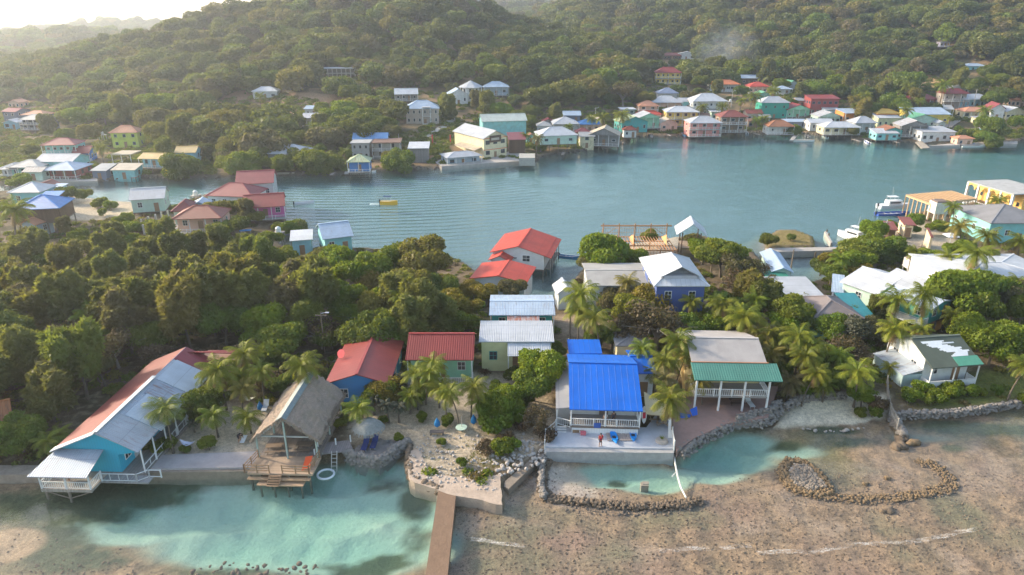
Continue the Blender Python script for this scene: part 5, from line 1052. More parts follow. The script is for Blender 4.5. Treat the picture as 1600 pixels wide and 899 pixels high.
# timber roof frame
wc_=m_plain((.62,.42,.24),.8,.3)
cs=[P(1416,305,5.2),P(1485,299,5.2),P(1525,311,5.2),P(1455,319,5.2)]
tf=empty('timber_roof_frame','long open roof frame of pale timber rafters beside the white tank tower','roof frame',(0,0,0)); A_,B_,C_,D_=[Vector(c) for c in cs]
b=MB()
for i in range(25): t=i/24; b.bar(A_.lerp(D_,t)+Vector((0,0,0)),B_.lerp(C_,t),.12,.2)
b.build('rafters',wc_,tf); b=MB()
for i in range(12): t=i/11; b.bar(A_.lerp(B_,t)+Vector((0,0,.16)),D_.lerp(C_,t)+Vector((0,0,.16)),.12,.08)
b.bar(A_-Vector((0,0,.2)),D_-Vector((0,0,.2)),.2,.3).bar(D_-Vector((0,0,.2)),C_-Vector((0,0,.2)),.2,.3).bar(A_-Vector((0,0,.2)),B_-Vector((0,0,.2)),.2,.3); b.build('beams',wc_,tf)
for s0,s1,n in ((A_,D_,6),(D_,C_,6),(A_,B_,5)):
    for i in range(n+1): q=s0.lerp(s1,i/n); add_post(tf,q.x,q.y,0,5.0,.2,wc_)
# construction frame
x0=PY(945,352,136)[0]; x1=PY(1046,352,136)[0]; cf=empty('construction_frame','bare timber frame of a two-storey house being built by the lagoon','timber frame',(0,0,0)); wf=m_plain((.50,.27,.13),.8,.3); YB,YF=138,129; zt=PY(800,353,YB)[2]
for i in range(5):
    xx=x0+(x1-x0)*i/4; add_post(cf,xx,YB,.3,zt+.5,.2,wf)
    add_post(cf,xx+.3,YF,.3,3.9,.2,wf)
    if 0<i<4 or i==0: pass
b=MB(); b.bar((x0-.5,YB,zt),(x1+1,YB,zt),.15,.28); 
for xx in np.linspace(x0,x1,28): b.bar((xx,YB,3.8),(xx,YB,zt),.045)
for z in (4.6,5.4): b.bar((x0,YB,z),(x1,YB,z),.05)
b.build('upper_wall_frame',wf,cf); b=MB()
for xx in np.linspace(x0,x1,24): b.bar((xx,YF,3.75),(xx,YB,3.75),.07,.18)
for yy in np.linspace(YF,YB,4): b.bar((x0,yy,3.6),(x1,yy,3.6),.12,.22)
b.build('floor_joists',wf,cf)
for i in (0,1,3):
    xx=x0+(x1-x0)*(i+.6)/4; bb=MB(); bb.quad((xx,YF+2,3.85),(xx,YB-1,3.85),(xx,YF+3.2,zt-.1)); bb.quad((xx+.05,YF+2,3.85),(xx+.05,YF+3.2,zt-.1),(xx+.05,YB-1,3.85)); bb.build('gusset_panel', m_plain((.62,.36,.17),.8,.3), cf)
b=MB()
for xx in np.linspace(x0+4,x1,16): b.bar((xx,YF,1.2),(xx,YF,3.6),.05)
for z in (1.6,2.5): b.bar((x0+4,YF,z),(x1,YF,z),.06)
b.bar((x0,YB,3.8),(x0+3,YB,zt-.3),.08).bar((x1,YB,3.8),(x1-3,YB,zt-.3),.08).bar((x0-2,YF+2,1.2),(x0,YB,zt),.12).bar((x1-1,YF-2,1),(x1-.5,YF,3.8),.14); b.build('braces',wf,cf)
h=house('open shelter with steep white roof beside the construction frame',(1059,369),(1104,367),5.2,6,rot=-8,roof='gable',ridge='d',rise=2.3,wall='brown',rc='white',nofill=True,rust=.02,name='shelter',cat='shelter')
for (xx,yy) in ((-1.8,.6),(1.8,.6),(-1.8,5.4),(1.8,5.4)): add_post(h.root,xx,yy,-.6,h.e+.3,.2,m_plain((.2,.12,.08),.8,.3))
MB().box(-1.9,1.9,.5,5.5,2.2,2.35).build('platform', m_wood((.4,.3,.22),'u'), h.root)
# tank tower
def tank_tower(px,py,h_,label,s_=1.0,boxy=True,c=(.62,.60,.56)):
    g=G(px,py); r=empty('water_tank_tower',label,'water tank',tuple(g)); m_=m_plain(c,.8,.4)
    for sx in(-1,1):
        for sy in(-1,1): add_post(r,sx*1.1*s_,sy*1.1*s_,-.5,h_,.28*s_,m_,'leg')
    MB().box(-1.4*s_,1.4*s_,-1.4*s_,1.4*s_,h_,h_+.2).build('platform',m_,r)
    if boxy: MB().box(-1.3*s_,1.3*s_,-1.3*s_,1.3*s_,h_+.2,h_+2.3*s_).build('tank',m_,r); MB().box(-1.1*s_,1.1*s_,-1.1*s_,1.1*s_,h_+2.3*s_,h_+2.6*s_).build('tank_lid',m_plain((.2,.15,.13),.9,.5),r)
    else: MB().tube([(0,0,h_+.2),(0,0,h_+1.5*s_),(0,0,h_+1.8*s_),(0,0,h_+1.95*s_)],[.75*s_,.75*s_,.45*s_,.2*s_],14).build('tank',m_plain((.74,.74,.70),.5,.2),r)
    return r
tank_tower(1461,346,2.2,'white concrete box tank on legs beside the timber roof frame',1.15)
tank_tower(1420,427,1.2,'low white arched tank stand right of the off-white roof',.75)
tank_tower(1448,424,1.6,'white arched tank stand in the sandy yard by the yellowing palms',.8)
tank_tower(437,378,2.0,'round cream water tank on a timber stand left of the aqua waterfront house',.8,False,(.3,.26,.22))
tank_tower(307,312,1.0,'round pale water tank on the rubble bank behind the maroon hip roof',.8,False,(.4,.36,.3))
tank_tower(162,222,2.6,'cream round tank on posts beside the lime green house',.8,False,(.5,.5,.45))
tank_tower(1140,166,2.0,'grey tank stand with pale tank beside the three-storey white house',.7,False,(.3,.3,.32))
house('cream hut on posts with salmon red shed roof in the sandy yard',(1408,349),(1437,355),3.4,5.5,roof='shed',rise=.4,rot=-14,wall=(.80,.68,.45),rc='brick',rust=.1,stilt=.5,name='hut',cat='hut')
house('cream and grey hut with red shed roof next to a white parasol',(1442,364),(1472,378),3.2,5.5,roof='shed',rise=.5,rot=-20,wall=(.80,.66,.44),rc='brick',rust=.1,win=False,name='hut',cat='hut')
house('low rust red lean-to left of the cream hut on posts',(1384,357),(1408,362),2.2,5,rot=-14,roof='shed',rise=.6,wall='brown',rc='brick',win=False,name='lean_to',cat='shed')
for (px,py,lb) in ((1483,383,'small white square parasol beside the cream and grey hut'),):
    g=G(px,py); r=empty('parasol',lb,'parasol',tuple(g)); MB().tube([(0,0,0),(0,0,2.5)],.04,6).build('pole',m_plain(TRIM),r); b=MB(); q=[(-1.3,-1.3,2.1),(1.3,-1.3,2.1),(1.3,1.3,2.1),(-1.3,1.3,2.1)]
    for i in range(4): b.slab([q[i],q[(i+1)%4],(0,0,2.75)],.03)
    b.build('canopy',m_plain((.75,.78,.82),.7,.1),r)
house('dark brown hut with orange rusty roof hidden in the grove at the left edge',(-30,672),(28,648),3.2,5,rot=32,roof='gable',ridge='w',rise=1.4,wall='brown',rc=(.42,.15,.05),rust=.5,win=False,name='hut',cat='hut')
house('dark brown hut with small orange roof deeper in the grove',(52,622),(84,606),3.2,5,rot=32,roof='gable',ridge='w',rise=1.2,wall='brown',rc=(.42,.15,.05),rust=.5,win=False,name='hut',cat='hut')
# ------------------------------------------------------------ the wood on the hills
rs = np.random.RandomState(5); fx = []; fy = []; fs = []
for (y0, y1, sp, sc_) in [(225, 520, 6.6, 1.15), (520, 820, 8.5, 1.45), (820, 1700, 13, 2.0)]:
    gy = np.arange(y0, y1, sp)
    for yy in gy:
        gx = np.arange(-(yy*.85+30), yy*.85+30, sp); gx = gx + rs.uniform(-.45, .45, len(gx)) * sp; fx.append(gx); fy.append(yy + rs.uniform(-.45, .45, len(gx)) * sp); fs.append(np.full(len(gx), sc_))
fx = np.concatenate(fx); fy = np.concatenate(fy); fs = np.concatenate(fs)
ok = sdf(FAR, fx, fy) > 2.5
for w_ in NFW: ok &= ~(sdf(w_, fx, fy) > -1)
for cpx, cpy, rr_, ry_ in [(470,158,16,7),(560,150,9,5),(350,185,6,16),(430,178,12,6),(620,118,8,5),(690,205,10,10),(760,60,9,6),(1440,128,8,8)]:
    cc0 = G(cpx, cpy); ok &= ~((((fx-cc0[0])/rr_)**2 + ((fy-cc0[1])/ry_)**2 < 1) & (rs.rand(len(fx)) < .85))
gap = fbm(fx * .03 + 5, fy * .03, 3); ok &= (rs.rand(len(fx)) < np.where(gap < .40, .60, .96))
fx, fy, fs = fx[ok], fy[ok], fs[ok]; fz = terrain(fx, fy)
fs = fs * (.6 + .95 * rs.rand(len(fx)) ** 2.2)
# no tall tree right in front of a hillside house: its yard is kept open
keep = np.ones(len(fx), bool); tpx, tpy = proj(fx, fy, fz + 6.0 * fs); rpx = 3.6 * fs * F / (fy*CP + (H-fz)*SP)
for (hx, hy, hz0, hz1, hw) in HVIEW:
    x_, pb_ = proj(hx, hy, hz0); _, pe_ = proj(hx, hy, hz1); hwp = hw * F / (hy*CP + (H-hz0)*SP)
    keep &= ~((fy < hy + 6) & (fy > hy - 70) & (np.abs(tpx - x_) < hwp + rpx) & (tpy < pb_ - .25 * (pb_ - pe_)))
    keep &= ~((fx-hx)**2 + (fy-hy-3)**2 < (hw+3)**2)
fx, fy, fs, fz = fx[keep], fy[keep], fs[keep], fz[keep]
fm = bpy.data.meshes.new('forest'); fm.from_pydata(np.stack([fx, fy, fz - .6], 1).tolist(), [], [])
for nm_, ar in (('sc', fs), ('rz', rs.uniform(0, 6.283, len(fx)))):
    a_ = fm.attributes.new(nm_, 'FLOAT', 'POINT'); a_.data.foreach_set('value', ar.astype('f'))
forest = link('forest', fm); tag(forest, 'dense dry green forest covering the hillsides behind the town', 'forest', kind='stuff')
ng = bpy.data.node_groups.new('forest_scatter', 'GeometryNodeTree'); ng.interface.new_socket('Geometry', in_out='INPUT', socket_type='NodeSocketGeometry'); ng.interface.new_socket('Geometry', in_out='OUTPUT', socket_type='NodeSocketGeometry')
gi = ng.nodes.new('NodeGroupInput'); go = ng.nodes.new('NodeGroupOutput'); ip = ng.nodes.new('GeometryNodeInstanceOnPoints'); ci = ng.nodes.new('GeometryNodeCollectionInfo')
ci.inputs['Collection'].default_value = pc; ci.inputs['Separate Children'].default_value = True; ci.inputs['Reset Children'].default_value = True
ip.inputs['Pick Instance'].default_value = True
ri = ng.nodes.new('FunctionNodeRandomValue'); ri.data_type = 'INT'; 
[s_ for s_ in ri.inputs if s_.name == 'Max' and s_.type == 'INT'][0].default_value = 5
na = ng.nodes.new('GeometryNodeInputNamedAttribute'); na.data_type = 'FLOAT'; na.inputs[0].default_value = 'sc'; nb2 = ng.nodes.new('GeometryNodeInputNamedAttribute'); nb2.data_type = 'FLOAT'; nb2.inputs[0].default_value = 'rz'
cx = ng.nodes.new('ShaderNodeCombineXYZ'); L_ = ng.links.new
L_(gi.outputs[0], ip.inputs['Points']); L_(ci.outputs[0], ip.inputs['Instance']); L_([o_ for o_ in ri.outputs if o_.type == 'INT'][0], ip.inputs['Instance Index'])
L_(nb2.outputs[0], cx.inputs[2]); L_(cx.outputs[0], ip.inputs['Rotation']); L_(na.outputs[0], ip.inputs['Scale']); L_(ip.outputs[0], go.inputs[0])
md = forest.modifiers.new('scatter', 'NODES'); md.node_group = ng
HOUSES += [(P(190,660,4)[0]+1, P(230,620,4)[1], 6), (P(210,640,4)[0]+1, P(300,560,4)[1]-4, 5), (tp.location.x, tp.location.y+5, 5)]
# ------------------------------------------------------------ masonry, walls, paving
CON = m_plain((.44,.40,.36),.9,.5,.7,.5,'old_concrete'); CONW = m_plain((.50,.50,.52),.85,.35,.6,.4,'pale_concrete')
def jag(pts,amp=.35,step=.6,seed=0):
    rs=np.random.RandomState(seed); o=[]
    for (x0_,y0_),(x1_,y1_) in zip(pts,pts[1:]+pts[:1]):
        n=max(1,int(math.hypot(x1_-x0_,y1_-y0_)/step))
        for i in range(n): t=i/n; o.append((x0_+(x1_-x0_)*t+rs.uniform(-1,1)*amp*(i>0),y0_+(y1_-y0_)*t+rs.uniform(-1,1)*amp*(i>0)))
    return o
def slab_px(name,label,cat,pts,z,th,mat,kind=None):
    q=[tuple(P(x,y,z)[:2]) for x,y in pts]; q=jag(q,.18,.7,3) if name=='concrete_platform' else q; o=MB().prism(q,z-th,z).build(name,mat); return tag(o,label,cat,kind=kind)
slab_px('boardwalk','long grey concrete walkway along the sea wall left of the pavilion','walkway',[(206,713),(300,709),(404,705),(406,730),(206,733)],1.22,.5,m_plain((.42,.38,.37),.9,.45,.5,.5),'structure')
slab_px('sea_wall','stained concrete sea wall below the long turquoise guesthouse and walkway','sea wall',[(204,729),(406,727),(406,736.5),(204,739)],.98,2.4,m_plain((.34,.27,.20),.95,.6,1.2,.8))
slab_px('sea_wall','low worn concrete sea wall at the far left waterline','sea wall',[(-120,727),(82,727),(82,741),(-120,744)],1.0,2.4,m_plain((.42,.34,.27),.95,.6,1.2,.8))
slab_px('ledge','narrow tan ledge at the foot of the long sea wall','ledge',[(110,741),(406,736),(406,743),(110,748)],.25,1.6,m_plain((.36,.29,.20),.95,.6,1.2,.8))
slab_px('patio','pale blue-grey concrete patio in front of the blue-roofed beach house','patio',[(868,668),(1010,668),(1030,640),(1046,655),(1053,701),(852,698),(856,680)],1.28,1.2,m_plain((.50,.52,.56),.85,.35,.5,.3),'structure')
slab_px('sea_wall','straight pale sea wall along the patio of the blue-roofed beach house','sea wall',[(851,698.5),(1053,701.5),(1053,708),(850,706)],1.12,2.6,m_plain((.42,.41,.40),.9,.5,1.2,.7))
slab_px('ledge','mossy ledge under the patio sea wall','ledge',[(870,708),(1053,709),(1053,716),(868,715)],.18,1.6,m_plain((.33,.27,.18),.95,.6,1.2,.8))
slab_px('paving','pinkish brick paving around the two-storey beach house','paving',[(1022,636),(1085,600),(1216,604),(1200,652),(1140,660),(1086,684),(1057,704),(1046,654)],1.30,1.0,m_plain((.36,.23,.19),.9,.35,1.5,.4),'structure')
slab_px('concrete_platform','large eroded concrete platform at the head of the pier','platform',[(636,706),(660,700),(664,722),(676,742),(720,745),(782,741),(785,789),(700,772),(660,758),(640,748)],1.02,2.4,m_plain((.50,.39,.30),.95,.55,.8,.8))
slab_px('pier','narrow brown concrete pier running out to the bottom of the picture','pier',[(685,765),(713,767),(688,1010),(648,1010)],1.0,.7,m_plain((.22,.14,.09),.9,.5,.6,.6))
pq=empty('pier_footing','dark footing blocks under the narrow brown pier','pier footing',(0,0,0))
for k,(px,py) in enumerate([(698,790),(692,830),(684,880),(672,940)]): c=P(px,py,.4); MB().box(c[0]-.7,c[0]+.7,c[1]-.6,c[1]+.6,-1.6,.28).build('block',m_plain((.2,.15,.1),.95,.5),pq)
slab_px('slipway_wall','short dark concrete wall from the platform corner to the patio','wall',[(787,760),(789,752),(846,704),(853,708),(795,764)],.75,2.0,m_plain((.27,.22,.17),.95,.5,1.2,.8))
slab_px('quay','broad concrete quay with tyre-lined edge in front of the warehouse','quay',[(679,253),(693,248),(792,236),(835,240),(836,250),(690,260)],1.0,2.5,CON)
slab_px('block_stack','stack of grey cement blocks at the end of the warehouse quay','block stack',[(811,247),(836,247),(836,240),(811,240)],3.6,2.6,m_plain((.42,.41,.37),.9,.6,3,.8))
slab_px('jetty','thin concrete jetty along the sandy islet','jetty',[(1196,388),(1310,386),(1310,391),(1200,394)],.9,1.4,CON)
slab_px('jetty','short grey slipway jetty left of the stilted pavilion','jetty',[(1234,219),(1240,219),(1256,198),(1250,198)],.9,.6,CON)
slab_px('jetty','small plank landing below the mangroves near the grey dormer house','jetty',[(431,271),(463,270),(462,265),(436,266)],.6,.4,m_wood((.4,.36,.3),'u'))
slab_px('jetty','long low landing stage in front of the red-brown restaurant','jetty',[(55,284),(152,283),(152,279),(55,280)],.7,1.5,CON)
slab_px('jetty','dock walkway under the blue stilt house','jetty',[(538,271),(570,271),(570,266),(540,266)],.7,.4,m_wood((.5,.48,.45),'u'))
slab_px('ruined_jetty','row of broken concrete piles in the inlet','jetty',[(1288,362),(1291,361),(1301,379),(1298,380)],.6,2,CON)
slab_px('jetty','small dark landing stage near the sandy islet','jetty',[(1210,364),(1244,362),(1244,359),(1212,360)],.6,1,m_plain((.12,.10,.08),.9,.4))
slab_px('jetty','concrete edge of the right-hand far quay','jetty',[(1450,228),(1590,225),(1590,221),(1500,223)],.8,1.5,CON)
slab_px('jetty','leaning landing planks below the grey timber house on broken stilts','jetty',[(1430,222),(1440,220),(1453,231),(1440,232)],.7,.3,m_wood((.42,.36,.28),'u'))
slab_px('road','narrow pale lane climbing the hillside past the stone house','road',[(655,219),(668,218),(708,190),(704,176),(698,180),(700,189)],0,0,CON,'structure') if False else None
b=MB()
pth=[G(x,y,.25) for x,y in [(655,216),(668,211),(680,205),(692,198),(702,191),(706,184),(703,176)]]
for p_,q_ in zip(pth[:-1],pth[1:]):
    d=np.array([q_[1]-p_[1],-(q_[0]-p_[0])]); d=d/np.linalg.norm(d)*1.6; b.slab([(p_[0]-d[0],p_[1]-d[1],p_[2]),(p_[0]+d[0],p_[1]+d[1],p_[2]),(q_[0]+d[0],q_[1]+d[1],q_[2]),(q_[0]-d[0],q_[1]-d[1],q_[2])],.3)
tag(b.build('lane',m_plain((.46,.42,.36),.9,.3)),kind='structure')
b=MB(); pth=[G(x,y,.2) for x,y in [(1470,205),(1480,196),(1492,188),(1500,178),(1505,170)]]
for p_,q_ in zip(pth[:-1],pth[1:]):
    d=np.array([q_[1]-p_[1],-(q_[0]-p_[0])]); d=d/np.linalg.norm(d)*2.2; b.slab([(p_[0]-d[0],p_[1]-d[1],p_[2]),(p_[0]+d[0],p_[1]+d[1],p_[2]),(q_[0]+d[0],q_[1]+d[1],q_[2]),(q_[0]-d[0],q_[1]-d[1],q_[2])],.3)
tag(b.build('street',m_plain((.36,.30,.25),.9,.3)),kind='structure')
# stones
import bmesh
def stone_proto(seed):
    bm=bmesh.new(); bmesh.ops.create_icosphere(bm,subdivisions=2,radius=1); rs=np.random.RandomState(seed); V_=np.array([v.co[:] for v in bm.verts]); Fq_=np.array([[v.index for v in f.verts] for f in bm.faces]); bm.free()
    o=rs.uniform(0,50,3); n=vnoise(V_[:,0]*1.6+o[0],V_[:,1]*1.6+V_[:,2]*1.3+o[1]); n2=vnoise(V_[:,0]*4+o[2],V_[:,2]*4+V_[:,1]*3); return V_*(.55+.7*n+.25*n2)[:,None]*np.array([1,rs.uniform(.6,.95),rs.uniform(.5,.75)]),Fq_
SP_=[stone_proto(i) for i in range(8)]
def stones(name,label,cat,cent,size,mat,seed=0,kind=None):
    rs=np.random.RandomState(seed); Vs=[];Fs=[];k=0
    for i,c in enumerate(cent):
        V_,F_=SP_[rs.randint(8)]; a_=rs.uniform(0,6.28); ca_,sa_=math.cos(a_),math.sin(a_); t_=rs.uniform(-.4,.4); sz=size*rs.uniform(.5,1.35)
        V2=V_*sz; V2=np.stack([V2[:,0]*ca_-V2[:,1]*sa_,V2[:,0]*sa_+V2[:,1]*ca_,V2[:,2]+V2[:,0]*t_],1)+np.array(c); Vs.append(V2);Fs.append(F_+k);k+=len(V_)
    me=np_mesh(name,np.vstack(Vs),np.vstack(Fs),mat); o=link(name,me); return tag(o,label,cat,kind=kind)
def along(px,z,width,step,seed,layers=1,dz=.3):
    rs=np.random.RandomState(seed); pts=[P(x,y,z) for x,y in px]; out_=[]
    for p_,q_ in zip(pts[:-1],pts[1:]):
        L=np.linalg.norm(q_-p_); n=max(1,int(L/step)); d=(q_-p_)/max(L,1e-6); nrm=np.array([-d[1],d[0],0])
        for i in range(n):
            for l in range(layers):
                w_=width*(1-.55*l/max(1,layers)); out_.append(p_+d*(i+rs.rand())*step+nrm*rs.uniform(-.5,.5)*w_+np.array([0,0,l*dz+rs.uniform(-.08,.08)]))
    return out_
ROCK=m_plain((.22,.165,.115),.95,.65,2.2,.9,'wet_rock'); ROCKG=m_plain((.30,.27,.24),.95,.65,2.0,.9,'grey_rock'); ROCKT=m_plain((.25,.175,.10),.95,.6,2,.9,'ochre_rock'); ROCKP=m_plain((.50,.45,.40),.95,.5,2,.9,'pale_rock')
stones('rock_breakwater','curved breakwater of brown rubble enclosing the pool below the patio','breakwater',along([(858,712),(848,735),(847,765),(858,780),(900,785),(950,789),(1010,793),(1060,790),(1096,783)],-.1,1.3,.045,1,3,.14)+along([(880,792),(960,797),(1040,798),(1080,796)],-.2,1.9,.09,9),.17,ROCK,1)
stones('rock_breakwater','grey rock wall edging the left side of the walled pool','breakwater',along([(852,709),(846,730),(846,768),(852,780)],.05,.6,.08,2,4,.18),.20,ROCKG,2)
stones('rock_wall','rough grey rock sea wall stepping along the pink paving','rock wall',along([(1060,714),(1078,702),(1092,690),(1118,678),(1148,664),(1172,662),(1190,664),(1206,652),(1219,642)],.35,1.5,.075,4,4,.24),.25,ROCKG,3)
stones('rock_wall','low grey rock terrace wall right of the pink paving','rock wall',along([(1150,658),(1180,650),(1204,644),(1216,632)],1.1,1.1,.09,5,4,.22),.22,ROCKG,4)
stones('rock_wall','long dry-stone sea wall in front of the white cottage','rock wall',along([(1392,652),(1430,651),(1480,650),(1530,644),(1580,635),(1660,622)],.3,1.0,.09,6,4,.22),.22,ROCKG,5)
stones('rock_wall','rubble retaining wall at the back of the small beach','rock wall',along([(1226,640),(1240,630),(1280,622),(1320,620)],1.0,1.0,.10,7,4,.22),.22,ROCKG,6)
stones('rock_groyne','short stone groyne running out from the beach fence','groyne',along([(1392,652),(1398,662),(1408,674),(1412,684)],.1,.9,.12,8,3,.25),.34,ROCKG,7)
for (px,py,sz,lb) in [(1404,697,.9,'broad brown boulder in the shallows below the stone groyne'),(1427,691,.8,'pointed ochre boulder beside the stone groyne'),(1410,684,.8,'pale boulder at the tip of the stone groyne'),(1386,747,.35,'small ochre stone on the flat inside the rubble ring'),(1354,755,.35,'small dark stone left of the ochre stone inside the rubble ring'),(1384,797,.7,'lone dark rock seaward of the rubble ring')]:
    c=P(px,py,.05); stones('boulder',lb,'boulder',[c,c+np.array([sz*.5,.1,-.1]),c+np.array([-sz*.4,-.1,-.1])],sz*.7,ROCKT if 'ochre' in lb else ROCK,int(px))
stones('rock_ring','wide ring of ochre rubble in the shallows at the right','rubble ring',along([(1222,735),(1226,752),(1240,765),(1270,773),(1310,779),(1350,781),(1390,780),(1430,775),(1460,768),(1484,763),(1486,752),(1474,738),(1462,728),(1446,722),(1436,726)],-.14,1.7,.035,9,2,.10),.14,ROCKT,8)
cr=[P(x,y,0) for x,y in [(1240,725),(1262,728),(1280,745),(1294,764),(1262,768),(1240,758),(1228,745)]]
o=MB().prism(jag([tuple(c[:2]) for c in cr],.3,.5,1),-.6,.12).build('rock_islet',m_plain((.55,.47,.40),.95,.5,2.5,1)); tag(o,'flat pale rock islet at the left end of the rubble ring','rock')
stones('rock_edge','heap of ochre boulders around the flat pale rock islet','rocks',along([(1236,718),(1226,730),(1226,748),(1240,764),(1268,772),(1296,768),(1282,745),(1262,727),(1240,718)],-.06,1.3,.03,12,2,.14),.17,ROCKT,9)
stones('rubble_line','thin line of pale stones off the small beach','stones',along([(1250,670),(1285,674),(1320,673),(1350,668)],-.05,.3,.45,13),.22,ROCKP,10)
rs=np.random.RandomState(61); cp=np.array([c[:2] for c in cr]); cc_=[]
for _ in range(900):
    q=rs.uniform(cp.min(0),cp.max(0))
    if sdf(cp,q[:1],q[1:])[0]>.15: cc_.append(np.array([q[0],q[1],.10+rs.uniform(-.03,.12)]))
stones('islet_rubble','pale broken coral heaped on the flat rock islet','rubble',cc_,.16,m_plain((.34,.28,.22),.95,.6,2,.9,'dull_coral'),62,'stuff')
# rock mound with the thatch umbrella
c0=P(600,700,1.0)
mound=[P(x,y,.9) for x,y in [(545,712),(560,696),(600,688),(628,688),(640,694),(622,704),(604,716),(592,722),(560,720)]]
o=MB().prism(jag([tuple(c[:2]) for c in mound],.25,.6,2),-1.8,.95).build('rock_mound',m_plain((.33,.29,.26),.95,.6,1.5,1)); tag(o,'rocky sea wall mound carrying the thatched umbrella','rock mound')
stones('rock_facing','rough grey boulders facing the umbrella mound','rocks',along([(543,716),(560,722),(592,727),(606,720),(622,706),(640,696)],.3,1.0,.07,14,5,.24)+along([(560,694),(600,690),(636,694)],1.0,1.5,.3,15),.30,ROCKG,11)
stones('rock_edge','dark boulders between the sea deck and the footbridge','rocks',along([(484,722),(492,714),(500,712)],.3,1.4,.15,16,4,.26),.42,ROCKG,12)
stones('rock_edge','weathered rim of rock along the left edge of the concrete platform','rocks',along([(640,700),(640,725),(641,748),(662,760),(690,770)],.35,.7,.14,17,3,.25),.32,ROCK,13)
stones('coral_rubble','bank of broken coral and rubble between the platform and the patio','rubble',along([(770,720),(800,712),(830,700),(848,690)],1.0,5.5,.06,18,1)+along([(760,730),(800,730),(845,705)],.95,3,.12,19),.22,ROCKP,14,'stuff')
stones('beach_rubble','scattered stones on the sandy bank above the pier','rubble',along([(650,700),(700,705),(770,712)],1.08,7,.05,20)+along([(650,735),(700,748),(780,760)],1.0,2.2,.09,23),.14,ROCKP,15,'stuff')
rs=np.random.RandomState(77); cc_=[]
for i in range(3400):
    px=rs.uniform(700,1650); py=rs.uniform(735,899); c=P(px,py,0); z=float(terrain(np.array([c[0]]),np.array([c[1]]))[0])
    if -0.6<z<-.04: cc_.append(np.array([c[0],c[1],z+.02]))
for i in range(500):
    px=rs.uniform(-20,560); py=rs.uniform(875,905) if rs.rand()<.6 else rs.uniform(800,899); c=P(px,py,0); z=float(terrain(np.array([c[0]]),np.array([c[1]]))[0])
    if -0.5<z<-.04: cc_.append(np.array([c[0],c[1],z+.02]))
stones('reef_stones','small stones scattered over the shallow reef flat','stones',cc_,.085,m_plain((.24,.17,.11),.95,.6,3,.8),16,'stuff')
stones('rock_shelf','line of dark rubble awash at the bottom left','rubble line',along([(300,893),(360,888),(430,890),(500,892)],-.22,1.6,.3,22,1),.2,ROCK,17)
# sand pits and mulch edging
# footbridge
fb=empty('footbridge','grey plank footbridge between the pavilion and the umbrella mound','footbridge',tuple(P(500,705,1.2)))
pa,pb,pc_,pd=[P(x,y,1.25)-P(500,705,1.2) for x,y in [(478,712),(553,704),(545,688),(488,694)]]
MB().slab([tuple(pa),tuple(pb),tuple(pc_),tuple(pd)],.12).build('deck',m_wood((.36,.31,.29),'v',4),fb)
for (x,y) in [(497,700),(525,695),(548,690),(492,712)]: c=P(x,y,1.25)-P(500,705,1.2); add_post(fb,c[0],c[1],0,.9,.14)
c=P(523,712,1.2)-P(500,705,1.2); b=MB(); 
for sx in(-.3,.3): b.bar((c[0]+sx,c[1],.6),(c[0]+sx,c[1]-.9,-1.6),.08)
for i in range(5): b.bar((c[0]-.3,c[1]-.15*i-.1,.2-.4*i),(c[0]+.3,c[1]-.15*i-.1,.2-.4*i),.06)
b.build('ladder',m_plain((.55,.50,.45),.7,.3),fb)
# thatched umbrella
c=P(577,690,1.0); um=empty('thatched_umbrella','small round thatched umbrella on the rocky mound','umbrella',(c[0],c[1],.95))
MB().tube([(0,0,0),(0,0,2.5)],.09,8).build('post',m_plain((.25,.18,.12)),um)
b=MB(); rs=np.random.RandomState(4)
for k in range(24):
    t0_,t1_=6.2832*k/24,6.2832*(k+1)/24; r0=1.75+rs.uniform(-.12,.12)
    P0=(0,0,3.1);A1=(.95*math.cos(t0_),.95*math.sin(t0_),2.75);B1=(.95*math.cos(t1_),.95*math.sin(t1_),2.75);A2=(1.75*math.cos(t0_),1.75*math.sin(t0_),2.05);B2=(1.75*math.cos(t1_),1.75*math.sin(t1_),2.05)
    b.quad(P0,A1,B1); b.quad(A1,A2,B2,B1)
    for q in range(5): tt=rs.uniform(t0_,t1_); b.quad((1.7*math.cos(tt),1.7*math.sin(tt),2.1),(1.7*math.cos(tt+.05),1.7*math.sin(tt+.05),2.1),(1.95*math.cos(tt+.03),1.95*math.sin(tt+.03),1.75),(1.9*math.cos(tt),1.9*math.sin(tt),1.75))
b.build('thatch',m_plain((.30,.31,.29),.95,.6,4,.8),um)
def lounger(loc,rz,label,c,group=None):
    r=empty('sun_lounger',label,'sun lounger',tuple(loc),rz,group); m_=m_plain(c,.6,.15)
    MB().box(-.33,.33,-1.0,.35,.30,.37).build('seat',m_,r); MB().slab([(-.33,.35,.37),(.33,.35,.37),(.33,.98,.85),(-.33,.98,.85)],.07).build('backrest',m_,r)
    for xx in(-.27,.27):
        for yy in(-.85,.6): MB().box(xx-.03,xx+.03,yy-.03,yy+.03,0,.31).build('leg',m_plain((.6,.6,.6),.5,.1),r)
    return r
for (px,py,lb) in [(571,699,'left navy blue sun lounger under the thatched umbrella'),(585,696,'right navy blue sun lounger under the thatched umbrella')]: c=P(px,py,1.0); lounger((c[0],c[1],.98),-.05,lb,(.03,.05,.18))
c=P(1171,632,1.4); lounger((c[0],c[1],1.32),.1,'white sun lounger on the ground floor terrace of the two-storey beach house',(.72,.72,.70))
c=P(1149,630,1.3); picnic((c[0],c[1],1.3),0,'dark wooden table beside the white lounger on the terrace',(.12,.07,.05))
for px,py,rz,lb in [(1024,655,.0,'wooden picnic table under the sail shade'),(1037,662,1.3,'wooden picnic bench set beside the leaning white board')]: c=P(px,py,1.3); picnic((c[0],c[1],1.3),rz,lb,(.42,.30,.2))
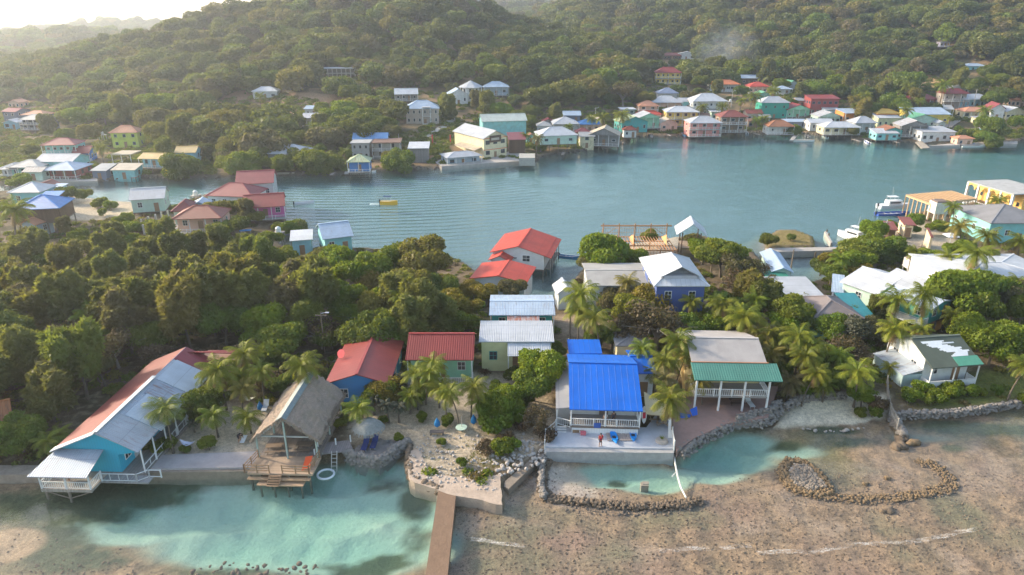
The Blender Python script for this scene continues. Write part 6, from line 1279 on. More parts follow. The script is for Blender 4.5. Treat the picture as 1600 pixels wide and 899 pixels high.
c=P(415,640,1.2); lounger((c[0],c[1],1.25),.1,'pale sun lounger on the sand left of the thatched pavilion',(.70,.72,.75))
# swim ring
c=P(509,741,.1); b=MB(); n=28
pts=[(.90*math.cos(6.2832*i/n),.86*math.sin(6.2832*i/n),0) for i in range(n+1)]; b.tube(pts,.12,8,False); o=b.build('swim_ring',m_plain((.78,.80,.82),.35,.08,3,.05),loc=(c[0],c[1],.08),sm=True); tag(o,'white inflatable ring floating beside the sea deck','swim ring')
# kayaks and planks on the patio
def kayak(px,py,rz,lb):
    c=P(px,py,1.3); b=MB(); n=12; rings=[]
    for i in range(n+1):
        t=i/n*2-1; w_=.38*(1-abs(t)**2.4)+.02; z=.05+.1*abs(t)**3; rings.append([(-w_,t*1.5,z+.22),(-w_*.8,t*1.5,z+.05),(0,t*1.5,z-.03),(w_*.8,t*1.5,z+.05),(w_,t*1.5,z+.22),(w_*.55,t*1.5,z+(.10 if abs(t)<.45 else .27)),(-w_*.55,t*1.5,z+(.10 if abs(t)<.45 else .27))])
    for r0,r1 in zip(rings[:-1],rings[1:]):
        for k in range(7): b.quad(r0[k],r0[(k+1)%7],r1[(k+1)%7],r1[k])
    b.quad(*rings[0]); b.quad(*rings[-1][::-1])
    r=empty('kayak',lb,'kayak',(c[0],c[1],1.31),rz); b.build('hull',m_plain((.01,.25,.72),.4,.1),r); MB().box(-.2,.2,-.35,.1,.14,.19).build('seat',m_plain((.03,.04,.06),.7),r); return r
kayak(959,684,.05,'bright blue kayak lying between the wooden planks, left one'); kayak(989,681,-.1,'bright blue kayak right of the grey planks on the patio')
for px,w_,lb in [(951,.55,'single grey board left of the left kayak'),(968,.55,'leftmost of three grey boards between the kayaks'),(975,.55,'middle one of three grey boards between the kayaks'),(982,.55,'rightmost of three grey boards between the kayaks')]:
    c=P(px,681,1.3); o=MB().box(-.24,.24,-1.1,1.1,.0,.12).bar((-.24,-.8,.02),(.24,-.8,.02),.1).build('board',m_wood((.42,.36,.33),'v',8),loc=(c[0],c[1],1.30)); tag(o,lb,'board')
for px,py,sx,sy,sz,cc_,lb,ct in [(904,674,.75,.35,.35,(.30,.19,.11),'low wooden crate at the foot of the veranda','crate'),(911,679,.3,.22,.3,(.62,.16,.20),'small red box on the patio by the wooden crate','box'),(1010,645,.1,.1,1.3,(.5,.5,.5),'thin post at the corner of the beach house veranda','post')]:
    c=P(px,py,1.3); o=MB().box(-sx,sx,-sy,sy,0,sz).box(-sx-.03,sx+.03,-sy-.03,sy+.03,sz,sz+.05).build(ct,m_plain(cc_,.7,.3),loc=(c[0],c[1],1.30)); tag(o,lb,ct)
# surfboard against the wall
c=P(1006,661,1.4); b=MB(); n=14
pr_=[(.33*math.sin(math.pi*min(1,max(0,i/n)))**.6,i/n*2.3) for i in range(n+1)]
fr_=[(x,0,z) for x,z in pr_]+[(-x,0,z) for x,z in pr_[::-1]]; b.quad(*[(x,.04,z) for x,y,z in fr_]); b.quad(*[(x,-.04,z) for x,y,z in fr_[::-1]])
for i in range(len(fr_)): p_,q_=fr_[i],fr_[(i+1)%len(fr_)]; b.quad((p_[0],-.04,p_[2]),(q_[0],-.04,q_[2]),(q_[0],.04,q_[2]),(p_[0],.04,p_[2]))
r=empty('paddle_board','white and red paddle board leaning on the beach house corner','paddle board',(c[0],c[1],1.3)); r.rotation_euler=(-.12,0,.2); b.build('board',m_plain(TRIM,.3,.1),r); MB().box(-.2,.2,-.06,-.042,.7,1.5).build('red_panel',m_plain((.55,.03,.06),.4,.1),r)
# leaning white board, planter, sail shade, blue tarp
c=P(1047,676,1.3); b=MB(); b.slab([(-.5,-1.1,0),(.1,-1.1,0),(.35,1.0,2.2),(-.1,1.0,2.2)],.08); tag(b.build('leaning_board',m_plain(TRIM,.6,.15),loc=(c[0],c[1],1.3)),'white board propped against the patio fence','board')
c=P(1034,690,1.3); b=MB(); b.tube([(0,0,0),(0,0,.25),(0,0,.3)],[.72,.68,.5],14); r=empty('planter','round stone planter with a small agave on the patio','planter',(c[0],c[1],1.3)); b.build('stone_ring',ROCKP,r)
b=MB()
for i in range(16): t=i*.7; b.quad((0,0,.3),(.08*math.cos(t+1.5),.08*math.sin(t+1.5),.35),(.45*math.cos(t),.45*math.sin(t),.75),(-.06*math.cos(t+1.5),-.06*math.sin(t+1.5),.35))
b.build('agave',LEAF['bright'],r)
q=[P(1008,616,3.4),P(1040,645,2.6),P(1012,648,3.2)]
b=MB(); b.slab([tuple(P(1006,612,4.0)),tuple(P(1046,634,2.9)),tuple(P(1040,650,2.7)),tuple(P(1009,647,3.4))],.03); tag(b.build('sail_shade',m_plain((.62,.50,.30),.8,.15,2,.1)),'tan sail shade stretched beside the blue-roofed beach house','sail shade')
for i,(pts,lb) in enumerate([([(1062,645,1.5),(1080,648,1.5),(1078,652,1.4),(1063,653,1.4)],'blue tarpaulin spread on the paving under the big palm'),([(1078,640,2.2),(1089,635,2.6),(1090,648,1.8),(1082,650,1.6)],'blue tarpaulin hanging by the leaning palm trunk')]):
    o=MB().slab([tuple(P(*p_)) for p_ in pts],.05).build('tarpaulin',m_plain((.01,.10,.50),.6,.15)); tag(o,lb,'tarpaulin')
# white fences
def fence_px(name,label,pts,z,h_,mat,gap=.25,cat='fence'):
    q=[P(x,y,z)[:2] for x,y in pts]; r=empty(name,label,cat,(q[0][0],q[0][1],z)); l=[(p_[0]-q[0][0],p_[1]-q[0][1]) for p_ in q]; b=MB()
    for (x0_,y0_),(x1_,y1_) in zip(l[:-1],l[1:]):
        b.bar((x0_,y0_,h_*.85),(x1_,y1_,h_*.85),.04,.08); b.bar((x0_,y0_,h_*.3),(x1_,y1_,h_*.3),.04,.08); L=math.hypot(x1_-x0_,y1_-y0_); n=max(1,int(L/gap))
        for i in range(n): t=(i+.5)/n; b.bar((x0_+(x1_-x0_)*t,y0_+(y1_-y0_)*t,.05),(x0_+(x1_-x0_)*t,y0_+(y1_-y0_)*t,h_),.03,.1)
    b.build('pickets',mat,r)
    for (x0_,y0_),(x1_,y1_) in zip(l[:-1],l[1:]):
        n=max(1,int(math.hypot(x1_-x0_,y1_-y0_)/2.4))
        for i in range(n): t=i/n; add_post(r,x0_+(x1_-x0_)*t,y0_+(y1_-y0_)*t,-.2,h_+.1,.12,mat)
    add_post(r,l[-1][0],l[-1][1],-.2,h_+.1,.12,mat); return r
WM=m_plain(TRIM,.6,.3)
fence_px('fence','white picket fence along the lane behind the blue roof',[(888,545),(940,545)],1.2,1.6,WM)
fence_px('fence','white boarded fence at the right edge of the patio',[(1047,660),(1053,702)],1.28,1.1,WM,.12)
fence_px('fence','short white fence at the left edge of the patio',[(868,668),(852,682),(851,700)],1.28,1.0,WM,.6)
fence_px('fence','weathered grey fence running down to the stone groyne',[(1385,600),(1386,625),(1390,645),(1402,668)],1.0,1.2,m_plain((.35,.33,.30),.8,.4),.35)
# white curved float line / pole across the pool
pts=[P(x,y,.25) for x,y in [(1053,706),(1055,725),(1059,745),(1064,762),(1072,778)]]
tag(MB().tube([tuple(p_) for p_ in pts],.10,6).tube([tuple(P(1056,738,.2)),tuple(P(1050,745,.1))],.07,5).build('float_pipe',m_plain((.70,.68,.62),.5,.2)),'thin white pipe curving across the pool from the patio corner','pipe')
# small concrete block in the pool, spool table, fire pit bench, hammocks, blue pods
c=P(1007,757,0); tag(MB().box(-.4,.4,-.3,.3,-1.0,.05).box(-.2,.5,-.1,.35,.05,.12).build('concrete_block',m_plain((.32,.28,.22),.9,.5),loc=(c[0],c[1],0)),'submerged square block in the middle of the walled pool','block')
c=P(721,675,1.1); r=empty('spool_table','round pale green spool table on the sandy bank','table',(c[0],c[1],1.1)); MB().tube([(0,0,.62),(0,0,.68)],.68,18).build('tabletop',m_plain((.48,.62,.52),.6,.2),r); MB().tube([(0,0,-.1),(0,0,.62)],.12,8).build('leg',m_plain((.3,.25,.2)),r); MB().tube([(.05,.1,.68),(.05,.1,2.1)],.04,6).build('pole',m_plain((.45,.4,.35)),r)
c=P(683,679,1.1); r=empty('bench','dark slatted bench on the sandy bank above the platform','bench',(c[0],c[1],1.1)); MB().box(-.85,.85,-.3,.3,.38,.44).build('seat',m_wood((.10,.09,.09),'u'),r)
for xx in(-.7,.7): MB().box(xx-.05,xx+.05,-.25,.25,0,.38).build('leg',m_plain((.1,.1,.1)),r)
for px,py,lb in [(683,662,'blue hammock pod hanging beside the leaning palm'),(740,657,'blue hammock pod hanging from the tall bare trunk'),(406,633,'small blue water drum behind the pale lounger')]:
    c=P(px,py,1.8); b=MB().tube([(0,0,-.55),(0,0,-.3),(0,0,.1),(0,0,.7)],[.15,.38,.34,.04],10); tag(b.build('hammock_pod' if 'pod' in lb else 'drum',m_plain((.01,.18,.42),.6,.2),loc=(c[0],c[1],1.9 if 'pod' in lb else 1.6)),lb,'hammock' if 'pod' in lb else 'drum')
def hammock(p0,p1,lb,c=(.55,.58,.72)):
    a_=Vector(P(*p0)); b_=Vector(P(*p1)); b=MB(); n=10; sd_=(b_-a_).cross(Vector((0,0,1))).normalized()
    pr_=None
    for i in range(n+1):
        t=i/n; p_=a_.lerp(b_,t)-Vector((0,0,.9*4*t*(1-t)*.6)); w_=.4*math.sin(math.pi*t)+.02; cur=(p_-sd_*w_+Vector((0,0,.12)),p_,p_+sd_*w_+Vector((0,0,.12)))
        if pr_: b.quad(pr_[0],pr_[1],cur[1],cur[0]); b.quad(pr_[1],pr_[2],cur[2],cur[1])
        pr_=cur
    tag(b.build('hammock',m_plain(c,.9,.2)),lb,'hammock')
hammock((281,688,2.3),(304,690,2.3),'navy and white hammock strung between the sea grape bushes'); hammock((376,618,2.6),(400,620,2.6),'pale rope hammock under the palms by the pavilion',(.5,.5,.42))
# utility poles and wires
PB=m_plain((.25,.20,.15),.9,.3); PG=m_plain((.50,.47,.42),.9,.3)
PT={}
def pole(px,py,ytop,lb,mat=PB,lamp=False,r_=.13):
    g=G(px,py); zt=PY(px,ytop,g[1])[2]; r=empty('utility_pole',lb,'utility pole',tuple(g)); hh_=zt-g[2]; MB().tube([(0,0,-.5),(0,0,hh_)],[r_*1.2,r_*.8],7).build('pole',mat,r); MB().bar((-.8,0,hh_-.5),(.8,0,hh_-.5),.1).build('crossarm',mat,r)
    if lamp: MB().bar((0,0,hh_-.2),(.9,-.3,hh_+.1),.06).bar((.8,-.3,hh_+.08),(1.3,-.4,hh_+.1),.22,.12).build('lamp',m_plain((.7,.72,.75),.4),r)
    PT[lb]=Vector((g[0],g[1],zt-.4)); return r
for a_ in [(890,530,484,'weathered pole beside the palms behind the silver-roofed teal house'),(1110,430,392,'tall pole with street lamp right of the royal blue house',PB,True),(1237,490,465,'lamp pole standing in the mango tree by the brown roof',PG,True),(1235,425,390,'thin pole in front of the inlet boathouse'),(1432,420,382,'dark pole by the white arched tank stands'),(1381,372,344,'grey pole at the edge of the sandy yard',PG),(1407,392,350,'slim pole in the middle of the sandy yard'),
    (1386,150,135,'pale pole on the hillside above the orange house',PG),(1248,164,140,'pale pole between the emerald and crimson roofs',PG),(1519,172,139,'tall pale pole beside the turquoise house',PG),(1142,168,142,'pole with lamp right of the three-storey white house',PG,True),(930,187,168,'white topped pole at the foot of the forest',PG,True),(623,220,197,'tall bare pole behind the concrete building shell',PG),(491,228,207,'pole above the mangroves, left of the blue metal roof',PG),(343,222,212,'short pole on the scrubby slope',PG),(71,245,222,'wooden pole in front of the teal two-storey house'),(592,209,198,'white spire-like pole behind the blue metal roof',PG),
    (508,552,488,'street light pole inside the grove behind the big red roof',PB,True,.07)]: pole(*a_)
names=list(PT); b=MB()
for i,j in [(0,1),(1,2),(4,5),(17,0)]:
    p0,p1=PT[names[i]],PT[names[j]]; pr_=None
    for k in range(13):
        t=k/12; q=p0.lerp(p1,t)-Vector((0,0,4*t*(1-t)*1.2))
        if pr_ is not None: b.bar(pr_,q,.025)
        pr_=q
tag(b.build('power_lines',m_plain((.05,.05,.05),.6)),'thin black power lines strung between the poles of the cay','power line')
for px,yb,yt,lb in [(157,34,8,'taller red and white radio mast on the distant ridge'),(151,36,16,'shorter radio mast on the distant ridge')]:
    g=G(px,yb+4); zt=PY(px,yt,g[1])[2]; r=empty('radio_mast',lb,'radio mast',tuple(g)); MB().tube([(0,0,-3),(0,0,(zt-g[2])*.5)],.9,5).build('lower_mast',m_plain((.55,.25,.2)),r); MB().tube([(0,0,(zt-g[2])*.5),(0,0,zt-g[2])],[.9,.5],5).build('upper_mast',m_plain((.6,.55,.5)),r)
for px,yb,yt,lb in [(1104,222,211,'short red post at the warehouse yard, left'),]: pass
for px,lb in [(676,'left red post in the warehouse yard'),(704,'right red post in the warehouse yard')]:
    g=G(px,226); zt=PY(px,211,g[1])[2]; tag(MB().tube([(0,0,-.5),(0,0,zt-g[2])],.22,7).build('red_post',m_plain((.5,.05,.05)),loc=tuple(g)),lb,'post')
# foundation columns on the left peninsula
fd=empty('foundation','rectangle of bare concrete columns on a low slab, house foundation','foundation',(0,0,0))
q=[P(x,y,1.2) for x,y in [(226,364),(222,352),(262,340),(276,348),(276,362)]]
MB().prism([tuple(P(x,y,1.5)[:2]) for x,y in [(226,361),(262,344),(282,352),(262,366)]],.6,1.55).build('slab',m_plain((.30,.28,.26),.9,.5),fd)
for x,y in [(223,357),(226,366),(234,353),(245,349),(254,345),(264,343),(235,365),(246,362),(256,365),(266,370),(274,362)]: c=P(x,y,1.4); add_post(fd,c[0],c[1],.8,3.6,.35,m_plain((.48,.45,.40),.9,.3),'column')
# yellow diamond channel sign
g=P(262,281,0); r=empty('channel_sign','yellow diamond warning sign at the channel mouth','sign',(g[0],g[1],0)); MB().tube([(0,0,-1.5),(0,0,1.6)],.08,6).build('post',PB,r); b=MB(); b.box(-.75,.75,-.03,.03,-.75,.75); b.xf(Matrix.Translation((0,-.1,2.2))@Matrix.Rotation(R(45),4,'Y')); b.build('board',m_plain((.75,.55,.05),.5),r)
# piles standing in the water
for i,(px,py) in enumerate([(1273,402),(1282,424),(1294,352+20),(1291,366)]):
    g=P(px,py,0); tag(MB().tube([(0,0,-1.5),(.05,0,1.1)],.16,7).build('mooring_pile',m_plain((.12,.09,.06),.9,.4),loc=(g[0],g[1],0)),['dark mooring pile in the inlet below the jetty','dark mooring pile in the inlet nearer the boat shelter','short pile at the seaward end of the broken piles','pile beside the row of broken piles'][i],'mooring pile')
cs_=[]
rs=np.random.RandomState(55); fpx=far_px[1:-1]
for (x0_,y0_),(x1_,y1_) in zip(fpx[:-1],fpx[1:]):
    p_,q_=P(x0_,y0_,0),P(x1_,y1_,0); L=np.linalg.norm(q_-p_)
    for i in range(int(L/.55)): cs_.append(p_+(q_-p_)*rs.rand()+np.array([rs.normal(0,.5),rs.normal(0,.9),rs.uniform(-.1,.5)]))
stones('shore_rocks','dark rubble and debris strewn along the far waterline','rubble',cs_,.42,m_plain((.20,.16,.12),.95,.7,1.5,.8),31,'stuff')
for i,(px,py,w_,l_,lb) in enumerate([(1018,216,1.2,6,'short plank dock right of the tall teal stilt house'),(1045,214,1.2,4,'short plank dock below the salmon pink cottage'),(1118,212,1.2,5,'short plank dock in front of the coral pink house'),(1182,212,1.4,5,'short plank dock left of the open stilted pavilion'),(1262,215,1.2,6,'short plank dock left of the cream stilted house'),(1338,222,1.2,6,'short plank dock right of the cream stilted house'),(1398,224,1.2,5,'short plank dock below the low light blue house'),(880,243,1.2,5,'short plank dock under the aqua and cream stilt house'),(945,233,1.2,5,'short plank dock below the grey timber gable house'),(214,279,1.3,5,'short plank dock below the mustard roofs'),(20,291,1.3,6,'short plank dock at the far left bank'),(520,275,1.2,4,'short plank dock left of the blue stilt house')]):
    g=P(px,py,0); r=empty('dock',lb,'dock',(g[0],g[1],0),rs.uniform(-.2,.2)); MB().box(-w_/2,w_/2,-l_/2,l_/2,.55,.68).build('planks',m_wood((.34,.29,.24),'u',4),r)
    for yy in (-l_/2+.2,0,l_/2-.2):
        for xx in (-w_/2,w_/2): add_post(r,xx,yy,-1.5,.95,.16,m_plain((.20,.16,.13),.9,.4,3,.3,'stilt_wood'),'pile')
# ------------------------------------------------------------ boats
def boat(px,py,L,rz,lb,hull=(.72,.74,.75),inside=(.55,.56,.56),kind='open',top=None,trim_=None,cat='boat',z=0):
    g=P(px,py,z); r=empty('boat',lb,cat,(g[0],g[1],z),R(rz)); n=14; W=L*.13 if kind!='cruiser' else L*.16; fb_=.55 if kind=='open' else .95; rings=[]
    for i in range(n+1):
        t=i/n; w_=W*(1-max(0,(t-.45)/.55)**2.2)*(.92+.08*min(1,t*4)); w_=max(w_,.03); sh_=fb_+.35*max(0,t-.4)**1.6*2; x=-L/2+L*t; kl=-.25+.5*max(0,t-.75)**1.3*3
        rings.append([(x,-w_,sh_),(x-.0,-w_*.85,0.0),(x,0,kl),(x,w_*.85,0.0),(x,w_,sh_)])
    b=MB()
    for a_,c_ in zip(rings[:-1],rings[1:]):
        for k in range(4): b.quad(a_[k],c_[k],c_[k+1],a_[k+1])
    b.quad(*rings[0]); b.build('hull',m_plain(hull,.35,.15,2,.05),r)
    b=MB(); dz=.38 if kind=='open' else .05
    for a_,c_ in zip(rings[:-1],rings[1:]): b.quad((a_[0][0],a_[0][1]*.9,a_[0][2]-dz),(c_[0][0],c_[0][1]*.9,c_[0][2]-dz),(c_[4][0],c_[4][1]*.9,c_[4][2]-dz),(a_[4][0],a_[4][1]*.9,a_[4][2]-dz))
    b.build('deck',m_plain(inside,.6,.3),r); b=MB()
    for a_,c_ in zip(rings[:-1],rings[1:]):
        for k in(0,4): b.bar((a_[k][0],a_[k][1]*.97,a_[k][2]),(c_[k][0],c_[k][1]*.97,c_[k][2]),.1,.07)
    b.build('gunwale',m_plain(trim_ or hull,.4,.1),r)
    if kind=='open':
        for t in (.3,.5,.68): x=-L/2+L*t; MB().box(x-.15,x+.15,-W*.85,W*.85,fb_-.25,fb_-.18).build('bench',m_plain(inside,.6,.2),r)
    MB().box(-L/2-.35,-L/2-.02,-.16,.16,fb_-.3,fb_+.45).box(-L/2-.3,-L/2-.15,-.06,.06,-.5,fb_-.3).build('outboard_motor',m_plain((.05,.05,.06),.4),r)
    if top or kind=='canopy':
        for xx in (-L*.25,L*.12):
            for yy in(-W*.8,W*.8): MB().bar((xx,yy,fb_-.2),(xx,yy,fb_+1.35),.05).build('canopy_post',m_plain((.6,.6,.6)),r)
        MB().slab([(-L*.3,-W*.9,fb_+1.3),(L*.17,-W*.9,fb_+1.3),(L*.17,0,fb_+1.5),(-L*.3,0,fb_+1.5)],.05).slab([(-L*.3,0,fb_+1.5),(L*.17,0,fb_+1.5),(L*.17,W*.9,fb_+1.3),(-L*.3,W*.9,fb_+1.3)],.05).build('canopy',m_plain(top or (.05,.12,.3),.7),r)
    if kind=='cruiser':
        MB().prism([(-L*.25,-W*.7),(L*.1,-W*.7),(L*.22,-W*.35),(L*.22,W*.35),(L*.1,W*.7),(-L*.25,W*.7)],fb_,fb_+1.1).build('cabin',m_plain((.74,.75,.76),.4,.1),r)
        MB().prism([(-L*.2,-W*.74),(L*.1,-W*.74),(L*.2,-W*.37),(L*.2,W*.37),(L*.1,W*.74),(-L*.2,W*.74)],fb_+.5,fb_+.85).build('cabin_windows',m_glass(),r)
        MB().box(-L*.24,L*.06,-W*.6,W*.6,fb_+2.1,fb_+2.18).build('hard_top',m_plain((.75,.76,.77),.4),r)
        for xx in(-L*.22,L*.04):
            for yy in(-W*.5,W*.5): MB().bar((xx,yy,fb_+1.1),(xx,yy,fb_+2.1),.06).build('top_post',m_plain((.7,.7,.7)),r)
        MB().bar((-L*.1,0,fb_+2.2),(-L*.14,0,fb_+4.6),.04).build('antenna',m_plain((.7,.7,.7)),r)
    return r
yb=boat(608,320,4.7,-6,'yellow water taxi with dark blue canopy crossing the lagoon',(.85,.48,.04),(.6,.5,.3),'canopy',(.03,.05,.14),(.85,.55,.1))
b=MB(); c=P(602,319,.03)
for i in range(10):
    t=i/10; x=c[0]-1-3.5*t; b.quad((x,c[1]-.15-.5*t,.03),(x+.37,c[1]-.1-.45*t,.03),(x+.37,c[1]+.25+.25*t,.03),(x,c[1]+.2+.3*t,.03))
tag(b.build('wake',m_plain((.70,.76,.76),.6,.3,3,.5)),kind='structure')
boat(890,404,4.3,-20,'small blue and white skiff moored right of the large white boathouse',(.05,.25,.50),(.60,.60,.58),trim_=(.7,.72,.74))
boat(476,319,5.2,20,'white panga moored at the pink deck',(.74,.75,.76),(.62,.60,.56)); boat(388,372,5.4,12,'blue and white boat with blue cover below the pink restaurant',(.05,.22,.50),(.65,.66,.68),trim_=(.7,.7,.7),top=(.05,.25,.6))
boat(574,271,5.6,4,'white skiff with a blue cover moored beside the blue stilt house',(.74,.75,.75),(.6,.6,.6)); boat(919,232,4.2,0,'small white rowing boat below the grey timber gable house',(.75,.77,.78))
boat(1079,212,6.0,100,'white pointed boat pulled up left of the coral pink house',(.76,.77,.78)); boat(1069,212,5.5,95,'blue and white boat left of the white pointed boat',(.10,.25,.45)); boat(1167,210,5,75,'grey skiff at the foot of the timber bar house',(.42,.45,.48))
boat(1256,221,8.2,-6,'long white panga moored off the stilted pavilion',(.72,.73,.70),trim_=(.45,.25,.1)); boat(1288,215,6.2,85,'white and teal boat nosing under the cream stilted house',(.55,.66,.64)); boat(1354,224,6.5,80,'white speedboat with blue seats at the rocky bank',(.78,.79,.80),(.15,.2,.5))
boat(1505,228,9,2,'bright blue panga with blue tarpaulin at the right quay',(.03,.22,.62),(.2,.3,.5)); boat(1520,230,9.5,2,'long low white boat lying in front of the bright blue panga',(.62,.66,.64))
boat(1396,325,8.6,6,'white and navy fishing cruiser with orange life ring at the right bank',(.60,.66,.72),(.7,.7,.7),'cruiser'); boat(1394,336,8.6,5,'long royal blue panga moored in front of the white cruiser',(.04,.10,.42),(.35,.38,.42))
boat(1331,374,7.6,118,'white motor cruiser moored beside the yellow-green mangroves',(.76,.77,.78),(.7,.7,.7),'cruiser'); boat(1303,391,2.8,12,'small bright blue dinghy at the end of the islet jetty',(.02,.22,.50),(.05,.3,.55))
boat(268,394,5.5,20,'small white boat ashore among the casuarinas',(.7,.7,.7),z=1.1); boat(1016,213,3.0,60,'tiny dark dinghy below the tall teal stilt house',(.2,.2,.2))
# ------------------------------------------------------------ surf lines and smoke
s=N('foam'); p=s.pos(); n1=s.noise(1.1,s.mapv(p,.5,1.6,1),6,.75); n2=s.noise(7,p,3); d=s.add('ShaderNodeBsdfDiffuse'); d.inputs[0].default_value=(.70,.66,.60,1); t_=s.add('ShaderNodeBsdfTransparent'); mx=s.add('ShaderNodeMixShader')
s.link(s.math('MULTIPLY',s.ramp(s.math('ADD',n1,s.math('MULTIPLY',n2,.55)),.72,.92),.55),mx.inputs[0]); s.link(t_.outputs[0],mx.inputs[1]); s.link(d.outputs[0],mx.inputs[2]); s.link(mx.outputs[0],s.out.inputs[0])
b=MB(); rs=np.random.RandomState(9)
for pts in [[(735,842),(780,850),(820,858)],[(1030,864),(1090,858),(1150,856),(1175,856)],[(1185,868),(1280,862),(1360,854),(1440,846),(1530,830)]]:
    w0=[P(x,y,.02) for x,y in pts]
    for p_,q_ in zip(w0[:-1],w0[1:]):
        n=24; wy=lambda v: np.array([0,.14*math.sin(v[0]*.6)+.06*math.sin(v[0]*2.3+1)+.45*float(fbm(np.array([v[0]*.5]),np.array([v[1]*.5]))[0]),0])
        for i in range(n): a_=p_+(q_-p_)*i/n; a_=a_+wy(a_); c_=p_+(q_-p_)*(i+1)/n; c_=c_+wy(c_); h_=.26; b.quad((a_[0],a_[1]-h_,.02),(c_[0],c_[1]-h_,.02),(c_[0],c_[1]+h_,.02),(a_[0],a_[1]+h_,.02))
tag(b.build('sea_foam',s.m),kind='stuff')
g=G(1130,110); bm=bmesh.new(); bmesh.ops.create_icosphere(bm,subdivisions=3,radius=1); me=bpy.data.meshes.new('smoke'); bm.to_mesh(me); bm.free()
s=N('smoke_plume'); tc=s.add('ShaderNodeTexCoord'); nn=s.noise(1.6,tc.outputs['Object'],4,.6,.6); ln=s.add('ShaderNodeVectorMath',operation='LENGTH'); s.link(tc.outputs['Object'],ln.inputs[0]); fall=s.math('SUBTRACT',1.0,ln.outputs['Value'],clamp=True)
dn_=s.math('MULTIPLY',s.math('MULTIPLY',fall,s.ramp(nn,.38,.70)),.045); pv=s.add('ShaderNodeVolumePrincipled'); pv.inputs['Color'].default_value=(.80,.88,1,1); s.link(dn_,pv.inputs['Density']); s.link(pv.outputs[0],s.out.inputs['Volume'])
me.materials.append(s.m); o=link('smoke',me,loc=(g[0],g[1],g[2]+12)); o.scale=(22,12,18); tag(o,'pale blue smoke rising from the trees behind the town','smoke',kind='stuff'); o.modifiers.clear()
# ------------------------------------------------------------ trees, palms, shrubs
DESC=dict(mang='bushy green mangrove',green='round green tree',dark='dense dark green tree',bright='fresh green tree',casu='feathery olive casuarina',gold='yellowing tree',brown='bare brown tree',grey='grey-green tree',bush='low green bush',bushb='bright green bush',bushr='red-brown shrub',palm='coconut palm',lpalm='short coconut palm',stub='small fan palm')
ANCH=[(190,620,'the long turquoise guesthouse'),(460,640,'the thatched pavilion'),(578,670,'the thatched umbrella'),(565,570,'the broad faded red roof'),(686,545,'the red tiled roof'),(805,525,'the pale yellow house'),(815,478,'the silver-roofed teal house'),(948,600,'the bright blue roof'),(1000,535,'the off-white cottage'),
 (1145,560,'the grey and green beach house roof'),(1460,550,'the patched white cottage'),(1318,480,'the weathered brown hip roof'),(1255,452,'the ribbed near-white roof'),(1400,435,'the sweeping off-white roof'),(1450,480,'the white side balcony'),(1570,425,'the very wide white roof'),(1580,335,'the broad dark grey roof'),(1475,310,'the timber rafters'),(1555,295,'the yellow arcade house'),(1422,358,'the cream hut on posts'),
 (1066,425,'the royal blue house'),(975,435,'the long grey felt roof'),(995,370,'the timber construction frame'),(1083,355,'the steep white shelter roof'),(820,385,'the large white boathouse'),(780,430,'the low scarlet-roofed shed'),(885,455,'the tiny white boat shed'),(505,370,'the aqua waterfront house'),(425,320,'the pink deck'),(385,290,'the dusty red roofs'),(310,340,'the brick red hip roof'),(235,312,'the silver-gabled mint house'),(60,325,'the bright blue hip roof'),(250,350,'the bare concrete columns'),(40,300,'the aqua house with white roof'),
 (190,210,'the lime green house'),(90,235,'the teal two-storey house'),(235,250,'the mustard roofs'),(290,235,'the mustard roofs, upper one'),(90,265,'the red-brown restaurant'),(45,190,'the slate blue houses'),(445,235,'the grey dormer house'),(560,255,'the green-roofed blue stilt house'),(600,235,'the concrete building shell'),(655,235,'the grey plank shed'),(755,215,'the cream warehouse'),(870,215,'the aqua and cream stilt house'),(660,170,'the grey stone house'),(635,152,'the plank house on the hill'),(736,145,'the white octagonal house'),(485,185,'the red-patched white roof'),(413,142,'the hillside cottage'),(528,112,'the hillside concrete shell'),
 (1045,112,'the yellow hillside house'),(940,205,'the grey timber gable house'),(992,200,'the tall teal stilt house'),(1045,195,'the salmon pink cottage'),(1070,180,'the blue-awninged yellow house'),(1110,155,'the three-storey white house'),(1104,195,'the coral pink house'),(1148,190,'the timber bar house'),(1134,130,'the orange terrace roof'),(1212,170,'the emerald green house'),(1250,172,'the crimson gable'),(1290,160,'the dark red warehouse'),(1221,200,'the open stilted pavilion'),(1315,200,'the cream stilted house'),(1335,180,'the orange grey-roofed house'),(1390,175,'the mustard yellow roof'),(1445,190,'the green gable'),(1468,210,'the boxy white boathouse'),(1497,155,'the tall red-roofed house'),(1530,157,'the turquoise house'),(1560,175,'the rose red roof'),(1295,650,'the small beach'),(1400,660,'the beach fence'),(720,700,'the sandy bank'),(950,690,'the patio'),(1235,375,'the sandy islet')]
TREES=[]
def tree(kind,px,py,rpx,hz=1.0,var=None,label=None,zz=None):
    k=var if var is not None else RS.randint(3); key=f'{kind}{k}' if kind!='stub' else 'stub0'; pr=PROTO[key]; rad=pr[3]*(1.0 if 'palm' not in kind else .88); s_=1.0
    for _ in range(4):
        g=G(px,py,(pr[2]+(.8 if 'palm' not in kind and kind!='stub' else 0))*s_*hz); zd=(g[1]*CP+(H-g[2])*SP); s_=rpx*zd/F/rad
    zb=g[2]-(pr[2]+(.8 if 'palm' not in kind and kind!='stub' else 0))*s_*hz
    if zz is not None: zb=zz
    put(key,kind,g[0],g[1],zb,s_,hz,px,py,label)
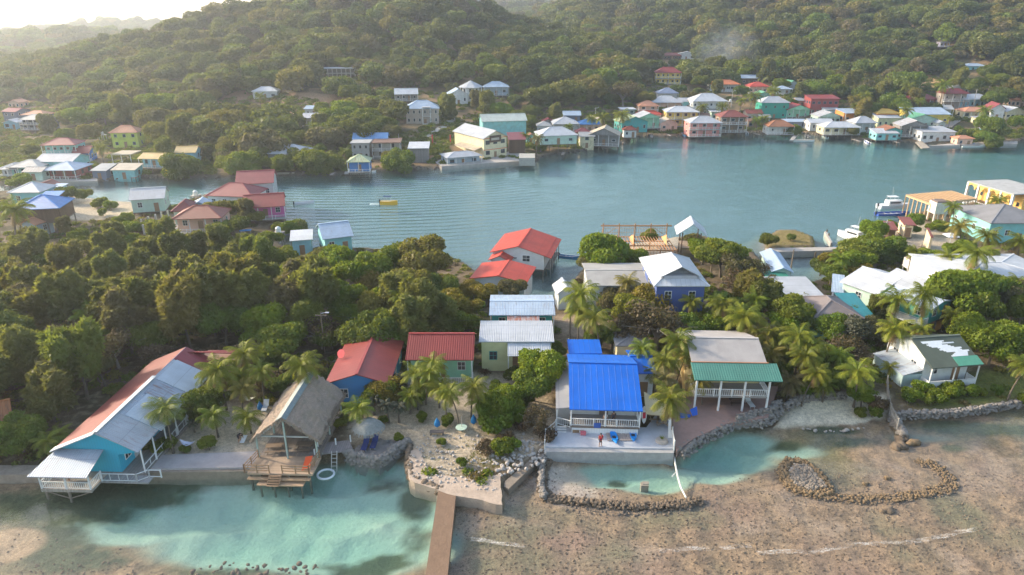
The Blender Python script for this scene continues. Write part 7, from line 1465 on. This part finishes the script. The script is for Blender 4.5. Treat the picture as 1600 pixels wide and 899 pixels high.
def put(key,kind,x,y,zb,s_,hz,px,py,label=None,group=None):
    pr=PROTO[key]; palm=('palm' in kind or kind=='stub'); nm='palm_tree' if palm else ('bush' if 'bush' in kind else 'tree')
    r=bpy.data.objects.new(nm,None); col.objects.link(r); r.location=(x,y,zb); r.rotation_euler=(0,0,RS.uniform(0,6.283)); r.scale=(s_,s_,s_*hz); r['category']='palm tree' if palm else ('bush' if 'bush' in kind else 'tree')
    t=link('trunk' if 'bush' not in kind else 'stem',pr[1],r); c=link('crown',pr[0],r)
    if kind=='palm' and RS.rand()<.5: link('coconuts',pr[4],r)
    TREES.append([r,kind,px,py,s_,label,group]); return r
L_=[]
def T(s): 
    for q in s.strip().split(';'):
        a_=q.split()
        if a_: tree(a_[0],float(a_[1]),float(a_[2]),float(a_[3]),float(a_[4]) if len(a_)>4 else 1.0)
# palms of the cay
T("""palm 258 648 36 .75;lpalm 335 650 24;lpalm 388 650 26;palm 342 572 34;palm 384 585 28;palm 454 570 33;palm 560 632 27 .8;palm 672 567 27;palm 664 598 25 .8;palm 697 612 28 .8;palm 735 600 27;lpalm 748 625 22;lpalm 640 620 22;
stub 605 632 15 1.2;stub 622 636 14 1.1;stub 582 622 14 1.2;stub 301 660 10;
palm 917 465 35;palm 940 498 28;lpalm 958 522 24;palm 972 440 22;palm 1043 530 30;palm 1030 560 26;palm 1040 588 24;palm 1056 622 36;palm 1026 582 20;palm 1101 597 23;palm 1128 468 22;palm 1176 495 32;palm 1197 522 26;palm 1397 470 31;palm 1452 462 26 1.5;palm 1212 520 32;palm 1254 520 30;palm 1248 552 30;palm 1392 516 30;palm 1347 574 34 .8;lpalm 1290 602 24;lpalm 1233 598 25;lpalm 1390 575 15;
palm 1497 492 20;palm 1432 515 20;palm 1592 568 28;palm 1586 438 20;palm 1512 392 28;palm 1510 356 22;palm 1496 325 15;palm 1476 403 22;palm 1560 312 16;palm 1597 380 24;palm 1313 402 20;palm 1534 366 22;palm 1548 395 18;palm 1440 395 16;palm 1188 470 24;
palm 150 548 24;palm 128 497 28;lpalm 70 692 24;lpalm 90 680 20;palm 10 330 30;lpalm 300 600 24;palm 620 460 24;palm 364 556 30;palm 330 588 26;palm 372 604 25;palm 405 575 24;palm 650 588 26;palm 684 578 26;palm 716 612 25;palm 1012 548 24;palm 1060 556 24;palm 1228 535 26;palm 1272 545 26;palm 1200 556 24;palm 1262 580 24;palm 1310 560 24;palm 905 490 26;palm 1145 478 24;palm 1090 475 20""")
# broadleaf of the cay, back to front
T("""bright 950 395 42;green 920 410 22;bright 985 400 24;green 1015 368 15;bright 1100 385 26;green 1130 395 34;dark 1160 415 30;green 1085 372 16;brown 1150 440 26;brown 1178 425 24;dark 1140 475 26;bright 1125 500 26;dark 1150 505 24;green 1095 500 22;
gold 985 478 32;gold 1006 470 34;green 962 464 26;brown 1028 500 48;gold 1052 514 28;green 940 522 22;brown 988 508 36;dark 1082 512 28;gold 1050 475 24;green 1060 505 22;brown 985 505 22;bright 845 566 38;green 835 595 30;bright 870 545 20;bright 788 625 30;bright 770 640 22;brown 840 650 26;bushr 850 670 18;bushr 820 660 14;
dark 655 398 42;green 615 405 32;bright 560 420 40;bright 510 410 36;bright 470 420 30;dark 690 445 26;green 640 440 30;bright 540 455 36;gold 585 440 28;bright 600 470 30;green 500 460 34;dark 455 455 30;casu 660 470 32;casu 620 455 30;gold 700 470 30;gold 735 480 22;green 720 500 24;casu 640 500 30;gold 760 455 20;green 800 450 20;gold 740 450 18;dark 580 510 42;green 610 520 30;dark 550 520 26;bright 545 495 24;brown 500 515 28;green 680 510 20;casu 690 490 24;
green 592 610 25;grey 610 600 22;gold 585 595 16;bushb 480 600 28;green 468 615 18;brown 300 560 20;brown 385 545 26;bushr 405 555 18;bushr 340 548 16;green 420 560 18;bright 430 540 18;
green 315 625 28;green 330 632 20;dark 295 640 16;dark 275 620 18;bush 260 688 18;bush 325 690 16;bush 232 690 14;dark 275 608 15;bush 287 700 10;bush 303 655 12;
green 1230 480 34;bright 1225 500 24;dark 1255 500 24;bright 1245 470 20;green 1300 508 26;grey 1330 510 28;dark 1360 510 22;brown 1320 540 32;brown 1340 550 24;green 1290 555 26;dark 1270 575 24;bushb 1260 600 18;green 1300 590 22;bright 1345 460-0 14;bright 1350 615 22;bushr 1370 625 18;dark 1240 560 22;dark 1220 575 18;brown 1200 440 22;casu 1195 460 24;casu 1170 450 24;
bright 1342 450 13;green 1300 425 20;bright 1290 412 18;mang 1330 395 34;mang 1360 385 34;gold 1300 405 22;mang 1395 388 26;bright 1340 408 26;bright 1365 355 22;green 1385 345 14;green 1430 340 14;green 1465 352 14;bright 1455 400 24;green 1500 385 20;gold 1470 412 20;green 1425 355 12;gold 1345 420 20;
green 1500 455 48;green 1550 450 40;dark 1590 465 34;green 1530 475 36;green 1470 470 26;bright 1520 515 36;bright 1555 530 38;bright 1590 520 38;bright 1500 505 24;green 1580 560 22;dark 1540 500 24;green 1600 480 30;green 1340 490 20;grey 1370 490 18;green 1410 500 14;
bushb 1430 612 16;bushb 1445 600 16;bushb 1480 604 16;bushb 1500 602 16;bushb 1520 604 14;bushb 1465 616 14;bush 1455 622 12;bush 1560 608 10;bush 1420 620 12;bush 1540 612 9;bushb 1598 618 12;bush 1365 640 14;bush 1345 640 10;bush 1400 562 12;
casu 1203 362 12 1.2;bush 1236 368 8;bush 780 690 20;bush 800 690 16;bushr 790 680 12;bush 625 680 10;bushr 760 695 14;bush 690 690 9;bush 720 720 10;
bush 600 655 10;bush 625 612 14;grey 620 606 12;bush 700 655 12;gold 600 604 26;bushb 775 655 26;bushb 795 645 26;bright 800 612 22;bush 650 612 18;bush 480 640 14;bushr 415 590 20;green 440 600 18;bush 660 650 10;green 875 590 14;bush 780 600 16;bush 820 620 16;grey 800 585 14;bush 530 660 10;bushb 545 650 8;green 500 590 14""".replace('460-0','460'))
# left peninsula and channel
T("""green 30 280 16;bush 90 302 16;green 105 300 14;green 130 303 12;bush 155 312 12;bushb 172 318 10;green 190 340 14;bushb 200 350 16;bushb 230 348 16;bushb 175 352 14;bush 160 330 8;green 280 338 0.1;
green 340 325 18;green 365 322 16;dark 385 332 16;green 400 338 12;dark 370 350 18;green 350 352 14;green 455 345 18;green 440 350 14;green 470 350 12;gold 420 372 16;bush 252 372 8;bushb 250 380 7;gold 120 365 12;green 40 365 18;green 100 355 12;gold 200 375 16;green 250 395 0.1;green 440 398 22;green 500 402 22""".replace('green 280 338 0.1;','').replace('green 250 395 0.1;',''))
# far west shore mangroves and garden trees
T("""mang 280 255 30;mang 260 250 18;mang 300 262 16;mang 490 248 30;mang 515 252 22;mang 470 250 18;mang 380 258 28;mang 360 262 20;mang 440 262 20;mang 415 262 16;mang 623 248 24;mang 610 250 14;mang 400 250 20;
palm 157 232 15;palm 540 238 12;bush 200 252 10;mang 215 258 0;mang 50 258 0;mang 50 240 14;green 75 200 14;gold 105 182 14;green 100 208 14;green 140 205 18;gold 45 235 10;bright 130 180 22;bright 160 172 22;bright 190 178 20;bright 215 165 20;bright 245 160 24;bright 265 158 20;green 240 182 26;gold 290 180 18;green 280 190 20;dark 330 190 20;green 250 205 22;green 280 212 20;green 320 215 18;gold 345 205 20;bright 440 222 20;bright 460 215 18;green 430 205 18;gold 380 210 16;
mang 365 235 20;green 395 230 18;bright 520 178 22;bright 545 172 24;green 570 182 24;dark 530 195 26;dark 560 200 26;green 595 192 20;dark 610 205 16;bright 550 168 16;gold 545 145 14;gold 425 120 12;bright 428 118 10;green 500 198 14;palm 494 198 12;palm 405 150 10;brown 505 168 12;brown 440 200 14;brown 400 200 14;green 590 160 16;gold 548 98 12;gold 530 97 10""".replace('mang 215 258 0;','').replace('mang 50 258 0;',''))
# town, hillside foot
T("""green 700 170 15;green 695 158 12;green 590 158 0;dark 760 165 16;green 785 168 16;green 745 160 12;palm 747 150 8;green 810 180 14;dark 830 175 14;bright 826 187 12;bush 845 228 10;palm 838 215 12;palm 820 212 10;
palm 948 184 15;palm 966 180 15;palm 922 185 11;palm 886 198 8;bright 825 170 10;green 868 180 12;bright 875 110 11;brown 960 118 18;brown 975 140 22;gold 935 98 14;gold 990 105 16;green 940 85 18;brown 950 100 14;
palm 1172 150 13;palm 1158 158 9;palm 1097 168 11;palm 1133 166 11;palm 1196 186 12;palm 1185 188 10;green 1155 142 12;green 1120 140 10;gold 1092 142 7;bright 1045 176 8;bright 1035 172 8;green 1010 150 12;green 1000 145 12;dark 1060 140 12;green 1075 150 12;
palm 1205 142 12;palm 1213 140 9;bright 1238 195 15;green 1228 200 10;green 1280 140 18;gold 1290 118 12;green 1310 125 18;bright 1310 140 14;green 1330 135 16;gold 1345 148 16;palm 1347 150 12;palm 1330 154 10;green 1358 170 16;bright 1350 176 14;green 1380 150 16;dark 1395 155 18;green 1410 162 16;green 1430 160 14;bright 1385 160 12;green 1455 168 12;
palm 1417 135 12;palm 1475 132 15;palm 1440 158 10;palm 1540 172 13;palm 1411 172 12;green 1555 152 14;bright 1568 148 15;bright 1580 150 12;green 1600 150 12;green 1548 195 20;green 1592 188 16;green 1560 205 14;bright 1542 212 14;bright 1555 216 12;bright 1535 210 10;bush 1495 200 9;bush 1510 205 12;bush 1525 206 10;green 1332 205 9;green 1450 178 8;
palm 1333 165 8;green 1500 128 14;dark 1520 130 16;green 1560 125 18;green 1590 130 18;dark 1545 110 16;green 1250 148 12;gold 1235 160 8;green 1222 128 12;dark 1200 112 14;green 1165 108 14;green 1110 112 14;bright 1110 120 10;palm 1485 185 6;green 1145 122 10;green 1095 125 12""".replace('green 590 158 0;',''))
# the grove behind the cay's west end
gp_=np.array([P(x,y,1)[:2] for x,y in [(-330,425),(-60,420),(60,408),(150,402),(205,395),(300,402),(400,412),(440,425),(450,500),(520,500),(600,510),(620,525),(505,560),(440,575),(330,560),(290,565),(200,640),(110,715),(-60,735),(-280,735)]])
rs=np.random.RandomState(21); pts=[]; mn=gp_.min(0); mx_=gp_.max(0)
for _ in range(9000):
    q=rs.uniform(mn,mx_)
    if sdf(gp_,np.array([q[0]]),np.array([q[1]]))[0]<.5: continue
    if any((q[0]-hx)**2+(q[1]-hy)**2<(hr_*.9+1.8)**2 for hx,hy,hr_ in HOUSES): continue
    if q[0]>P(78,695,4)[0]-4.5 and q[0]<P(78,695,4)[0]+13 and 56<q[1]<84: continue
    d=3.0+.022*(q[1]-60)
    if all((q[0]-a_[0])**2+(q[1]-a_[1])**2>d*d for a_ in pts): pts.append(q)
grove=0
for q in pts:
    u=rs.rand(); px_=800+F*q[0]/(q[1]*CP+44*SP)
    kd='casu' if u<(.72 if px_<430 else .3) else ('green' if u<.80 else ('dark' if u<.9 else ('brown' if u<.94 else 'bright')))
    if q[1]<66 and kd=='casu': kd='green'
    s_=rs.uniform(.75,1.15)*(1.0 if kd=='casu' else .85)*(.75 if q[1]>105 else 1); key=f'{kd}{rs.randint(3)}'
    put(key,kd,q[0],q[1],gz(q[0],q[1])-.1,s_,rs.uniform(.85,1.15),0,0,{'casu':'feathery olive casuarina in the dense grove behind the long turquoise guesthouse','green':'round green tree in the dense grove behind the long turquoise guesthouse','dark':'dark green tree in the dense grove behind the long turquoise guesthouse','brown':'bare brown tree in the dense grove behind the long turquoise guesthouse','bright':'fresh green tree in the dense grove behind the long turquoise guesthouse'}[kd],'trees of the dense grove: '+kd)
# past the 300 trees that show largest, the rest of them stand in one object
def shown(t): l=t[0].location; return t[4]/math.sqrt(l.x**2+l.y**2+(l.z-H)**2)
tr_=sorted([t for t in TREES if t[0]['category']=='tree'],key=shown,reverse=True); REST=tr_[270:]
rest_xy=[(t[0].location.x,t[0].location.y,t[4]) for t in REST]
for t in REST:
    for ch in list(t[0].children): bpy.data.objects.remove(ch)
    bpy.data.objects.remove(t[0])
ids=set(id(t) for t in REST); TREES=[t for t in TREES if id(t) not in ids]
# labels: kind + where it stands, made single by counting from the left where several match
from collections import defaultdict
by=defaultdict(list)
for t in TREES:
    r,kd,px,py,s_,lb,gr=t
    if lb: r['label']=lb; r['group']=gr; continue
    k=min(range(len(ANCH)),key=lambda i:((ANCH[i][0]-px)/1.0)**2+((ANCH[i][1]-py)*1.6)**2); ax,ay,an=ANCH[k]; dx,dy=px-ax,(py-ay)*1.6
    wd_='left of' if dx<-abs(dy) else ('right of' if dx>abs(dy) else ('behind' if dy<0 else 'in front of'))
    by[f"{DESC[kd]} {wd_} {an}"].append(t)
ORD=['leftmost','second','third','fourth','fifth','sixth','seventh','eighth']
for lb,ts in by.items():
    ts.sort(key=lambda t:t[2]); n=len(ts)
    for i,t in enumerate(ts):
        r=t[0]
        if n==1: r['label']=lb
        elif n==2: r['label']=lb+(', left one' if i==0 else ', right one')
        else: r['label']=lb+(', leftmost' if i==0 else (', rightmost' if i==n-1 else f", {ORD[i]} from left"))
        if n>1: r['group']=lb.split(' the ')[0].rsplit(' ',2)[0]+'s near '+lb[lb.index(' the ')+1:]
# ------------------------------------------------------------ undergrowth and grass (nobody could count it)
def scatter(name,label,x,y,sc__,protos,kind='stuff',sub=.1):
    c_=bpy.data.collections.new(name+'_sources')
    for m__ in protos: c_.objects.link(bpy.data.objects.new(name,m__))
    me=bpy.data.meshes.new(name); z=terrain(x,y); me.from_pydata(np.stack([x,y,z-sub],1).tolist(),[],[])
    for nm_,ar in (('sc',sc__),('rz',np.random.RandomState(1).uniform(0,6.28,len(x)))): a_=me.attributes.new(nm_,'FLOAT','POINT'); a_.data.foreach_set('value',ar.astype('f'))
    o=link(name,me); g2=ng.copy(); [n for n in g2.nodes if n.bl_idname=='GeometryNodeCollectionInfo'][0].inputs['Collection'].default_value=c_
    rn=[n for n in g2.nodes if n.bl_idname=='FunctionNodeRandomValue'][0]; [s_ for s_ in rn.inputs if s_.name=='Max' and s_.type=='INT'][0].default_value=len(protos)-1
    o.modifiers.new('scatter','NODES').node_group=g2; return tag(o,label,name.replace('_',' '),kind=kind)
def clump(seed,leaf,n=120,r=.8,h=.5,size=.22):
    rs=np.random.RandomState(seed); d=rs.normal(0,1,(n,3)); d[:,2]=abs(d[:,2]); d/=np.linalg.norm(d,axis=1)[:,None]; p_=d*np.array([r,r,h])*rs.uniform(.5,1.05,(n,1)); V_,F_=leaf_cards(p_,d,size,rs); return np_mesh('clump',V_,F_,LEAF[leaf])
ra=np.array(rest_xy)
scatter('background_trees','mixed green trees filling in between the larger trees and the houses',ra[:,0],ra[:,1],ra[:,2],[PROTO[k][0] for k in ('green0','green1','green2','dark0','casu0','bright0')])
cl=[clump(1,'green'),clump(2,'dark'),clump(3,'green',150,.9,.7),clump(4,'olive'),clump(5,'bushr',90),clump(6,'gold',80,.6,.3)]
rs=np.random.RandomState(31); n=26000; x=rs.uniform(-140,140,n); y=rs.uniform(58,180,n); x=x*(y/150*.95+.2)
dn_=sdf(NEAR,x,y); gn=fbm(x*.12+3,y*.12,3); ok=(dn_>1.0)&(gn>.36)
for poly in [[(180,740),(300,640),(430,650),(440,640),(540,700),(560,610),(660,600),(860,600),(860,745)],[(1200,690),(1225,628),(1380,628),(1380,680)],[(1370,350),(1420,335),(1490,390),(1460,420),(1400,410)],[(870,505),(945,505),(945,545),(870,545)],[(60,315),(210,312),(215,335),(150,352),(70,350)],[(860,640),(1060,600),(1085,600),(1216,604),(1200,655),(1050,710),(850,710)],[(225,366),(222,350),(262,340),(285,350),(262,368)],[(960,430),(940,385),(1060,376),(1060,405)]]: ok&=~(inpoly(poly,x,y)>-.3)
ok&=~((inpoly([(1380,662),(1395,590),(1620,560),(1650,650)],x,y)>0)&(rs.rand(n)<.93))
for hx,hy,hr_ in HOUSES: ok&=((x-hx)**2+(y-hy)**2>(hr_*.95)**2)
ok&=rs.rand(n)<.55
scatter('undergrowth','low mixed green undergrowth between the houses and trees of the cay',x[ok],y[ok],rs.uniform(.5,1.4,ok.sum()),cl)
# scrub of the far town and slopes
n=60000; y=rs.uniform(195,470,n); x=rs.uniform(-1,1,n)*(y*.85+20); df_=sdf(FAR,x,y); ok=(df_>1.5)&(fbm(x*.06+8,y*.06,3)>.34)
for w_ in NFW[:1]: pass
inside=np.zeros(n,bool)
for w_ in NFW: inside|=sdf(w_,x,y)>-3
ok&=inside&(rs.rand(n)<.6)
for hx,hy,hr_ in HOUSES: ok&=((x-hx)**2+(y-hy)**2>(hr_*1.0)**2)
for poly in [[(1395,124),(1440,112),(1475,136),(1400,140)],[(340,160),(365,158),(350,208),(330,215)],[(680,260),(690,236),(840,236),(840,255)]]: ok&=~((inpoly(poly,x,y)>0)&(rs.rand(n)<.8))
scatter('scrub','dry green scrub between the houses of the far shore',x[ok],y[ok],rs.uniform(.9,2.4,ok.sum()),cl[:4]+[cl[0]])
# sparse weeds on the sandy bank and lawn
n=2500; px=rs.uniform(660,800,n); py=rs.uniform(690,730,n); q=np.array([P(a_,b_,1)[:2] for a_,b_ in zip(px,py)]); m_=(fbm(q[:,0]*.5,q[:,1]*.5,3)>.52); q=q[m_]
px=rs.uniform(1400,1600,2500); py=rs.uniform(590,645,2500); q2=np.array([P(a_,b_,1)[:2] for a_,b_ in zip(px,py)]); q2=q2[sdf(NEAR,q2[:,0],q2[:,1])>1.2]; px=rs.uniform(1194,1275,1500); py=rs.uniform(362,394,1500); q3_=np.array([P(a_,b_,1)[:2] for a_,b_ in zip(px,py)]); q3_=q3_[(sdf(ISLET,q3_[:,0],q3_[:,1])>.3)]; q=np.vstack([q,q2,q3_])
scatter('weeds','low yellow-green weeds on the sandy bank and the right-hand lawn',q[:,0],q[:,1],rs.uniform(.15,.4,len(q)),[clump(7,'gold',60,.8,.3,.3),clump(8,'bright',60,.8,.3,.3),clump(9,'olive',60,.8,.3,.3)])
# ------------------------------------------------------------ people
SKIN=m_plain((.36,.20,.13),.6,.1)
def person(px,py,z,label,pose='stand',shirt=(.55,.03,.04),pants=(.03,.04,.08),rz=0,h_=1.72):
    c=P(px,py,z); s_=h_/1.72
    if pose=='stand': J=dict(pel=(0,0,.92),ch=(0,.0,1.28),nk=(0,0,1.46),hd=(0,-.02,1.60),ht=(0,-.01,1.70),ls=(-.19,0,1.40),le=(-.26,.02,1.12),lh=(-.27,-.06,.88),rs=(.19,0,1.40),re=(.27,.03,1.12),rh=(.24,-.08,.90),lk=(-.11,-.02,.50),lf=(-.14,.04,.08),lt=(-.15,-.14,.04),rk=(.11,.0,.50),rf=(.13,.05,.08),rt=(.14,-.13,.04))
    elif pose=='bend': J=dict(pel=(0,.1,.85),ch=(0,-.18,1.08),nk=(0,-.34,1.12),hd=(0,-.46,1.05),ht=(0,-.54,.98),ls=(-.19,-.27,1.08),le=(-.22,-.34,.78),lh=(-.15,-.42,.55),rs=(.19,-.27,1.08),re=(.22,-.34,.78),rh=(.15,-.42,.52),lk=(-.12,-.02,.46),lf=(-.14,.08,.08),lt=(-.15,-.1,.04),rk=(.12,-.02,.46),rf=(.14,.1,.08),rt=(.15,-.08,.04))
    else: J=dict(pel=(0,0,.50),ch=(0,.05,.86),nk=(0,.04,1.04),hd=(0,0,1.18),ht=(0,.01,1.28),ls=(-.19,.04,.98),le=(-.25,-.1,.74),lh=(-.18,-.34,.72),rs=(.19,.04,.98),re=(.25,-.1,.74),rh=(.18,-.34,.72),lk=(-.12,-.42,.52),lf=(-.12,-.42,.08),lt=(-.12,-.58,.04),rk=(.12,-.42,.52),rf=(.13,-.42,.08),rt=(.13,-.58,.04))
    Rd=dict(pel=.15,ch=.16,nk=.06,hd=.10,ht=.07,ls=.075,le=.05,lh=.04,rs=.075,re=.05,rh=.04,lk=.065,lf=.045,lt=.04,rk=.065,rf=.045,rt=.04)
    Ed=[('pel','ch'),('ch','nk'),('nk','hd'),('hd','ht'),('ch','ls'),('ls','le'),('le','lh'),('ch','rs'),('rs','re'),('re','rh'),('pel','lk'),('lk','lf'),('lf','lt'),('pel','rk'),('rk','rf'),('rf','rt')]
    K=list(J); me=bpy.data.meshes.new('person'); me.from_pydata([tuple(v*s_ for v in J[k]) for k in K],[(K.index(a_),K.index(b_)) for a_,b_ in Ed],[])
    o=link('person',me,loc=(c[0],c[1],z)); o.rotation_euler=(0,0,rz); me.materials.append(SKIN)
    sk=o.modifiers.new('skin','SKIN'); 
    for i,k in enumerate(K): me.skin_vertices[0].data[i].radius=(Rd[k]*s_,Rd[k]*s_*(.75 if k in('pel','ch') else 1))
    me.skin_vertices[0].data[0].use_root=True; o.modifiers.new('sub','SUBSURF').levels=1; o.modifiers['sub'].render_levels=2
    V=lambda k:Vector(J[k])*s_
    b=MB(); b.tube([V('pel')-(V('ch')-V('pel'))*.1,V('pel').lerp(V('ch'),.5),V('ch'),V('ch').lerp(V('nk'),.7)],[.18*s_,.17*s_,.20*s_,.10*s_],10)
    for a_,b_ in(('ls','le'),('rs','re')): b.tube([V(a_).lerp(V('ch'),.3),V(a_),V(a_).lerp(V(b_),.6)],[.10*s_,.095*s_,.075*s_],8)
    b.build('shirt',m_plain(shirt,.8,.15),o); b=MB()
    b.tube([V('pel')+Vector((0,0,.1*s_)),V('pel')-Vector((0,0,.06*s_))],[.175*s_,.18*s_],10)
    for a_ in('lk','rk'): sd__=-.08 if a_=='lk' else .08; b.tube([V('pel')+Vector((sd__*s_,0,0)),V('pel').lerp(V(a_),.5)+Vector((sd__*.4*s_,0,0)),V('pel').lerp(V(a_),.85)],[.12*s_,.10*s_,.09*s_],8)
    b.build('shorts',m_plain(pants,.8,.15),o); b=MB(); hd=V('hd'); ht=V('ht'); b.tube([hd+Vector((0,.03,.0)),hd+Vector((0,.03,.05*s_)),ht+Vector((0,.01,.01)),ht+Vector((0,0,.05*s_))],[.10*s_,.112*s_,.095*s_,.03*s_],10); b.build('hair',m_plain((.03,.02,.015),.7,.2),o)
    tag(o,label,'person'); return o
person(938,697.5,1.28,'person in a red top and dark shorts standing on the pale patio',rz=.2)
person(375,691,1.15,'person in dark clothes bending over a white board on the sand','bend',(.02,.02,.025),(.02,.02,.03),1.2)
c=P(381,688,1.15); tag(MB().slab([(-.25,-.6,.1),(.25,-.6,.1),(.25,.6,.3),(-.25,.6,.3)],.06).build('board',m_plain((.7,.75,.8),.4,.1),loc=(c[0],c[1],1.15)),'white board on the sand in front of the bending person','board')
u0=bl.root.location.copy(); cz,szn=math.cos(bl.rz),math.sin(bl.rz)
for lx,ly,lb,sh_ in [(.1,1.1,'person in a pale shirt behind the veranda railing of the beach house, left of two',(.45,.42,.40)),(1.1,1.5,'person in a dark shirt on the veranda of the beach house, right of two',(.05,.05,.07))]:
    o=person(800,700,0,lb,'stand',sh_,(.04,.04,.06)); o.location=(u0.x+lx*cz-ly*szn,u0.y+lx*szn+ly*cz,u0.z+.9)
o=empty('towel','blue towel hanging over the beach house veranda railing','towel',(u0.x-.9*cz-.12*szn*0,u0.y-.9*szn+.10,u0.z+1.0),bl.rz); MB().box(-.4,.4,-.02,.0,.2,.85).build('cloth',m_plain((.05,.12,.40),.9,.2),o)
